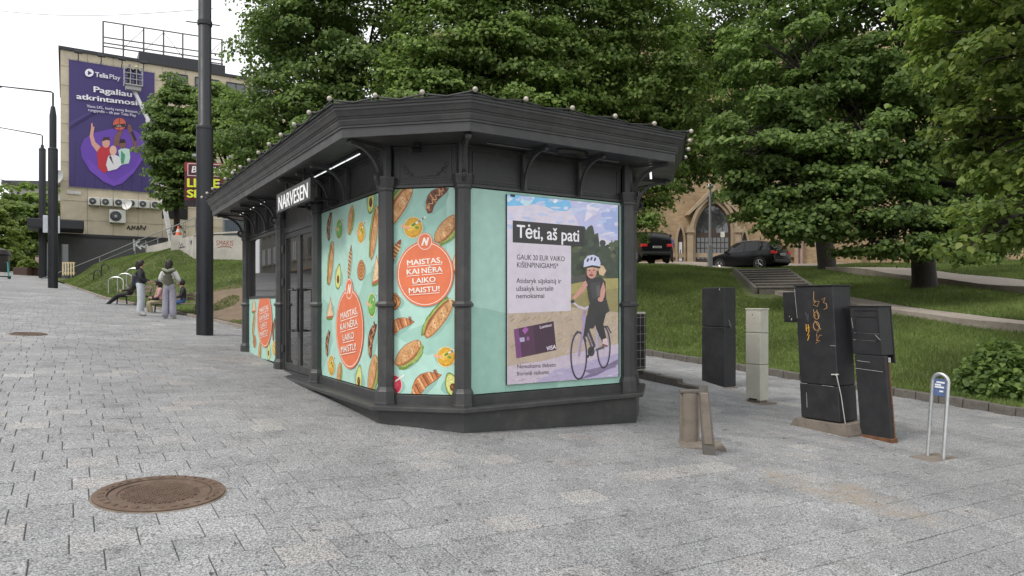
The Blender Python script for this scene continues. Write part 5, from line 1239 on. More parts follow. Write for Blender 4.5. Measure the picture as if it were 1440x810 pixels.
# steel frame on the roof
mb = MB(); FQ = Fr(FB.p(0, -2.2, 0), R3, -L3, UP); cq = Canvas(FQ, 1e3, 1e3)
px_ = [145, 173.5, 202, 230, 257, 284, 312]
for px in px_: a = cq.at(px, 30 + (px - 145) * .155); mb.cyl(FQ.p(a[0], 0, ztop), FQ.p(a[0], 0, a[1]), .075, None, 6)
for yy in (30, 52, 60, 65):
    a, b = cq.at(145, yy), cq.at(314, yy + 169 * .155 - (0 if yy < 40 else 1)); mb.cyl(FQ.p(a[0], 0, a[1]), FQ.p(b[0], 0, b[1]), .06, None, 6)
for p0, p1 in ((173, 202), (202, 230), (257, 230), (284, 312)):
    a, b = cq.at(p0, 64 + (p0 - 145) * .15), cq.at(p1, 33 + (p1 - 145) * .155); mb.cyl(FQ.p(a[0], .1, a[1]), FQ.p(b[0], .1, b[1]), .025, None, 5)
obj('roof_sign_frame', mb, mat('rust_brown_steel', (.13, .11, .10), .7), bld)
a, b = cq.at(194, 76), cq.at(314, 93); mb = MB(); mb.bx(FQ, a[0], b[0], -4, 1.0, ztop, a[1]); obj('roof_structure', mb, M_dkmetal, bld)
# banner
a = fb(97, 84); b = fb(217, 262); bw, bh = b[0] - a[0], a[1] - fb(97, 262)[1]; FN = FB.at(a[0], .10, a[1] - bh)
ban = root('banner', FN.p(bw / 2, 0, 0), 'huge purple banner with basketball players on the tan building', 'banner')
mb = MB(); mb.bx(FN, 0, bw, -.06, -.01, 0, bh); obj('sheet', mb, mat('purple_cloth', (.06, .045, .16), .7, var=.1, scale=.6), ban)
cv = Canvas(FN, bw, bh, .003); NV = (66, 54, 112)
cv.poly([(0, 0), (bw, 0), (bw, bh), (0, bh)], NV)
for i in range(9): x = bw * (.06 + .11 * i); cv.poly([(x, 0), (x + .09, 0), (x + .12 + .2 * math.sin(i), bh * .36), (x + .06 + .2 * math.sin(i), bh * .36)], (58, 46, 102)); cv.poly([(x + .12, 0), (x + .2, 0), (x + .2, bh * .3)], (74, 60, 124))
cv.poly([(0, bh * .47), (bw * .5, bh * .72), (bw * .5, bh * .735), (0, bh * .5)], (76, 64, 124)); cv.poly([(0, bh * .45), (bw * .42, bh * .66), (0, bh * .47)], (52, 42, 94))
cv.ppoly([(113, 208), (118, 196), (132, 187), (158, 181), (186, 182), (200, 190), (204, 206), (199, 226), (188, 243), (172, 258), (160, 262), (146, 256), (126, 240), (115, 222)], (104, 66, 172))
cv.ppoly([(122, 222), (160, 256), (190, 236), (200, 212), (202, 222), (188, 243), (172, 258), (160, 262), (146, 256), (126, 240)], (116, 74, 186))
pp = cv.ppoly; S1, S2 = (214, 160, 146), (122, 84, 78)
pp([(128, 180), (133, 178), (131, 190), (134, 200), (142, 207), (138, 216), (129, 204), (126, 192)], S1); pp([(128, 174), (130, 173), (131, 181), (128, 182)], S1)
pp([(136, 214), (142, 206), (153, 204), (156, 214), (152, 224), (156, 238), (146, 244), (138, 236)], (190, 48, 58)); cv.pell(149, 201, 5.5, 7, S1); pp([(143, 199), (146, 193), (153, 193), (155, 198), (150, 197)], (64, 40, 36))
pp([(160, 205), (160, 196), (166, 184), (173, 184), (168, 196), (167, 206)], S2); pp([(180, 175), (184, 176), (187, 188), (193, 202), (188, 214), (182, 212), (188, 204), (183, 190), (179, 182)], S2); pp([(183, 186), (187, 185), (192, 197), (189, 199)], (40, 40, 60))
pp([(166, 212), (172, 208), (182, 210), (183, 222), (181, 230), (170, 232)], (190, 216, 206)); pp([(170, 212), (176, 218), (174, 230), (170, 231)], (70, 150, 120)); cv.pell(172, 203, 5, 6.5, S2); pp([(167, 202), (169, 196), (175, 196), (177, 201)], (36, 28, 28))
pp([(149, 232), (152, 220), (160, 217), (168, 221), (171, 232), (164, 238), (152, 241)], (224, 222, 226)); pp([(153, 221), (156, 219), (158, 226), (160, 232), (157, 228)], (60, 58, 70)); cv.pell(159, 212, 5, 7, (226, 178, 160))
cv.pell(168, 175, 9, 8.6, (206, 98, 74)); pp([(159.5, 176), (176.5, 174), (176, 179), (160, 180)], (50, 44, 46)); cv.pline([(168, 166.5), (167, 184)], .05, (120, 50, 40)); cv.ptext('LKL', (164.5, 179), (171, 178.5), .16, (220, 200, 190), .02)
cv.pell(125.5, 103, 6.2, 5.6, (240, 238, 244)); pp([(123.5, 99.8), (129.5, 103.4), (123.5, 106.5)], NV)
cv.ptext('Telia', (134, 108.5), (152, 111), .42, (240, 238, 244), .03); cv.ptext('Play', (154, 111.3), (169, 113.6), .42, (240, 238, 244), .005)
cv.ptext('Pagaliau', (132, 130), (185, 137), .50, (242, 240, 246), .03); cv.ptext('atkrintamosios', (108, 139.5), (208, 150.5), .46, (242, 240, 246), .03)
cv.ptext('Visos LKL, kurių remia Betsson,', (122, 151.5), (194, 160), .24, (226, 222, 236), .015); cv.ptext('rungtynės – tik per Telia Play', (124, 157), (191, 165), .24, (226, 222, 236), .015)
obj('print', cv.mb, M_bprint, ban)
mb = MB()
for t in range(24): mb.bx(FN, bw * t / 23 - .03, bw * t / 23 + .03, -.08, .02, bh - .02, bh + .12); mb.bx(FN, bw * t / 23 - .03, bw * t / 23 + .03, -.08, .02, -.12, .02)
obj('lacing', mb, M_rail, ban)['kind'] = 'stuff'
# cooling units and dishes on the wall
def wall_ac(px, py, wpx, hpx, label):
    x, z = fb(px, py); w = wpx / F * 60; h = hpx / F * 60; t = root('wall_cooling_unit', FB.p(x, .3, z - h / 2), label, 'air conditioner', 'cooling units on the banner building'); f = Fr(FB.p(x, 0, z), R3, -L3, UP)
    mb = MB(); mb.bx(f, -w / 2, w / 2, .12, .52, -h / 2, h / 2, .03); obj('housing', mb, M_acwhite, t)
    q = Fr(f.p(-w * .12, .52, 0), R3, UP, -L3); mb = MB(); mb.lathe(q, [(h * .40, -.01), (h * .40, .02), (h * .36, .03)], 18); g = obj('fan_grille', mb, M_dkmetal, t)
    mb = MB(); mb.lathe(q, [(h * .13, .03), (h * .12, .05), (.01, .055)], 10)
    for k in range(3): mb.tube([q.p(h * .12 * (k + 1) * math.cos(a), h * .12 * (k + 1) * math.sin(a), .04) for a in [2 * math.pi * i / 16 for i in range(17)]], .008, 4)
    obj('fan_hub', mb, M_rail, g)
    mb = MB(); mb.bx(f, -w * .4, -w * .35, 0, .5, -h / 2 - .06, -h / 2); mb.bx(f, w * .35, w * .4, 0, .5, -h / 2 - .06, -h / 2); obj('bracket', mb, M_dkmetal, t)
for px, py, l in ((132, 284, 'leftmost small cooling unit in the row below the banner'), (150, 285, 'second small cooling unit from the left below the banner'), (168, 286, 'third small cooling unit from the left below the banner'), (186, 287, 'fourth small cooling unit, behind the white dish'), (202, 288, 'fifth small cooling unit below the banner'), (219, 289, 'rightmost small cooling unit below the banner')): wall_ac(px, py, 14, 11, l)
wall_ac(165, 305, 20, 18, 'large square cooling unit below the row of small ones')
def dish(px, py, rpx, lab, fr, off, mt):
    c_ = Canvas(fr, 1e3, 1e3); x, z = c_.at(px, py); r = rpx / F * 60; o = fr.p(x, off, z); t = root('satellite_dish', o - UP * r, lab, 'satellite dish', 'satellite dishes on the banner building')
    d = (Vector((-.15, -1, .25))).normalized(); ex = d.orthogonal().normalized(); q = Fr(o, ex, d.cross(ex), d)
    mb = MB(); mb.lathe(q, [(.02, -.16 * r / .7), (r * .35, -.13 * r / .7), (r * .7, -.05 * r / .7), (r, .09 * r / .7), (r * .99, .10 * r / .7), (r * .69, -.03 * r / .7), (r * .34, -.11 * r / .7), (.02, -.14 * r / .7)], 24, 0, False); obj('reflector', mb, mt, t)
    mb = MB(); mb.tube([o - d * .12, o - d * .3 - UP * .1, fr.p(x, 0, z - .2)], .05, 6); mb.tube([o - UP * r * .9 + d * .05, o + d * r * .9], .02, 5); mb.ball(o + d * r * .9, .07, 8, 5); obj('mount', mb, M_rail, t)
dish(178, 290, 7.5, 'small white dish in front of the cooling unit row', FB, 1.0, mat('dish_white', (.66, .66, .64), .5))
dish(80, 251, 10.5, 'big grey dish at the left corner of the banner building', FB, .5, mat('dish_grey', (.42, .43, .44), .5))
x, z = fb(104, 271); mb = MB(); mb.bx(FB, x - .5, x + .5, .05, .09, z - .13, z + .13); tag(obj('name_plate', mb, mat('plate_white', (.62, .60, .58), .5)), 'small pale name plate under the banner corner', 'sign')
# boom lift with two workers
FW = Fr(FB.p(0, 1.9, 0), R3, -L3, UP); cw = Canvas(FW, 1e3, 1e3); a = cw.at(174.5, 119); b = cw.at(200, 98)
lb = cw.at(246, 312); lift = root('boom_lift', Vector((*FW.p(lb[0], 0, 0)[:2], 4.2)), 'aerial lift with white boom and work basket in front of the banner', 'aerial lift')
f = FW.at(a[0], 0, a[1]); w, h = b[0] - a[0], b[1] - a[1]; mb = MB(); mb.bx(f, 0, w, -.45, .45, -.05, .05); mb.bx(f, .1, w - .1, -.3, .3, -.4, -.05)
for zz in (.45, h * .62, h): 
    for y in (-.45, .45): mb.cyl(f.p(0, y, zz), f.p(w, y, zz), .035, None, 6)
    for x in (0, w): mb.cyl(f.p(x, -.45, zz), f.p(x, .45, zz), .035, None, 6)
for i in range(4):
    for y in (-.45, .45): mb.cyl(f.p(w * i / 3, y, 0), f.p(w * i / 3, y, h), .03, None, 6)
obj('basket', mb, mat('basket_grey', (.36, .36, .37), .5), lift)
p0 = f.p(w * .55, -.2, -.3); p1 = FW.p(*[cw.at(208, 168)[0], 0, cw.at(208, 168)[1]]); p2 = FW.p(lb[0], 0, 5.4); mb = MB(); mb.tube([p0, p1], .17, 4, sm=False); mb.tube([p1, p2], .22, 4, sm=False); obj('boom', mb, mat('boom_white', (.68, .67, .68), .4), lift)
mb = MB(); mb.bx(Fr((p2.x, p2.y, 4.2), R3, -L3), -2.5, 1.2, -1, 1, .5, 1.5, .1); obj('chassis', mb, M_acwhite, lift)
for x in (-1.8, .6):
    for y in (-.95, .95): q = Fr((p2.x, p2.y, 4.2), R3, -L3); mb = MB(); mb.cyl(q.p(x, y - .15, .45), q.p(x, y + .15, .45), .45, None, 14); obj('wheel', mb, M_wire, lift)
for xx, hc, l in ((w * .30, M_dkcloth, 'worker in black with dark cap standing in the lift basket'), (w * .68, mat('hi_vis_helmet', (.55, .62, .04), .4), 'worker in black with yellow helmet standing in the lift basket')):
    J, B = standing(((.14, .25, 1.18), (.34, .2, 1.22)), ((.14, -.25, 1.18), (.34, -.2, 1.30))); person(l, pfr(f.p(xx, 0, .05), 120), J, B, [M_skin, M_dkcloth, M_dkcloth, M_dkcloth], 'short', None, 'workers in the lift basket', .98, hc)

# billboard, retaining wall, railing, container, cone, pallet
Yb = 44.0; o = P(259.5, 290, Yb); FV = Fr(o, Vector((1, .18, 0)).normalized(), Vector((.18, -1, 0)).normalized(), UP); cv = Canvas(FV, 100, 100, .004)
bw = cv.at(352, 290)[0]; bh = cv.at(259.5, 228)[1]; cv.w, cv.h = bw, bh; bb = root('billboard', Vector((o.x + bw / 2, o.y, hz(o.x, o.y))), 'dark red event billboard with yellow letters behind the lamp post', 'billboard')
mb = MB(); mb.bx(FV, 0, bw, -.25, -.02, 0, bh, .02); obj('panel', mb, M_dkmetal, bb)
cv.poly([(0, 0), (bw, 0), (bw, bh), (0, bh)], (92, 26, 38)); cv.poly([(0, bh * .8), (bw, bh * .62), (bw, bh), (0, bh)], (150, 40, 50)); cv.poly([(0, 0), (bw, 0), (bw, bh * .14), (0, bh * .14)], (36, 26, 32))
cv.line([(.2, bh * .97), (bw - .2, bh * .97), (bw - .2, bh * .70), (.2, bh * .70), (.2, bh * .97)], .05, (214, 196, 196)); cv.poly([(.25, bh * .72), (bw - .25, bh * .72), (bw - .25, bh * .95), (.25, bh * .95)], (70, 22, 34))
cv.text('Birželio 6 d.', (bw * .11, bh * .77), (bw * .80, bh * .77), .42, (238, 230, 232), .035, True, .15)
cv.text('LI', (bw * .05, bh * .44), (bw * .17, bh * .44), .55, (226, 236, 60), .05); cv.text('E', (bw * .43, bh * .44), (bw * .53, bh * .44), .55, (226, 236, 60), .05); cv.text('SI', (bw * .05, bh * .20), (bw * .18, bh * .20), .50, (226, 236, 60), .05)
obj('print', cv.mb, M_bprint, bb)
mb = MB()
for x in (.28 * bw, .7 * bw): q = FV.p(x, -.14, 0); mb.cyl((q.x, q.y, hz(q.x, q.y) - .3), q, .09, None, 8)
mb.cyl(FV.p(.2 * bw, -.12, .2), FV.p(.36 * bw, .9, -1.6), .05, None, 6); obj('posts', mb, M_rail, bb)
for x in (.2, .75): mb = MB(); mb.tube([FV.p(x * bw, -.1, bh), FV.p(x * bw, .5, bh + .35)], .03, 5); mb.bx(FV.at(x * bw, .5, bh + .25), -.2, .2, -.1, .1, 0, .18, .03); obj('floodlight', mb, M_rail, bb)
c0, c1, c2 = P(273, 331, 35.0), P(356, 331.5, 33.4), P(206, 347, 41.5)
wl_ = root('retaining_wall', Vector((c0.x, c0.y, hz(c0.x, c0.y))), 'pale concrete retaining wall with graffiti on top of the left lawn', 'wall')
def wallseg(a, b, za, zb, th=.3):
    d = Vector((b.x - a.x, b.y - a.y, 0)).normalized(); n = Vector((d.y, -d.x, 0)); n = n if n.y < 0 else -n; mb = MB(); lo = min(hz(a.x, a.y), hz(b.x, b.y)) - 1.0
    mb.add([Vector((p.x, p.y, z)) + n * s for s in (0, -th) for p, z in ((a, lo), (b, lo), (b, zb), (a, za))], [(0, 1, 2, 3), (7, 6, 5, 4), (3, 2, 6, 7), (1, 5, 6, 2), (0, 3, 7, 4), (0, 4, 5, 1)]); return mb, Fr(a, d, n, UP)
mb, f1 = wallseg(c0, c1, c0.z, c1.z); w1 = obj('wall_segment', mb, M_lconc, wl_)
mb, f2 = wallseg(c2, c0 - Vector((.02, 0, 0)), c2.z, c0.z); w2 = obj('wall_segment', mb, M_lconc, wl_)
mb = MB(); mb.bx(f1, -.03, 3.2, -.34, .04, .0, .08); obj('coping', mb, M_lconc, w1)
cv = Canvas(f1, 100, 100, .004); cv.fr = Fr(f1.o - UP * 5, f1.ex, f1.ey, UP); cv.w = cv.h = 100
cv.fr.o = f1.o - UP * 5; cv.ptext('SMAKIS', (304, 345), (328, 345.5), .26, (150, 66, 50), .0); cv.pline([(306, 348), (313, 346.5), (322, 347), (326, 348.5)], .035, (150, 66, 50)); obj('graffiti', cv.mb, M_bprint, w1)
cv = Canvas(Fr(f2.o - UP * 5, f2.ex, f2.ey, UP), 100, 100, .004)
for pts in ([(249, 345), (252, 341), (254, 347), (256, 342), (258, 348)], [(267, 338), (269, 344), (270, 338), (268, 341)], [(250, 349), (260, 347)]): cv.pline(pts, .05, (60, 62, 74))
obj('graffiti', cv.mb, M_bprint, w2)
cv = Canvas(Fr(FB.p(0, .51, 0), R3, -L3, UP), 100, 100, .006)
for pts in ([(188, 335), (189, 352)], [(188, 335), (194, 333), (196, 339), (190, 343), (198, 350)], [(196, 349), (199, 345), (203, 348), (206, 344), (209, 349)]): cv.pline(pts, .13, (210, 210, 208))
obj('graffiti', cv.mb, M_bprint, bld)
cv = Canvas(Fr(FB.p(0, .03, 0), R3, -L3, UP), 100, 100, .006)
for pts in ([(179, 322), (181, 318), (183, 323)], [(185, 323), (186, 318), (189, 322), (190, 318)], [(192, 323), (194, 318), (196, 323)], [(198, 322), (198, 317), (203, 323), (205, 318)], [(235, 328), (239, 318), (243, 328), (246, 318), (250, 326), (254, 318), (260, 327)]): cv.pline(pts, .11, (66, 62, 56))
obj('graffiti', cv.mb, M_bprint, bld)
rl = root('handrail', Vector((c0.x, c0.y, hz(c0.x, c0.y))), 'grey tubular handrail along the retaining wall and steps', 'railing'); mb = MB()
A = [P(58, 392, 52), P(100, 377, 50), P(140, 361, 48), P(190, 340, 45), P(240, 320, 40), P(275, 306, 35.2)]; mb.tube(A, .03, 6); mb.tube([p - UP * .35 for p in A[2:]], .02, 6)
B_ = [P(275, 308, 35.1), P(315, 308.5, 34.3), P(356, 309, 33.5)]; mb.tube(B_, .028, 6); obj('top_rail', mb, M_rail, rl)
for p in A + B_ + [P(205, 338, 43), P(222, 331, 41.5), P(258, 313, 37)]: mb = MB(); mb.cyl(Vector((p.x, p.y, min(hz(p.x, p.y), p.z - .8) - .2)), p, .028, None, 6); obj('rail_post', mb, M_rail, rl)
q = P(313, 332, 40); f = Fr((q.x, q.y, hz(q.x, q.y) - .1), Vector((1, .1, 0)).normalized(), Vector((-.1, 1, 0)).normalized()); t = root('metal_container', f.o, 'blue grey corrugated metal container above the retaining wall', 'container'); top = P(313, 283, 40).z - f.o.z
mb = MB(); mb.bx(f, 0, .98, 0, 2.4, 0, top, .02); obj('body', mb, mat('blue_grey_sheet', (.10, .125, .155), .6, var=.1), t)
mb = MB()
for i in range(9): mb.bx(f, .05 + .1 * i, .10 + .1 * i, -.03, .0, .1, top - .35)
obj('corrugation', mb, mat('blue_grey_sheet', (.1, .12, .15)), t); mb = MB(); mb.bx(f, .25, .75, -.02, -.002, top - .28, top - .16); obj('label_plate', mb, M_acwhite, t)
q = P(251, 332, 37); t = root('traffic_cone', q, 'orange and white traffic cone on the retaining wall', 'traffic cone'); fz = Fr(q)
M_cone = mat('cone_orange', (.62, .11, .05), .5)
mb = MB(); mb.bx(fz, -.3, .3, -.2, .2, -1.2, .03); obj('concrete_block', mb, M_lconc, t); mb = MB(); mb.lathe(fz, [(.17, .03), (.12, .2)], 12); mb.lathe(fz, [(.085, .36), (.03, .56)], 12); obj('cone', mb, M_cone, t); mb = MB(); mb.lathe(fz, [(.12, .2), (.085, .36)], 12, 0, False); obj('reflective_band', mb, M_acwhite, t)
q = P(87, 385, 47); f = Fr(q, (1, 0, 0), (0, 1, 0)); t = root('wooden_pallet', q, 'pale yellow wooden pallet standing on edge at the lawn corner', 'pallet'); M_pal = mat('pale_wood', (.62, .52, .32), .7, var=.1)
for i in range(5): mb = MB(); mb.bx(f, .02 + .18 * i, .11 + .18 * i, 0, .03, -.1, .78); obj('board', mb, M_pal, t)
for z in (.02, .7): mb = MB(); mb.bx(f, 0, .83, .03, .12, z, z + .09); obj('batten', mb, M_pal, t)
# far end of the square: planter, scooter, sign
q = G(18, 386); f = Fr(q, (1, 0, 0), (0, 1, 0)); t = root('planter_box', q, 'brown rectangular street planter with small shrubs at the far left', 'planter'); s = q.y / F
mb = MB(); mb.bx(f, 0, 20 * s, 0, 1.0, -.1, 10 * s, .03); obj('box', mb, mat('brown_planter', (.085, .05, .042), .7), t); mb = MB(); mb.bx(f, 20.5 * s, 29 * s, .8, 1.8, -.1, 10 * s, .03); obj('box', mb, mat('brown_planter', (.08, .05, .04)), t)
PLANTER = (f.p(14 * s, .7, 11 * s), 15 * s)
q = G(3, 392); f = pfr(q, 80); t = root('electric_scooter', q, 'parked teal electric scooter at the far left edge', 'scooter')
mb = MB(); mb.bx(f, -.5, .45, -.08, .08, .12, .2, .02); obj('deck', mb, M_dkmetal, t); mb = MB(); mb.tube([f.p(.5, 0, .1), f.p(.42, 0, 1.15)], .04, 8); obj('stem', mb, mat('teal_paint', (.05, .42, .38), .4), t)
mb = MB(); mb.tube([f.p(.42, -.25, 1.15), f.p(.42, .25, 1.15)], .02, 6); obj('handlebar', mb, M_dkmetal, t)
for x in (-.55, .55): mb = MB(); mb.cyl(f.p(x, -.03, .12), f.p(x, .03, .12), .12, None, 14); obj('wheel', mb, M_wire, t)
q = G(49, 385); s = q.y / F; t = root('poster_stand', q, 'small pink poster stand near the canopy entrance', 'sign'); f = Fr(q, (1, 0, 0), (0, 1, 0)); mb = MB(); mb.bx(f, 0, 7 * s, 0, .15, -.1, 26 * s, .03); obj('panel', mb, M_dkmetal, t); mb = MB(); mb.bx(f, .5 * s, 6.5 * s, -.01, 0, 4 * s, 24 * s); obj('poster', mb, mat('faded_poster', (.42, .30, .27), .6, var=.4, scale=3), t)
q = G(43, 380); s = q.y / F; t = root('signal_post', q, 'grey signal post with red light under the far trees', 'traffic light'); mb = MB(); mb.cyl(q - UP * .1, q + UP * 46 * s, .09, None, 8); obj('post', mb, M_rail, t); mb = MB(); mb.bx(Fr(q + Vector((.5, 0, 20 * s))), .0, .45, -.15, .15, 0, 1.2, .04); mb.bx(Fr(q + Vector((0, 0, 20 * s))), .0, .5, -.03, .03, .5, .6); hd_ = obj('signal_head', mb, M_dkmetal, t)
mb = MB(); mb.ball(q + Vector((.72, -.16, 20 * s + .95)), .17, 10, 6); obj('red_light', mb, mat('red_lens', (.9, .04, .02), .4, var=0, emit=2.5), hd_)
q = G(-4, 382); s = q.y / F; t = root('market_stand', q, 'dark round-roofed stand with pink poster at the left edge', 'stall'); mb = MB(); mb.lathe(Fr(q), [(1.0, -.1), (1.0, 22 * s), (1.15, 24 * s), (1.0, 30 * s), (.3, 33 * s)], 18); obj('drum', mb, M_dkmetal, t); mb = MB(); mb.bx(Fr(q), -.3, .75, -1.1, -1.0, 10 * s, 21 * s); obj('poster', mb, mat('faded_poster', (.4, .3, .27)), t)
# overhead wires
for (a, b, l) in ((P(-60, 252, 60), P(62, 253, 60), 'low thin overhead wire at the far left'), (P(-80, 4, 40), P(300, 12, 30), 'high thin overhead wire above the left street')):
    mb = MB(); mb.tube([a.lerp(b, t) - UP * (.5 * math.sin(math.pi * t)) for t in [i / 10 for i in range(11)]], .012, 5); tag(obj('overhead_wire', mb, M_wire), l, 'wire')
# pale house beyond the street trees
q = P(30, 260, 95); f = Fr((q.x - 6, q.y, 2), (1, .1, 0), (-.1, 1, 0)); t = root('far_house', f.o, 'pale house with eaves far behind the left trees', 'building'); mb = MB(); mb.bx(f, 4, 24, 0, 10, 0, q.z - 2); obj('wall', mb, mat('pale_render', (.42, .41, .38), .8), t); mb = MB(); mb.bx(f, 3.4, 24.6, -.6, 10.6, q.z - 2, q.z - 1.4); obj('roof', mb, M_greywall, t)

# ------------------------------------------------------------------ yellow brick building with the arched door
def brick_mat():
    m = bpy.data.materials.new('yellow_brick'); n, l = nodes(m); b = n['Principled BSDF']; tc = n.new('ShaderNodeNewGeometry')
    sp = n.new('ShaderNodeSeparateXYZ'); l.new(tc.outputs['Position'], sp.inputs[0]); cb_ = n.new('ShaderNodeCombineXYZ'); l.new(sp.outputs['X'], cb_.inputs[0]); l.new(sp.outputs['Z'], cb_.inputs[1])
    br = n.new('ShaderNodeTexBrick'); br.inputs['Scale'].default_value = 1; br.inputs['Brick Width'].default_value = .30; br.inputs['Row Height'].default_value = .10; br.inputs['Mortar Size'].default_value = .012
    br.inputs['Color1'].default_value = (.42, .295, .165, 1); br.inputs['Color2'].default_value = (.30, .195, .105, 1); br.inputs['Mortar'].default_value = (.30, .25, .18, 1); l.new(cb_.outputs[0], br.inputs['Vector'])
    nz = n.new('ShaderNodeTexNoise'); nz.inputs['Scale'].default_value = .7; nz.inputs['Detail'].default_value = 6; l.new(tc.outputs['Position'], nz.inputs['Vector'])
    mr = n.new('ShaderNodeMapRange'); mr.inputs[1].default_value = .3; mr.inputs[2].default_value = .7; mr.inputs[3].default_value = .75; mr.inputs[4].default_value = 1.15; l.new(nz.outputs['Fac'], mr.inputs[0])
    mx = n.new('ShaderNodeMixRGB'); mx.blend_type = 'MULTIPLY'; mx.inputs[0].default_value = 1; l.new(br.outputs[0], mx.inputs[1]); l.new(mr.outputs[0], mx.inputs[2]); l.new(mx.outputs[0], b.inputs['Base Color']); b.inputs['Roughness'].default_value = .85
    return m
M_brick = brick_mat(); M_stone = mat('sand_stone_trim', (.37, .29, .20), .8, var=.15, scale=2, dirt=(.3, .22, .14), dirt_amt=.5, dscale=1.2); M_brown = mat('dark_brown_door', (.055, .036, .026), .5, var=.15)
YA = 50.0; o = P(880, 428, YA); o.z = 0; FA = Fr(o, (1, 0, 0), (0, -1, 0), UP); ca = Canvas(FA, 1e3, 1e3); fa = ca.at
ab = root('arched_building', Vector((o.x + 8, o.y, hz(o.x + 8, o.y))), 'yellow brick building with a big pointed arch door', 'building'); zb = fa(1000, 371)[1]
mb = MB(); mb.bx(FA, -14, fa(1560, 300)[0], -12, 0, zb - 2, fa(1000, 52)[1]); obj('wall', mb, M_brick, ab)
mb = MB(); mb.bx(FA, -14.2, fa(1563, 300)[0], -12.2, .25, fa(1000, 52)[1], fa(1000, 44)[1]); obj('roof_edge', mb, M_stone, ab)
mb = MB(); mb.bx(FA, -14.1, fa(1180, 300)[0], 0, .2, fa(1000, 205)[1], fa(1000, 200)[1]); mb.bx(FA, -14.1, fa(1180, 300)[0], 0, .12, fa(1000, 362)[1], fa(1000, 356)[1]); obj('string_course', mb, M_stone, ab)
def arch_pts(cx, hw, zspring, zap, n=9):
    h = zap - zspring; Rr = (hw * hw + h * h) / (2 * hw); L = [];
    amax = math.asin(min(1, h / Rr))
    for i in range(n + 1): a = amax * i / n; L.append((cx - hw + Rr - Rr * math.cos(a), zspring + Rr * math.sin(a)))
    return L + [(2 * cx - x, z) for x, z in L[::-1][1:]]
cxA = fa(1002, 330)[0]; hw = 24.5 / F * YA; zs, za_ = fa(1002, 326)[1], fa(1002, 285)[1]
inn = [(cxA - hw, zb)] + arch_pts(cxA, hw, zs, za_) + [(cxA + hw, zb)]
mb = MB(); mb.prism(FA, inn, .02, .06); dr = obj('door', mb, M_brown, ab)
for k, (s0, s1, y1) in enumerate(((1.02, 1.16, .25), (1.18, 1.34, .45))):
    A1 = [(cxA - hw * s0, zb)] + arch_pts(cxA, hw * s0, zs, zs + (za_ - zs) * s0) + [(cxA + hw * s0, zb)]; A2 = [(cxA - hw * s1, zb)] + arch_pts(cxA, hw * s1, zs, zs + (za_ - zs) * s1) + [(cxA + hw * s1, zb)]; mb = MB()
    for i in range(len(A1) - 1): mb.prism(FA, [A1[i], A1[i + 1], A2[i + 1], A2[i]], 0, y1)
    obj('arch_moulding', mb, M_stone, ab)
gz_ = fa(1002, 268)[1]; mb = MB()
for s in (-1, 1): mb.prism(FA, [(cxA + s * hw * 1.45, zs + 1.15), (cxA, gz_ - .1), (cxA, gz_ + .3), (cxA + s * hw * 1.62, zs + 1.15)], 0, .5)
obj('gable_moulding', mb, M_stone, ab)
mb = MB()
for s in (-1, 1): mb.bx(FA, cxA + s * hw * 1.36 - .18, cxA + s * hw * 1.36 + .18, 0, .5, zb, zs + .35)
for s in (-1, 1): mb.bx(FA, cxA + s * hw * 1.36 - .26, cxA + s * hw * 1.36 + .26, 0, .6, zs - .1, zs + .15)
obj('pier', mb, M_stone, ab)
# glazing of the door
ztr = fa(1002, 330)[1]; panes = []
for i in range(8): 
    xa = cxA - hw + .12 + i * (2 * hw - .2) / 8
    for j in range(4):
        z0 = zb + .35 + j * (ztr - zb - .5) / 4
        if i in (3, 4) and j == 0: continue
        panes.append((xa, xa + (2 * hw - .2) / 8 - .07, z0, z0 + (ztr - zb - .5) / 4 - .07))
for p in panes: mb = MB(); mb.bx(FA, p[0], p[1], .055, .075, p[2], p[3]); obj('pane', mb, M_skyglass, dr)
for i in range(7):
    a0, a1 = math.pi * (i + .06) / 7, math.pi * (i + .94) / 7
    for r0, r1 in ((.22, .55), (.60, .88)):
        q = [(cxA + hw * r * math.cos(a), ztr + .1 + (za_ - ztr - .1) * r * math.sin(a)) for r, a in ((r0, a0), (r1, a0), (r1, (a0 + a1) / 2), (r1, a1), (r0, a1))]; mb = MB(); mb.prism(FA, q, .055, .075); obj('pane', mb, M_skyglass, dr)
mb = MB(); mb.bx(FA, cxA + .55, cxA + .85, .076, .085, zb + 1.9, zb + 2.3); obj('notice', mb, M_acwhite, dr)
for px, ph in ((956.5, 322), (1046, 328)):
    cx_ = fa(px, 340)[0]; w_ = 4.0 / F * YA; z1 = fa(px, ph)[1]; z0 = fa(px, 370)[1]; mb = MB(); mb.prism(FA, [(cx_ - w_, z0)] + arch_pts(cx_, w_, z1 - .9, z1, 5) + [(cx_ + w_, z0)], .02, .05); wn_ = obj('lancet_window', mb, M_brown, ab)
    mb = MB(); mb.bx(FA, cx_ - w_ * .6, cx_ + w_ * .6, .05, .07, z0 + .15, z1 - .95); obj('white_poster', mb, mat('white_poster', (.72, .73, .74), .5), wn_)
    mb = MB(); mb.bx(FA, cx_ - .03, cx_ + .03, .07, .075, z0 + .6, z1 - 1.5); obj('poster_mark', mb, M_dkmetal, wn_)
    A1 = [(cx_ - w_ * 1.1, z0)] + arch_pts(cx_, w_ * 1.1, z1 - .9, z1 + .1, 5) + [(cx_ + w_ * 1.1, z0)]; A2 = [(cx_ - w_ * 1.7, z0)] + arch_pts(cx_, w_ * 1.7, z1 - .9, z1 + .5, 5) + [(cx_ + w_ * 1.7, z0)]; mb = MB()
    for i in range(len(A1) - 1): mb.prism(FA, [A1[i], A1[i + 1], A2[i + 1], A2[i]], 0, .2)
    obj('window_moulding', mb, M_stone, wn_)
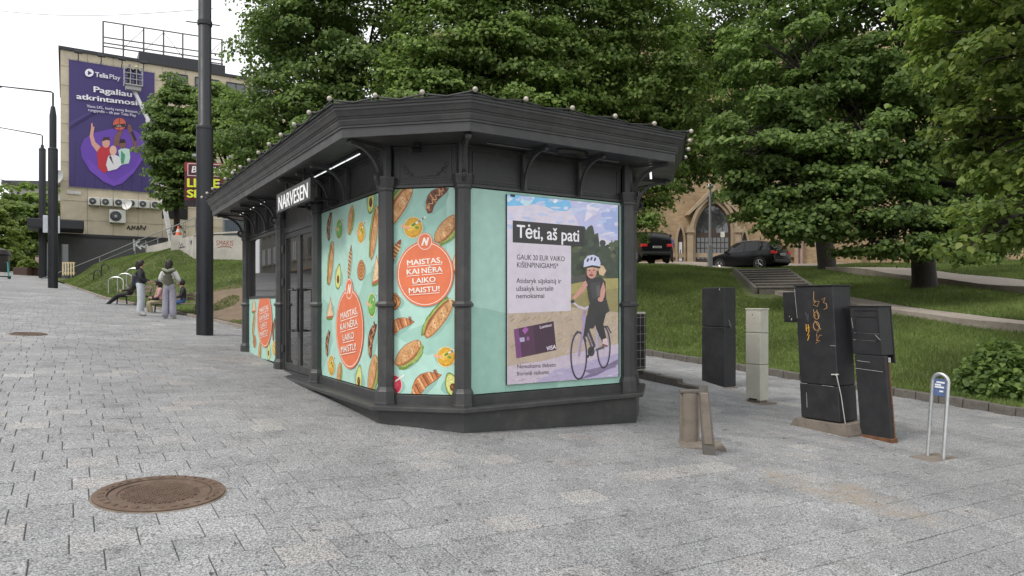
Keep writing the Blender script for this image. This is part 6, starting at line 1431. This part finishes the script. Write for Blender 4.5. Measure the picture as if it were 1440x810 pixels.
for px in (905, 930, 1075, 1110, 1150, 1260, 1320, 1380, 1430):
    cx_ = fa(px, 240)[0]; mb = MB(); mb.prism(FA, [(cx_ - .5, fa(px, 270)[1])] + arch_pts(cx_, .5, fa(px, 235)[1], fa(px, 222)[1], 5) + [(cx_ + .5, fa(px, 270)[1])], .02, .05); w_ = obj('window', mb, M_skyglass, ab); mb = MB(); mb.bx(FA, cx_ - .04, cx_ + .04, .05, .09, fa(px, 270)[1], fa(px, 226)[1]); mb.bx(FA, cx_ - .6, cx_ + .6, .0, .2, fa(px, 270)[1] - .15, fa(px, 270)[1] - .001); obj('window_sill', mb, M_stone, w_)
q = FA.p(fa(997, 280)[0], .5, fa(997, 290)[1]); t = root('wall_lantern', q, 'dark iron lantern hanging above the arched door', 'lantern'); mb = MB(); mb.lathe(Fr(q), [(.12, 0), (.22, .5), (.26, .55), (.05, .8)], 8); obj('cage', mb, M_dkmetal, t); mb = MB(); mb.tube([q + UP * .8, q + UP * 1.0, q + UP * 1.0 + Vector((0, .5, 0))], .03, 5); obj('bracket', mb, M_dkmetal, t)
# lower stone wall and downpipes to the right
x0, x1 = fa(1112, 350)[0], fa(1200, 350)[0]; mb = MB(); mb.bx(FA, x0, x1, .6, 1.1, zb - 2, fa(1100, 328)[1]); t = tag(obj('stone_wall', mb, M_brick), 'rough stone garden wall right of the parked car', 'wall')
mb = MB()
for px in (1110, 1116): mb.cyl(FA.p(fa(px, 350)[0], 1.35, zb - 1), FA.p(fa(px, 350)[0], 1.35, fa(px, 300)[1]), .11, None, 8)
tag(obj('gate_post', mb, mat('dusty_pink_pipe', (.34, .24, .21), .7)), 'pair of pale pipes standing beside the parked car', 'pipe')
# slim lamp pole
q = P(998.5, 380, 39); q.z = hz(q.x, q.y); t = root('slim_lamp', q, 'slim grey lamp pole before the arched door', 'street lamp'); mb = MB(); mb.cyl(q - UP * .2, P(998.5, 266, 39), .085, .06, 10); obj('pole', mb, M_rail, t); mb = MB(); tpq = P(998.5, 262, 39); mb.ball(tpq, .2, 12, 8, (1, 1, .8)); obj('lamp_globe', mb, M_acwhite, t); mb = MB(); mb.bx(Fr(q), -.12, .12, -.12, .12, 0, 1.3, .02); obj('base', mb, M_rail, t)

# ------------------------------------------------------------------ parked cars
M_carpaint = mat('black_car_paint', (.010, .010, .012), .22, var=.1, spec=.3); M_tyre = mat('tyre', (.018, .018, .018), .8); M_rim = mat('alloy_rim', (.45, .46, .47), .35, .7); M_cglass = glass('car_glass', (.012, .014, .015), .05, .35)
def car(label, fr, L=4.4, W=1.84, Hh=1.66, van=False):
    t = root('parked_car', fr.o, label, 'car', 'cars parked at the top of the hill')
    st = [(-2.2, .55, .62, .80, .76), (-2.18, .95, 1.0, .86, .80), (-2.05, 1.05, 1.22, .88, .72), (-1.72, 1.06, 1.52, .90, .66), (-1.2, 1.05, 1.63, .92, .66), (-.3, 1.03, 1.66, .92, .67), (.35, 1.01, 1.62, .92, .66), (.72, 1.0, 1.46, .92, .66), (1.2, .98, 1.05, .91, .74), (1.7, .90, .95, .89, .74), (2.08, .76, .80, .84, .70), (2.2, .50, .55, .74, .62)]
    if van: st = [(x, zb_, (zr + .2 if -2.1 < x < 1 else zr), w, wr + (.1 if -2.1 < x < 1 else 0)) for x, zb_, zr, w, wr in st]
    k = Hh / 1.66; kl = L / 4.4; kw = W / 1.84; secs = []
    for x, zb_, zr, w, wr in st:
        zl = .26 if abs(x) < 2.1 else .42
        half = [(w * .93, zl), (w, .5), (w * 1.0, (.5 + zb_) / 2), (w * .97, zb_), (w * .985 * .98, zb_ + .012), (wr + .02, max(zr - .05, zb_ + .015)), (wr - .05, max(zr, zb_ + .02)), (0, max(zr + .02, zb_ + .022))]
        secs.append([(x * kl, y * kw, z * k) for y, z in half])
    mb = MB(); n = len(secs[0]); N = len(secs); gl = []
    for sg in (1, -1):
        vs = [fr.p(x, y * sg, z) for s in secs for x, y, z in s]; fs = [(i * n + j, (i + 1) * n + j, (i + 1) * n + j + 1, i * n + j + 1) for i in range(N - 1) for j in range(n - 1)]
        mb.add(vs, fs, 0, True)
        for e_ in (0, N - 1): mb.add([fr.p(x, y * sg, z) for x, y, z in secs[e_]] + [fr.p(secs[e_][0][0], 0, secs[e_][0][2])], [tuple(range(n + 1))])
    obj('body', mb, M_carpaint, t)
    def lerp3(a, b, s): return tuple(a[i] + (b[i] - a[i]) * s for i in range(3))
    for sg in (1, -1):
        for i0, i1 in ((3, 4), (4, 5), (5, 7)):
            a, b, c, d = secs[i0][4], secs[i1][4], secs[i1][5], secs[i0][5]; ctr = [(a[i] + b[i] + c[i] + d[i]) / 4 for i in range(3)]
            q = [lerp3(p, ctr, .08) for p in (a, b, c, d)]; m2 = MB(); m2.add([fr.p(x, (y + .012) * sg, z) for x, y, z in q], [(0, 1, 2, 3)]); m2.add([fr.p(x, (y + .004) * sg, z) for x, y, z in q], [(3, 2, 1, 0)]); obj('side_window', m2, M_cglass, t)
    for i0, i1, nm, dx in ((2, 3, 'rear_window', -.015), (7, 8, 'windscreen', .015)):
        a, b = secs[i0], secs[i1]; q = [(a[5][0], a[5][1] * .93, a[5][2]), (b[5][0], b[5][1] * .93, b[5][2])]
        m2 = MB()
        for off in (.02, .008): m2.add([fr.p(q[0][0] + dx, -q[0][1], q[0][2] + off), fr.p(q[0][0] + dx, q[0][1], q[0][2] + off), fr.p(q[1][0] + dx, q[1][1], q[1][2] + off), fr.p(q[1][0] + dx, -q[1][1], q[1][2] + off)], [(0, 1, 2, 3)])
        obj(nm, m2, M_cglass, t)
    for x in (-1.32 * kl, 1.34 * kl):
        for sg in (1, -1):
            y = W / 2; f = Fr(fr.p(x, sg * (y - .10), .345), fr.ex, fr.ez, fr.ey * sg)
            m2 = MB(); m2.lathe(f, [(.40, .0), (.40, .108), (.36, .11)], 22); obj('wheel_arch', m2, M_tyre, t)
            m2 = MB(); m2.lathe(f, [(.345, -.14), (.345, .10), (.32, .125), (.24, .13)], 22); wh = obj('wheel', m2, M_tyre, t)
            m2 = MB(); m2.lathe(f, [(.235, .10), (.235, .132), (.21, .134), (.205, .12)], 20, 0, False)
            for q in range(5): a = 2 * math.pi * q / 5; e0 = f.ex * math.cos(a) + f.ey * math.sin(a); m2.tube([f.o + f.ez * .13, f.o + f.ez * .125 + e0 * .215], [.045, .03], 4)
            obj('rim', m2, M_rim, wh)
    for sg in (1, -1):
        m2 = MB(); m2.bx(fr, -2.2 * kl - .012, -1.98 * kl, sg * .56 * kw, sg * .89 * kw, .86 * k, 1.02 * k, .02); obj('taillight', m2, mat('tail_red', (.42, .015, .015), .25, var=.05, emit=.25), t)
        m2 = MB(); m2.bx(fr, 1.95 * kl, 2.165 * kl, sg * .50 * kw, sg * .80 * kw, .64 * k, .76 * k, .02); obj('headlight', m2, M_rim, t)
        m2 = MB(); m2.bx(fr, .75 * kl, .90 * kl, sg * .93 * kw, sg * 1.10 * kw, 1.0 * k, 1.14 * k, .03); obj('mirror', m2, M_carpaint, t)
        m2 = MB(); m2.bx(fr, -1.5 * kl, .4 * kl, sg * .62, sg * .66, 1.66 * k + (.2 if van else 0), 1.70 * k + (.2 if van else 0), .01); obj('roof_rail', m2, M_rail, t)
    m2 = MB(); m2.bx(fr, -2.215 * kl, -2.195 * kl, -.26, .26, .78 * k, .90 * k); obj('number_plate', m2, M_acwhite, t)
    m2 = MB()
    for i in range(6): m2.bx(fr, -2.222 * kl, -2.2155 * kl, -.20 + .07 * i, -.165 + .07 * i, .805 * k, .875 * k)
    obj('plate_characters', m2, M_dkmetal, t)
    m2 = MB(); m2.bx(fr, -2.24 * kl, -1.9 * kl, -.84 * kw, .84 * kw, .36, .56, .05); m2.bx(fr, 1.95 * kl, 2.24 * kl, -.78 * kw, .78 * kw, .3, .5, .05); obj('bumper', m2, mat('bumper_plastic', (.02, .02, .02), .55), t)
    return t
q = P(1052, 381, 40.5); zc_ = max(hz(q.x + .4 * i, q.y + .6 * i) for i in (-2, 0, 2)) ; zc_ = P(1052, 381, 40.5).z
d = Vector((-.62, .785, 0)); car('black SUV parked with its tail towards the stone steps', Fr((q.x, q.y, zc_), d, (-d.y, d.x, 0)), 4.35, 1.82)
q = P(915, 369, 41); d = Vector((-.12, .99, 0)).normalized(); car('black van seen from behind, half hidden by the kiosk', Fr((q.x - .1, q.y + 1.2, q.z), d, (-d.y, d.x, 0)), 4.5, 1.9, 1.62, True)
J, B = standing(); hand(J, B, 'l', 'wrl', (.2, 0, -1)); hand(J, B, 'r', 'wrr', (.2, 0, -1)); q = P(942.5, 369, 43)
person('person in violet jacket standing beside the black van', pfr(q, 60), J, B, [M_skin, cloth('violet_jacket', (.14, .13, .30)), M_dkcloth, M_dkcloth], 'short')
# pavement of the upper parking under the cars

# street front across the road, outside the view on the left: the kiosk's glass mirrors it
f = Fr(K(-17, 8, 0), L3, R3, UP); f.o.z = 0; ob_ = root('street_front', f.p(40, -6, 1), 'grey plastered street front across the road, mirrored in the kiosk glass', 'building')
mb = MB(); mb.bx(f, 0, 95, -12, 0, -2, 15); obj('wall', mb, mat('grey_plaster', (.30, .285, .26), .85, var=.15, scale=.7, dirt=(.2, .19, .17), dirt_amt=.5, dscale=.6), ob_)
mb = MB(); mb.bx(f, -.3, 95.3, -12.3, .5, 15, 15.5); obj('eaves', mb, M_dkmetal, ob_); mb = MB(); mb.bx(f, 0, 95, 0, .25, 5.6, 6.0); obj('string_course', mb, M_stone, ob_)
for i in range(30):
    x = 1.6 + 3.1 * i
    for z0, z1 in ((2.4, 5.0), (7.0, 9.2), (11.0, 13.0)):
        mb = MB(); mb.bx(f, x, x + 1.5, .02, .05, z0, z1); w_ = obj('window', mb, M_skyglass, ob_); mb = MB(); mb.bx(f, x - .15, x + 1.65, .0, .18, z0 - .2, z0 - .01); mb.bx(f, x + .71, x + .79, .05, .08, z0, z1); obj('window_sill', mb, M_stone, w_)

# ------------------------------------------------------------------ trees, shrubs, grass
def leaf_mat(name, c0, c1, c2, trans=.46):
    m = bpy.data.materials.new(name); n, l = nodes(m); n.clear(); out = n.new('ShaderNodeOutputMaterial')
    geo = n.new('ShaderNodeNewGeometry'); cr = n.new('ShaderNodeValToRGB'); e = cr.color_ramp.elements
    e[0].color = (*c0, 1); e[1].color = (*c2, 1); x = e.new(.55); x.color = (*c1, 1)
    l.new(geo.outputs['Random Per Island'], cr.inputs[0])
    nz = n.new('ShaderNodeTexNoise'); nz.inputs['Scale'].default_value = .45; nz.inputs['Detail'].default_value = 3; l.new(geo.outputs['Position'], nz.inputs['Vector'])
    mr = n.new('ShaderNodeMapRange'); mr.inputs[1].default_value = .32; mr.inputs[2].default_value = .68; mr.inputs[3].default_value = .72; mr.inputs[4].default_value = 1.3; l.new(nz.outputs['Fac'], mr.inputs[0])
    mx = n.new('ShaderNodeMixRGB'); mx.blend_type = 'MULTIPLY'; mx.inputs[0].default_value = 1; l.new(cr.outputs[0], mx.inputs[1]); l.new(mr.outputs[0], mx.inputs[2])
    p = n.new('ShaderNodeBsdfPrincipled'); p.inputs['Roughness'].default_value = .55; p.inputs['Specular IOR Level'].default_value = .3; l.new(mx.outputs[0], p.inputs['Base Color'])
    t = n.new('ShaderNodeBsdfTranslucent'); hs = n.new('ShaderNodeHueSaturation'); hs.inputs['Value'].default_value = 1.4; hs.inputs['Saturation'].default_value = 1.1; l.new(mx.outputs[0], hs.inputs['Color']); l.new(hs.outputs[0], t.inputs[0])
    ms = n.new('ShaderNodeMixShader'); ms.inputs[0].default_value = trans; l.new(p.outputs[0], ms.inputs[1]); l.new(t.outputs[0], ms.inputs[2]); l.new(ms.outputs[0], out.inputs[0]); return m
M_leafA = leaf_mat('linden_leaf', (0.096, 0.150, 0.041), (0.150, 0.226, 0.058), (0.253, 0.326, 0.092))
M_leafB = leaf_mat('dark_leaf', (0.085, 0.137, 0.043), (0.128, 0.194, 0.057), (0.224, 0.301, 0.087))
M_leafC = leaf_mat('fresh_leaf', (0.111, 0.165, 0.043), (0.173, 0.244, 0.061), (0.294, 0.353, 0.101))
M_bark = mat('bark', (.032, .026, .021), .9, var=.35, scale=9, bump=.6, bscale=25)
L4 = (np.array([(0, 0, 0), (.42, .45, .10), (0, 1, -.06), (-.42, .45, .10)], float), [(0, 1, 2, 3)])
L6 = (np.array([(0, 0, 0), (.34, .12, .05), (.44, .45, .10), (0, 1.0, -.12), (-.44, .45, .10), (-.34, .12, .05)], float), [(0, 1, 2, 3), (0, 3, 4, 5)])
def leaves_mesh(name, pos, nrm, size, rng, tpl, material, parent=None, org=None):
    N = len(pos); T, Fc = tpl; K_ = len(T)
    t = rng.normal(size=(N, 3)); t[:, 2] -= .8; t -= nrm * (t * nrm).sum(1, keepdims=True); t /= np.linalg.norm(t, axis=1, keepdims=True) + 1e-9
    b = np.cross(nrm, t); Tn = T - np.array([0, .5, 0])
    V = pos[:, None, :] + size[:, None, None] * (Tn[None, :, 0:1] * b[:, None, :] + Tn[None, :, 1:2] * t[:, None, :] + Tn[None, :, 2:3] * nrm[:, None, :])
    o = np.array(org); V = (V.reshape(-1, 3) - o).astype(np.float32)
    me = bpy.data.meshes.new(name); nf = len(Fc); k = len(Fc[0])
    me.vertices.add(N * K_); me.vertices.foreach_set('co', V.ravel())
    idx = (np.arange(N)[:, None, None] * K_ + np.array(Fc)[None]).reshape(-1).astype(np.int32)
    me.loops.add(len(idx)); me.loops.foreach_set('vertex_index', idx)
    me.polygons.add(N * nf); me.polygons.foreach_set('loop_start', np.arange(0, len(idx), k, dtype=np.int32)); me.polygons.foreach_set('loop_total', np.full(N * nf, k, np.int32))
    me.materials.append(material); me.update(calc_edges=True); me.validate()
    ob = bpy.data.objects.new(name, me); COL.objects.link(ob)
    if parent is not None: ob.parent = parent; ob.location = Vector(org) - ORG[parent.name]
    else: ob.location = org
    ORG[ob.name] = Vector(org); return ob
def unit(rng, n): v = rng.normal(size=(n, 3)); return v / np.linalg.norm(v, axis=1, keepdims=True)
def tree(label, base, ells, nleaf, leaf, seed, material, trunk_r=.28, clump=.85, tpl=L4, group='trees on the hill', name='linden_tree', fill=.30, limbs=True, per=120):
    rng = np.random.default_rng(seed); base = Vector(base); t = root(name, base, label, 'tree', group)
    vol = np.array([e[1][0] * e[1][1] * e[1][2] for e in ells]) ** .8; vol /= vol.sum(); POS = []; NRM = []; tips = []
    for (c, r), w in zip(ells, vol):
        n = int(nleaf * w); nc = max(6, n // per); d = unit(rng, nc); rad = rng.uniform(fill, 1, nc) ** .45
        cc = np.array(c) + d * rad[:, None] * np.array(r) * rng.uniform(.86, 1.08, (nc, 1)); tips.append((np.array(c), cc))
        k = rng.integers(0, nc, n); q = unit(rng, n); q[:, 2] = np.where(q[:, 2] < -.25, -q[:, 2] * .6, q[:, 2]); cs = clump * rng.uniform(.55, 1.25, nc)
        out = d[k]; sh = q * np.array([1, 1, .55]) * (cs[k] * rng.uniform(.55, 1.0, n) ** .6)[:, None]
        POS.append(cc[k] + sh + rng.normal(scale=.05, size=(n, 3)))
        nn = q * .55 + out * .35 + np.array([0, 0, .55]) + rng.normal(scale=.42, size=(n, 3)); NRM.append(nn / np.linalg.norm(nn, axis=1, keepdims=True))
    POS = np.concatenate(POS); NRM = np.concatenate(NRM); sz = leaf * rng.uniform(.65, 1.25, len(POS))
    leaves_mesh('crown', POS, NRM, sz, rng, tpl, material, t, tuple(POS.mean(0)))
    top = Vector(np.average([c for c, r in ells], axis=0, weights=vol)); mb = MB(); fork = base.lerp(top, .55); fork.x = base.x + (top.x - base.x) * .25; fork.y = base.y + (top.y - base.y) * .25
    mb.tube([base - UP * .3, base + UP * .25, base.lerp(fork, .5) + Vector((.06, 0, 0)), fork], [trunk_r * 1.5, trunk_r * 1.05, trunk_r * .92, trunk_r * .75], 12)
    tr_ = obj('trunk', mb, M_bark, t); mb = MB()
    if limbs:
        for c, cc in tips:
            c = Vector(c); mid = fork.lerp(c, .5) + Vector((0, 0, .4)); mb.tube([fork - UP * .2, mid, c], [trunk_r * .5, trunk_r * .30, trunk_r * .13], 7)
            for q in cc[rng.choice(len(cc), min(20, len(cc)), replace=False)]:
                s_ = mid.lerp(c, rng.uniform(.1, 1)); e = Vector(q); mb.tube([s_, s_.lerp(e, .5) + Vector((0, 0, .25)), e], [trunk_r * .11, trunk_r * .07, .008], 5)
        obj('limbs', mb, M_bark, tr_)
    return t
def E(px, py, Y, rx, ry, rz): return (tuple(P(px, py, Y)), (rx, ry, rz))
def on_hill(px, Y): x = (px - CX) / F * Y; return (x, Y, hz(x, Y))
tree('dense dark green tree rising behind the left half of the kiosk roof', on_hill(455, 28), [E(435, 60, 28, 2.6, 3, 4.6), E(380, 185, 28, 1.7, 1.8, 2.2), E(520, 70, 28, 3.0, 3, 4.8), E(470, 190, 27, 2.6, 2.4, 1.8), E(395, 20, 28, 1.6, 2, 2.4), E(480, -100, 28, 3.5, 3, 3), E(330, 225, 29, 1.0, 1.2, 1.2)], 80000, .165, 11, M_leafB, .30)
tree('bright green bushy tree rising behind the middle of the kiosk', on_hill(665, 27), [E(640, 70, 27, 2.9, 3, 4.2), E(715, 60, 27, 2.6, 3, 4.4), E(600, 140, 26, 1.9, 2, 1.8), E(690, -90, 27, 4, 3, 3), E(740, 150, 26, 1.8, 2, 1.6)], 78000, .165, 12, M_leafA, .30)
tree('tall green tree rising behind the right corner of the kiosk', on_hill(880, 29), [E(820, 70, 29, 2.9, 3, 4.8), E(890, 90, 29, 2.6, 3, 5), E(945, 140, 29, 1.5, 2, 3.6), E(860, -110, 29, 4, 3, 3), E(800, 160, 28, 1.8, 2, 1.6), E(900, 290, 28, 1.0, 1.0, 1.5), E(925, 240, 28, 1.1, 1.2, 1.6), E(912, 322, 27.5, .9, .8, .65)], 84000, .165, 13, M_leafA, .26)
tree('spreading linden with its dark trunk beside the parked car', on_hill(1163, 35.5), [E(1040, 130, 34, 2.6, 2.5, 3.2), E(985, 60, 33, 2.4, 2.4, 3.2), E(1110, 90, 35, 3.2, 3, 5), E(1100, 270, 33, 2.6, 2, 1.6), E(1010, 215, 32, 1.3, 1.4, 1.3), E(1190, 160, 36, 3, 3, 4), E(1060, -60, 34, 4, 3, 3), E(960, 180, 31, .9, 1, 1.4), E(985, 225, 31, 1.1, 1, 1.2), E(1010, 165, 32, 1.3, 1.2, 1.2), E(955, 250, 31, .8, .8, .9)], 80000, .175, 14, M_leafB, .42)
tree('broad linden whose short dark trunk stands on the right lawn', on_hill(1300, 26), [E(1260, 60, 24, 3.4, 3, 3.2), E(1180, 170, 23.5, 2.6, 2.4, 2.2), E(1120, 230, 23.5, 1.9, 2, 1.5), E(1330, 180, 24, 3, 3, 2.6), E(1200, 290, 23, 2.5, 2, 1.2), E(1290, 340, 22.5, 1.5, 1.6, .8), E(1110, 90, 23.5, 2.2, 2, 2.6), E(1380, 70, 24, 3, 3, 3), E(1130, 318, 23, 1.4, 1.3, .7), E(1215, 268, 22.3, 1.7, 1.0, 1.0), E(1085, 275, 23, 1.5, 1.3, 1.1), E(1078, 305, 23, 1.3, 1.0, .75), E(1112, 328, 22.5, 1.1, 1.0, .55), E(1042, 258, 23.5, 1.0, 1.0, .8), E(1390, 352, 21.5, 1.3, 1.0, .6), E(1060, 200, 23, 1.5, 1.4, 1.6), E(1165, 318, 22.6, 1.7, 1.2, .75), E(1250, 345, 22.2, 1.6, 1.2, .6), E(1340, 340, 22, 1.5, 1.2, .8), E(1400, 300, 22, 1.8, 1.4, 1.2), E(1270, 300, 22.3, 1.3, 1.0, .8), E(1240, -120, 24, 5, 3, 3)], 124000, .15, 15, M_leafB, .40, .65, L6)
tree('near linden with large leaves hanging in from the right edge', (14.2, 13.5, hz(14.2, 13.5)), [E(1400, 60, 14, 1.7, 1.6, 1.5), E(1445, 200, 13.5, 1.5, 1.4, 1.4), E(1360, 190, 14.5, .8, .9, .9), E(1400, 315, 13, .75, .8, .50), E(1350, 352, 13.2, .55, .6, .30), E(1460, 340, 12.8, .9, .9, .8), E(1560, 160, 13.5, 2.2, 2, 2.4), E(1430, -60, 14, 2.4, 2, 1.6), ((9.5, 9.0, 7.8), (3.8, 3.8, 1.4)), ((8.5, 4.5, 7.6), (3.4, 3.0, 1.4))], 52000, .135, 16, M_leafC, .30, .42, L6, fill=.15, per=60)  # last two lobes: unseen crown overhead, added to shade the right paving
tree('small dense tree covering the right edge of the purple banner', on_hill(247, 48), [E(250, 160, 48, 1.7, 2, 2.3), E(246, 215, 47.5, 1.7, 2, 2.2), E(266, 225, 48, 1.5, 2, 2.4), E(236, 190, 47.5, 1.2, 1.5, 1.5), E(243, 272, 47.5, 1.1, 1.4, 1.2)], 26000, .26, 17, M_leafB, .22, .8, group='trees by the banner building')
tree('bushy bright tree between the lamp post and the kiosk roof', on_hill(325, 47), [E(320, 170, 46.5, 1.8, 2, 1.7), E(300, 155, 47, 1.4, 1.6, 1.6), E(350, 185, 46.5, 1.8, 1.8, 1.8), E(290, 190, 47, 1.3, 1.3, 1.3), E(335, 205, 46.5, 1.2, 1.2, .8)], 26000, .24, 18, M_leafA, .20, .75, group='trees by the banner building')
for i, (px, py, Y, r_, l) in enumerate(((18, 320, 82, 4.2, 'far leafy street tree at the left edge'), (48, 300, 84, 4.0, 'far leafy street tree behind the thin lamp posts'), (-12, 335, 74, 3.0, 'far low street tree cut by the left edge'), (72, 335, 90, 3.5, 'far street tree beside the tan building corner'))):
    q = P(px, py, Y); tree(l, (q.x, q.y, gz(0, 0) + min(3.3, gz(q.x, q.y))), [((q.x, q.y, q.z), (r_, r_, r_ * 1.05)), ((q.x + 1, q.y - 1, q.z - r_ * .6), (r_ * .8, r_, r_ * .7)), ((q.x - r_ * .5, q.y, q.z - r_ * .2), (r_ * .6, r_ * .6, r_ * .7))], 9000, .42, 30 + i, M_leafC if i % 2 == 0 else M_leafA, .22, 1.1, group='far street trees', name='street_tree', per=90)
tree('dark tree standing behind the upper path at far right', on_hill(1385, 40), [E(1385, 250, 40, 3.2, 3, 3), E(1340, 320, 39, 2.2, 2, 1.8), E(1430, 300, 39, 2.6, 2.4, 2.2), E(1375, 350, 39, 2.2, 2, 1.1)], 24000, .22, 19, M_leafB, .26, .9)
# shrub at the right edge, planter greenery, small growth
def shrub(label, c, r, n, leaf, seed, material, group=None, name='shrub'):
    rng = np.random.default_rng(seed); c = Vector(c); t = root(name, c, label, 'shrub', group); d = unit(rng, n); d[:, 2] = np.abs(d[:, 2]); rad = rng.uniform(.35, 1.05, n) ** .6
    pos = np.array(c) + d * rad[:, None] * np.array(r); nn = d * .5 + np.array([0, 0, .6]) + rng.normal(scale=.4, size=(n, 3)); nn /= np.linalg.norm(nn, axis=1, keepdims=True)
    leaves_mesh('foliage', pos, nn, leaf * rng.uniform(.6, 1.3, n), rng, L6, material, t, tuple(c)); mb = MB()
    for i in range(9): e = Vector(pos[i]); mb.tube([c - UP * .05, c.lerp(e, .5) + UP * .05, e], [.014, .010, .004], 5)
    obj('stems', mb, M_bark, t)
q = H(1425, 560, 8, 20); shrub('broad-leaved shrub at the right edge of the lawn', (q.x, q.y + .3, q.z), (.85, .8, 1.05), 2300, .115, 41, M_leafB)
q = H(1385, 535, 8, 20); shrub('low leafy shoots left of the right-edge shrub', (q.x, q.y, q.z), (.6, .5, .35), 700, .085, 42, M_leafB)
shrub('small green shrubs growing in the brown planter', PLANTER[0], (PLANTER[1], .6, .7), 900, .22, 43, M_leafC)

M_blade = leaf_mat('grass_blade', (0.088, 0.138, 0.033), (0.144, 0.206, 0.053), (0.250, 0.281, 0.106), .3)
def dist_poly(x, y, pts):
    d = np.full(x.shape, 1e9)
    for a, b in zip(pts[:-1], pts[1:]):
        ax, ay, bx_, by_ = a[0], a[1], b[0], b[1]; L2 = (bx_ - ax) ** 2 + (by_ - ay) ** 2; t = np.clip(((x - ax) * (bx_ - ax) + (y - ay) * (by_ - ay)) / L2, 0, 1)
        d = np.minimum(d, np.hypot(x - ax - t * (bx_ - ax), y - ay - t * (by_ - ay)))
    return d
def grass(name, label, pxr, yr, want, seed, hgt, skip):
    rng = np.random.default_rng(seed); X = []; Y_ = []
    while sum(len(a) for a in X) < want:
        n = 60000; y = rng.uniform(yr[0], yr[1], n); px = rng.uniform(pxr[0], pxr[1], n); x = (px - CX) / F * y; u, v = x * RX + y * RY, -x * RY + y * RX
        ok = (u > edge_u(v) + .03) & (rng.uniform(size=n) < np.clip(y / yr[1], 0, 1) ** .15) & ~skip(x, y, px); X.append(x[ok]); Y_.append(y[ok])
    x = np.concatenate(X)[:want]; y = np.concatenate(Y_)[:want]; z = hz_arr(x, y); N = len(x); a = rng.uniform(0, 6.283, N); patch = .65 + .5 * (np.sin(x * 1.7 + 1.3 * np.sin(y)) * np.sin(y * 1.3 + x * .4) * .5 + .5)
    h = hgt * rng.uniform(.5, 1.35, N) * patch; w = .0045 * np.clip(y / 9, 1, 6) * rng.uniform(.7, 1.4, N); ln = rng.normal(scale=.45, size=(N, 2)) * h[:, None]
    B = np.stack([x, y, z - .01], 1); s_ = np.stack([np.cos(a) * w, np.sin(a) * w, 0 * w], 1); T = B + np.stack([ln[:, 0], ln[:, 1], h], 1)
    V = np.stack([B - s_, B + s_, T], 1).reshape(-1, 3); me = bpy.data.meshes.new(name); me.vertices.add(3 * N); me.vertices.foreach_set('co', V.astype(np.float32).ravel())
    me.loops.add(3 * N); me.loops.foreach_set('vertex_index', np.arange(3 * N, dtype=np.int32)); me.polygons.add(N); me.polygons.foreach_set('loop_start', np.arange(0, 3 * N, 3, dtype=np.int32)); me.polygons.foreach_set('loop_total', np.full(N, 3, np.int32))
    me.materials.append(M_blade); me.update(calc_edges=True); o = bpy.data.objects.new(name, me); COL.objects.link(o); o['kind'] = 'stuff'; o['label'] = label; o['category'] = 'grass'
PA2 = [(p.x, p.y) for p in PA]; PB2 = [((p + R3 * 1.0).x, (p + R3 * 1.0).y) for p in PB]
grass('lawn_grass', 'shaggy grass covering the right slope behind the kerb', (880, 1470), (11.5, 39), 330000, 51, .12, lambda x, y, px: (dist_poly(x, y, PA2) < .72) | (dist_poly(x, y, PB2) < 1.45) | (dist_poly(x, y, STAIR) < 1.55))
grass('left_lawn_grass', 'short mown grass covering the left mound', (60, 360), (19.5, 48), 150000, 52, .06, lambda x, y, px: (px > 295) & (y < 26.5) & (np.sin(x * 3) + np.sin(y * 2.3 + x) < .9))

# bits of leaf and grit lying on the slabs
rng = np.random.default_rng(77); N = 260; yy = rng.uniform(2.6, 13, N); pxs = rng.uniform(0, 1440, N); xx = (pxs - CX) / F * yy
u_, v_ = xx * RX + yy * RY, -xx * RY + yy * RX; ok = (u_ < 13.5) & ~((u_ > KU - .3) & (u_ < KU + 4) & (v_ > KV - .9)); xx, yy = xx[ok], yy[ok]
pos = np.stack([xx, yy, gz(xx, yy) + .006], 1); nn = np.array([[-GX, -GY, 1.0]]) + rng.normal(scale=.12, size=(len(xx), 3)); nn /= np.linalg.norm(nn, axis=1, keepdims=True)
o = leaves_mesh('leaf_litter', pos, nn, rng.uniform(.008, .026, len(xx)), rng, L6, leaf_mat('dry_litter', (.05, .045, .035), (.13, .11, .08), (.42, .40, .34), .1), None, (0, 6, .1)); o['kind'] = 'stuff'; o['label'] = 'scattered dry leaf bits and grit on the paving'; o['category'] = 'litter'
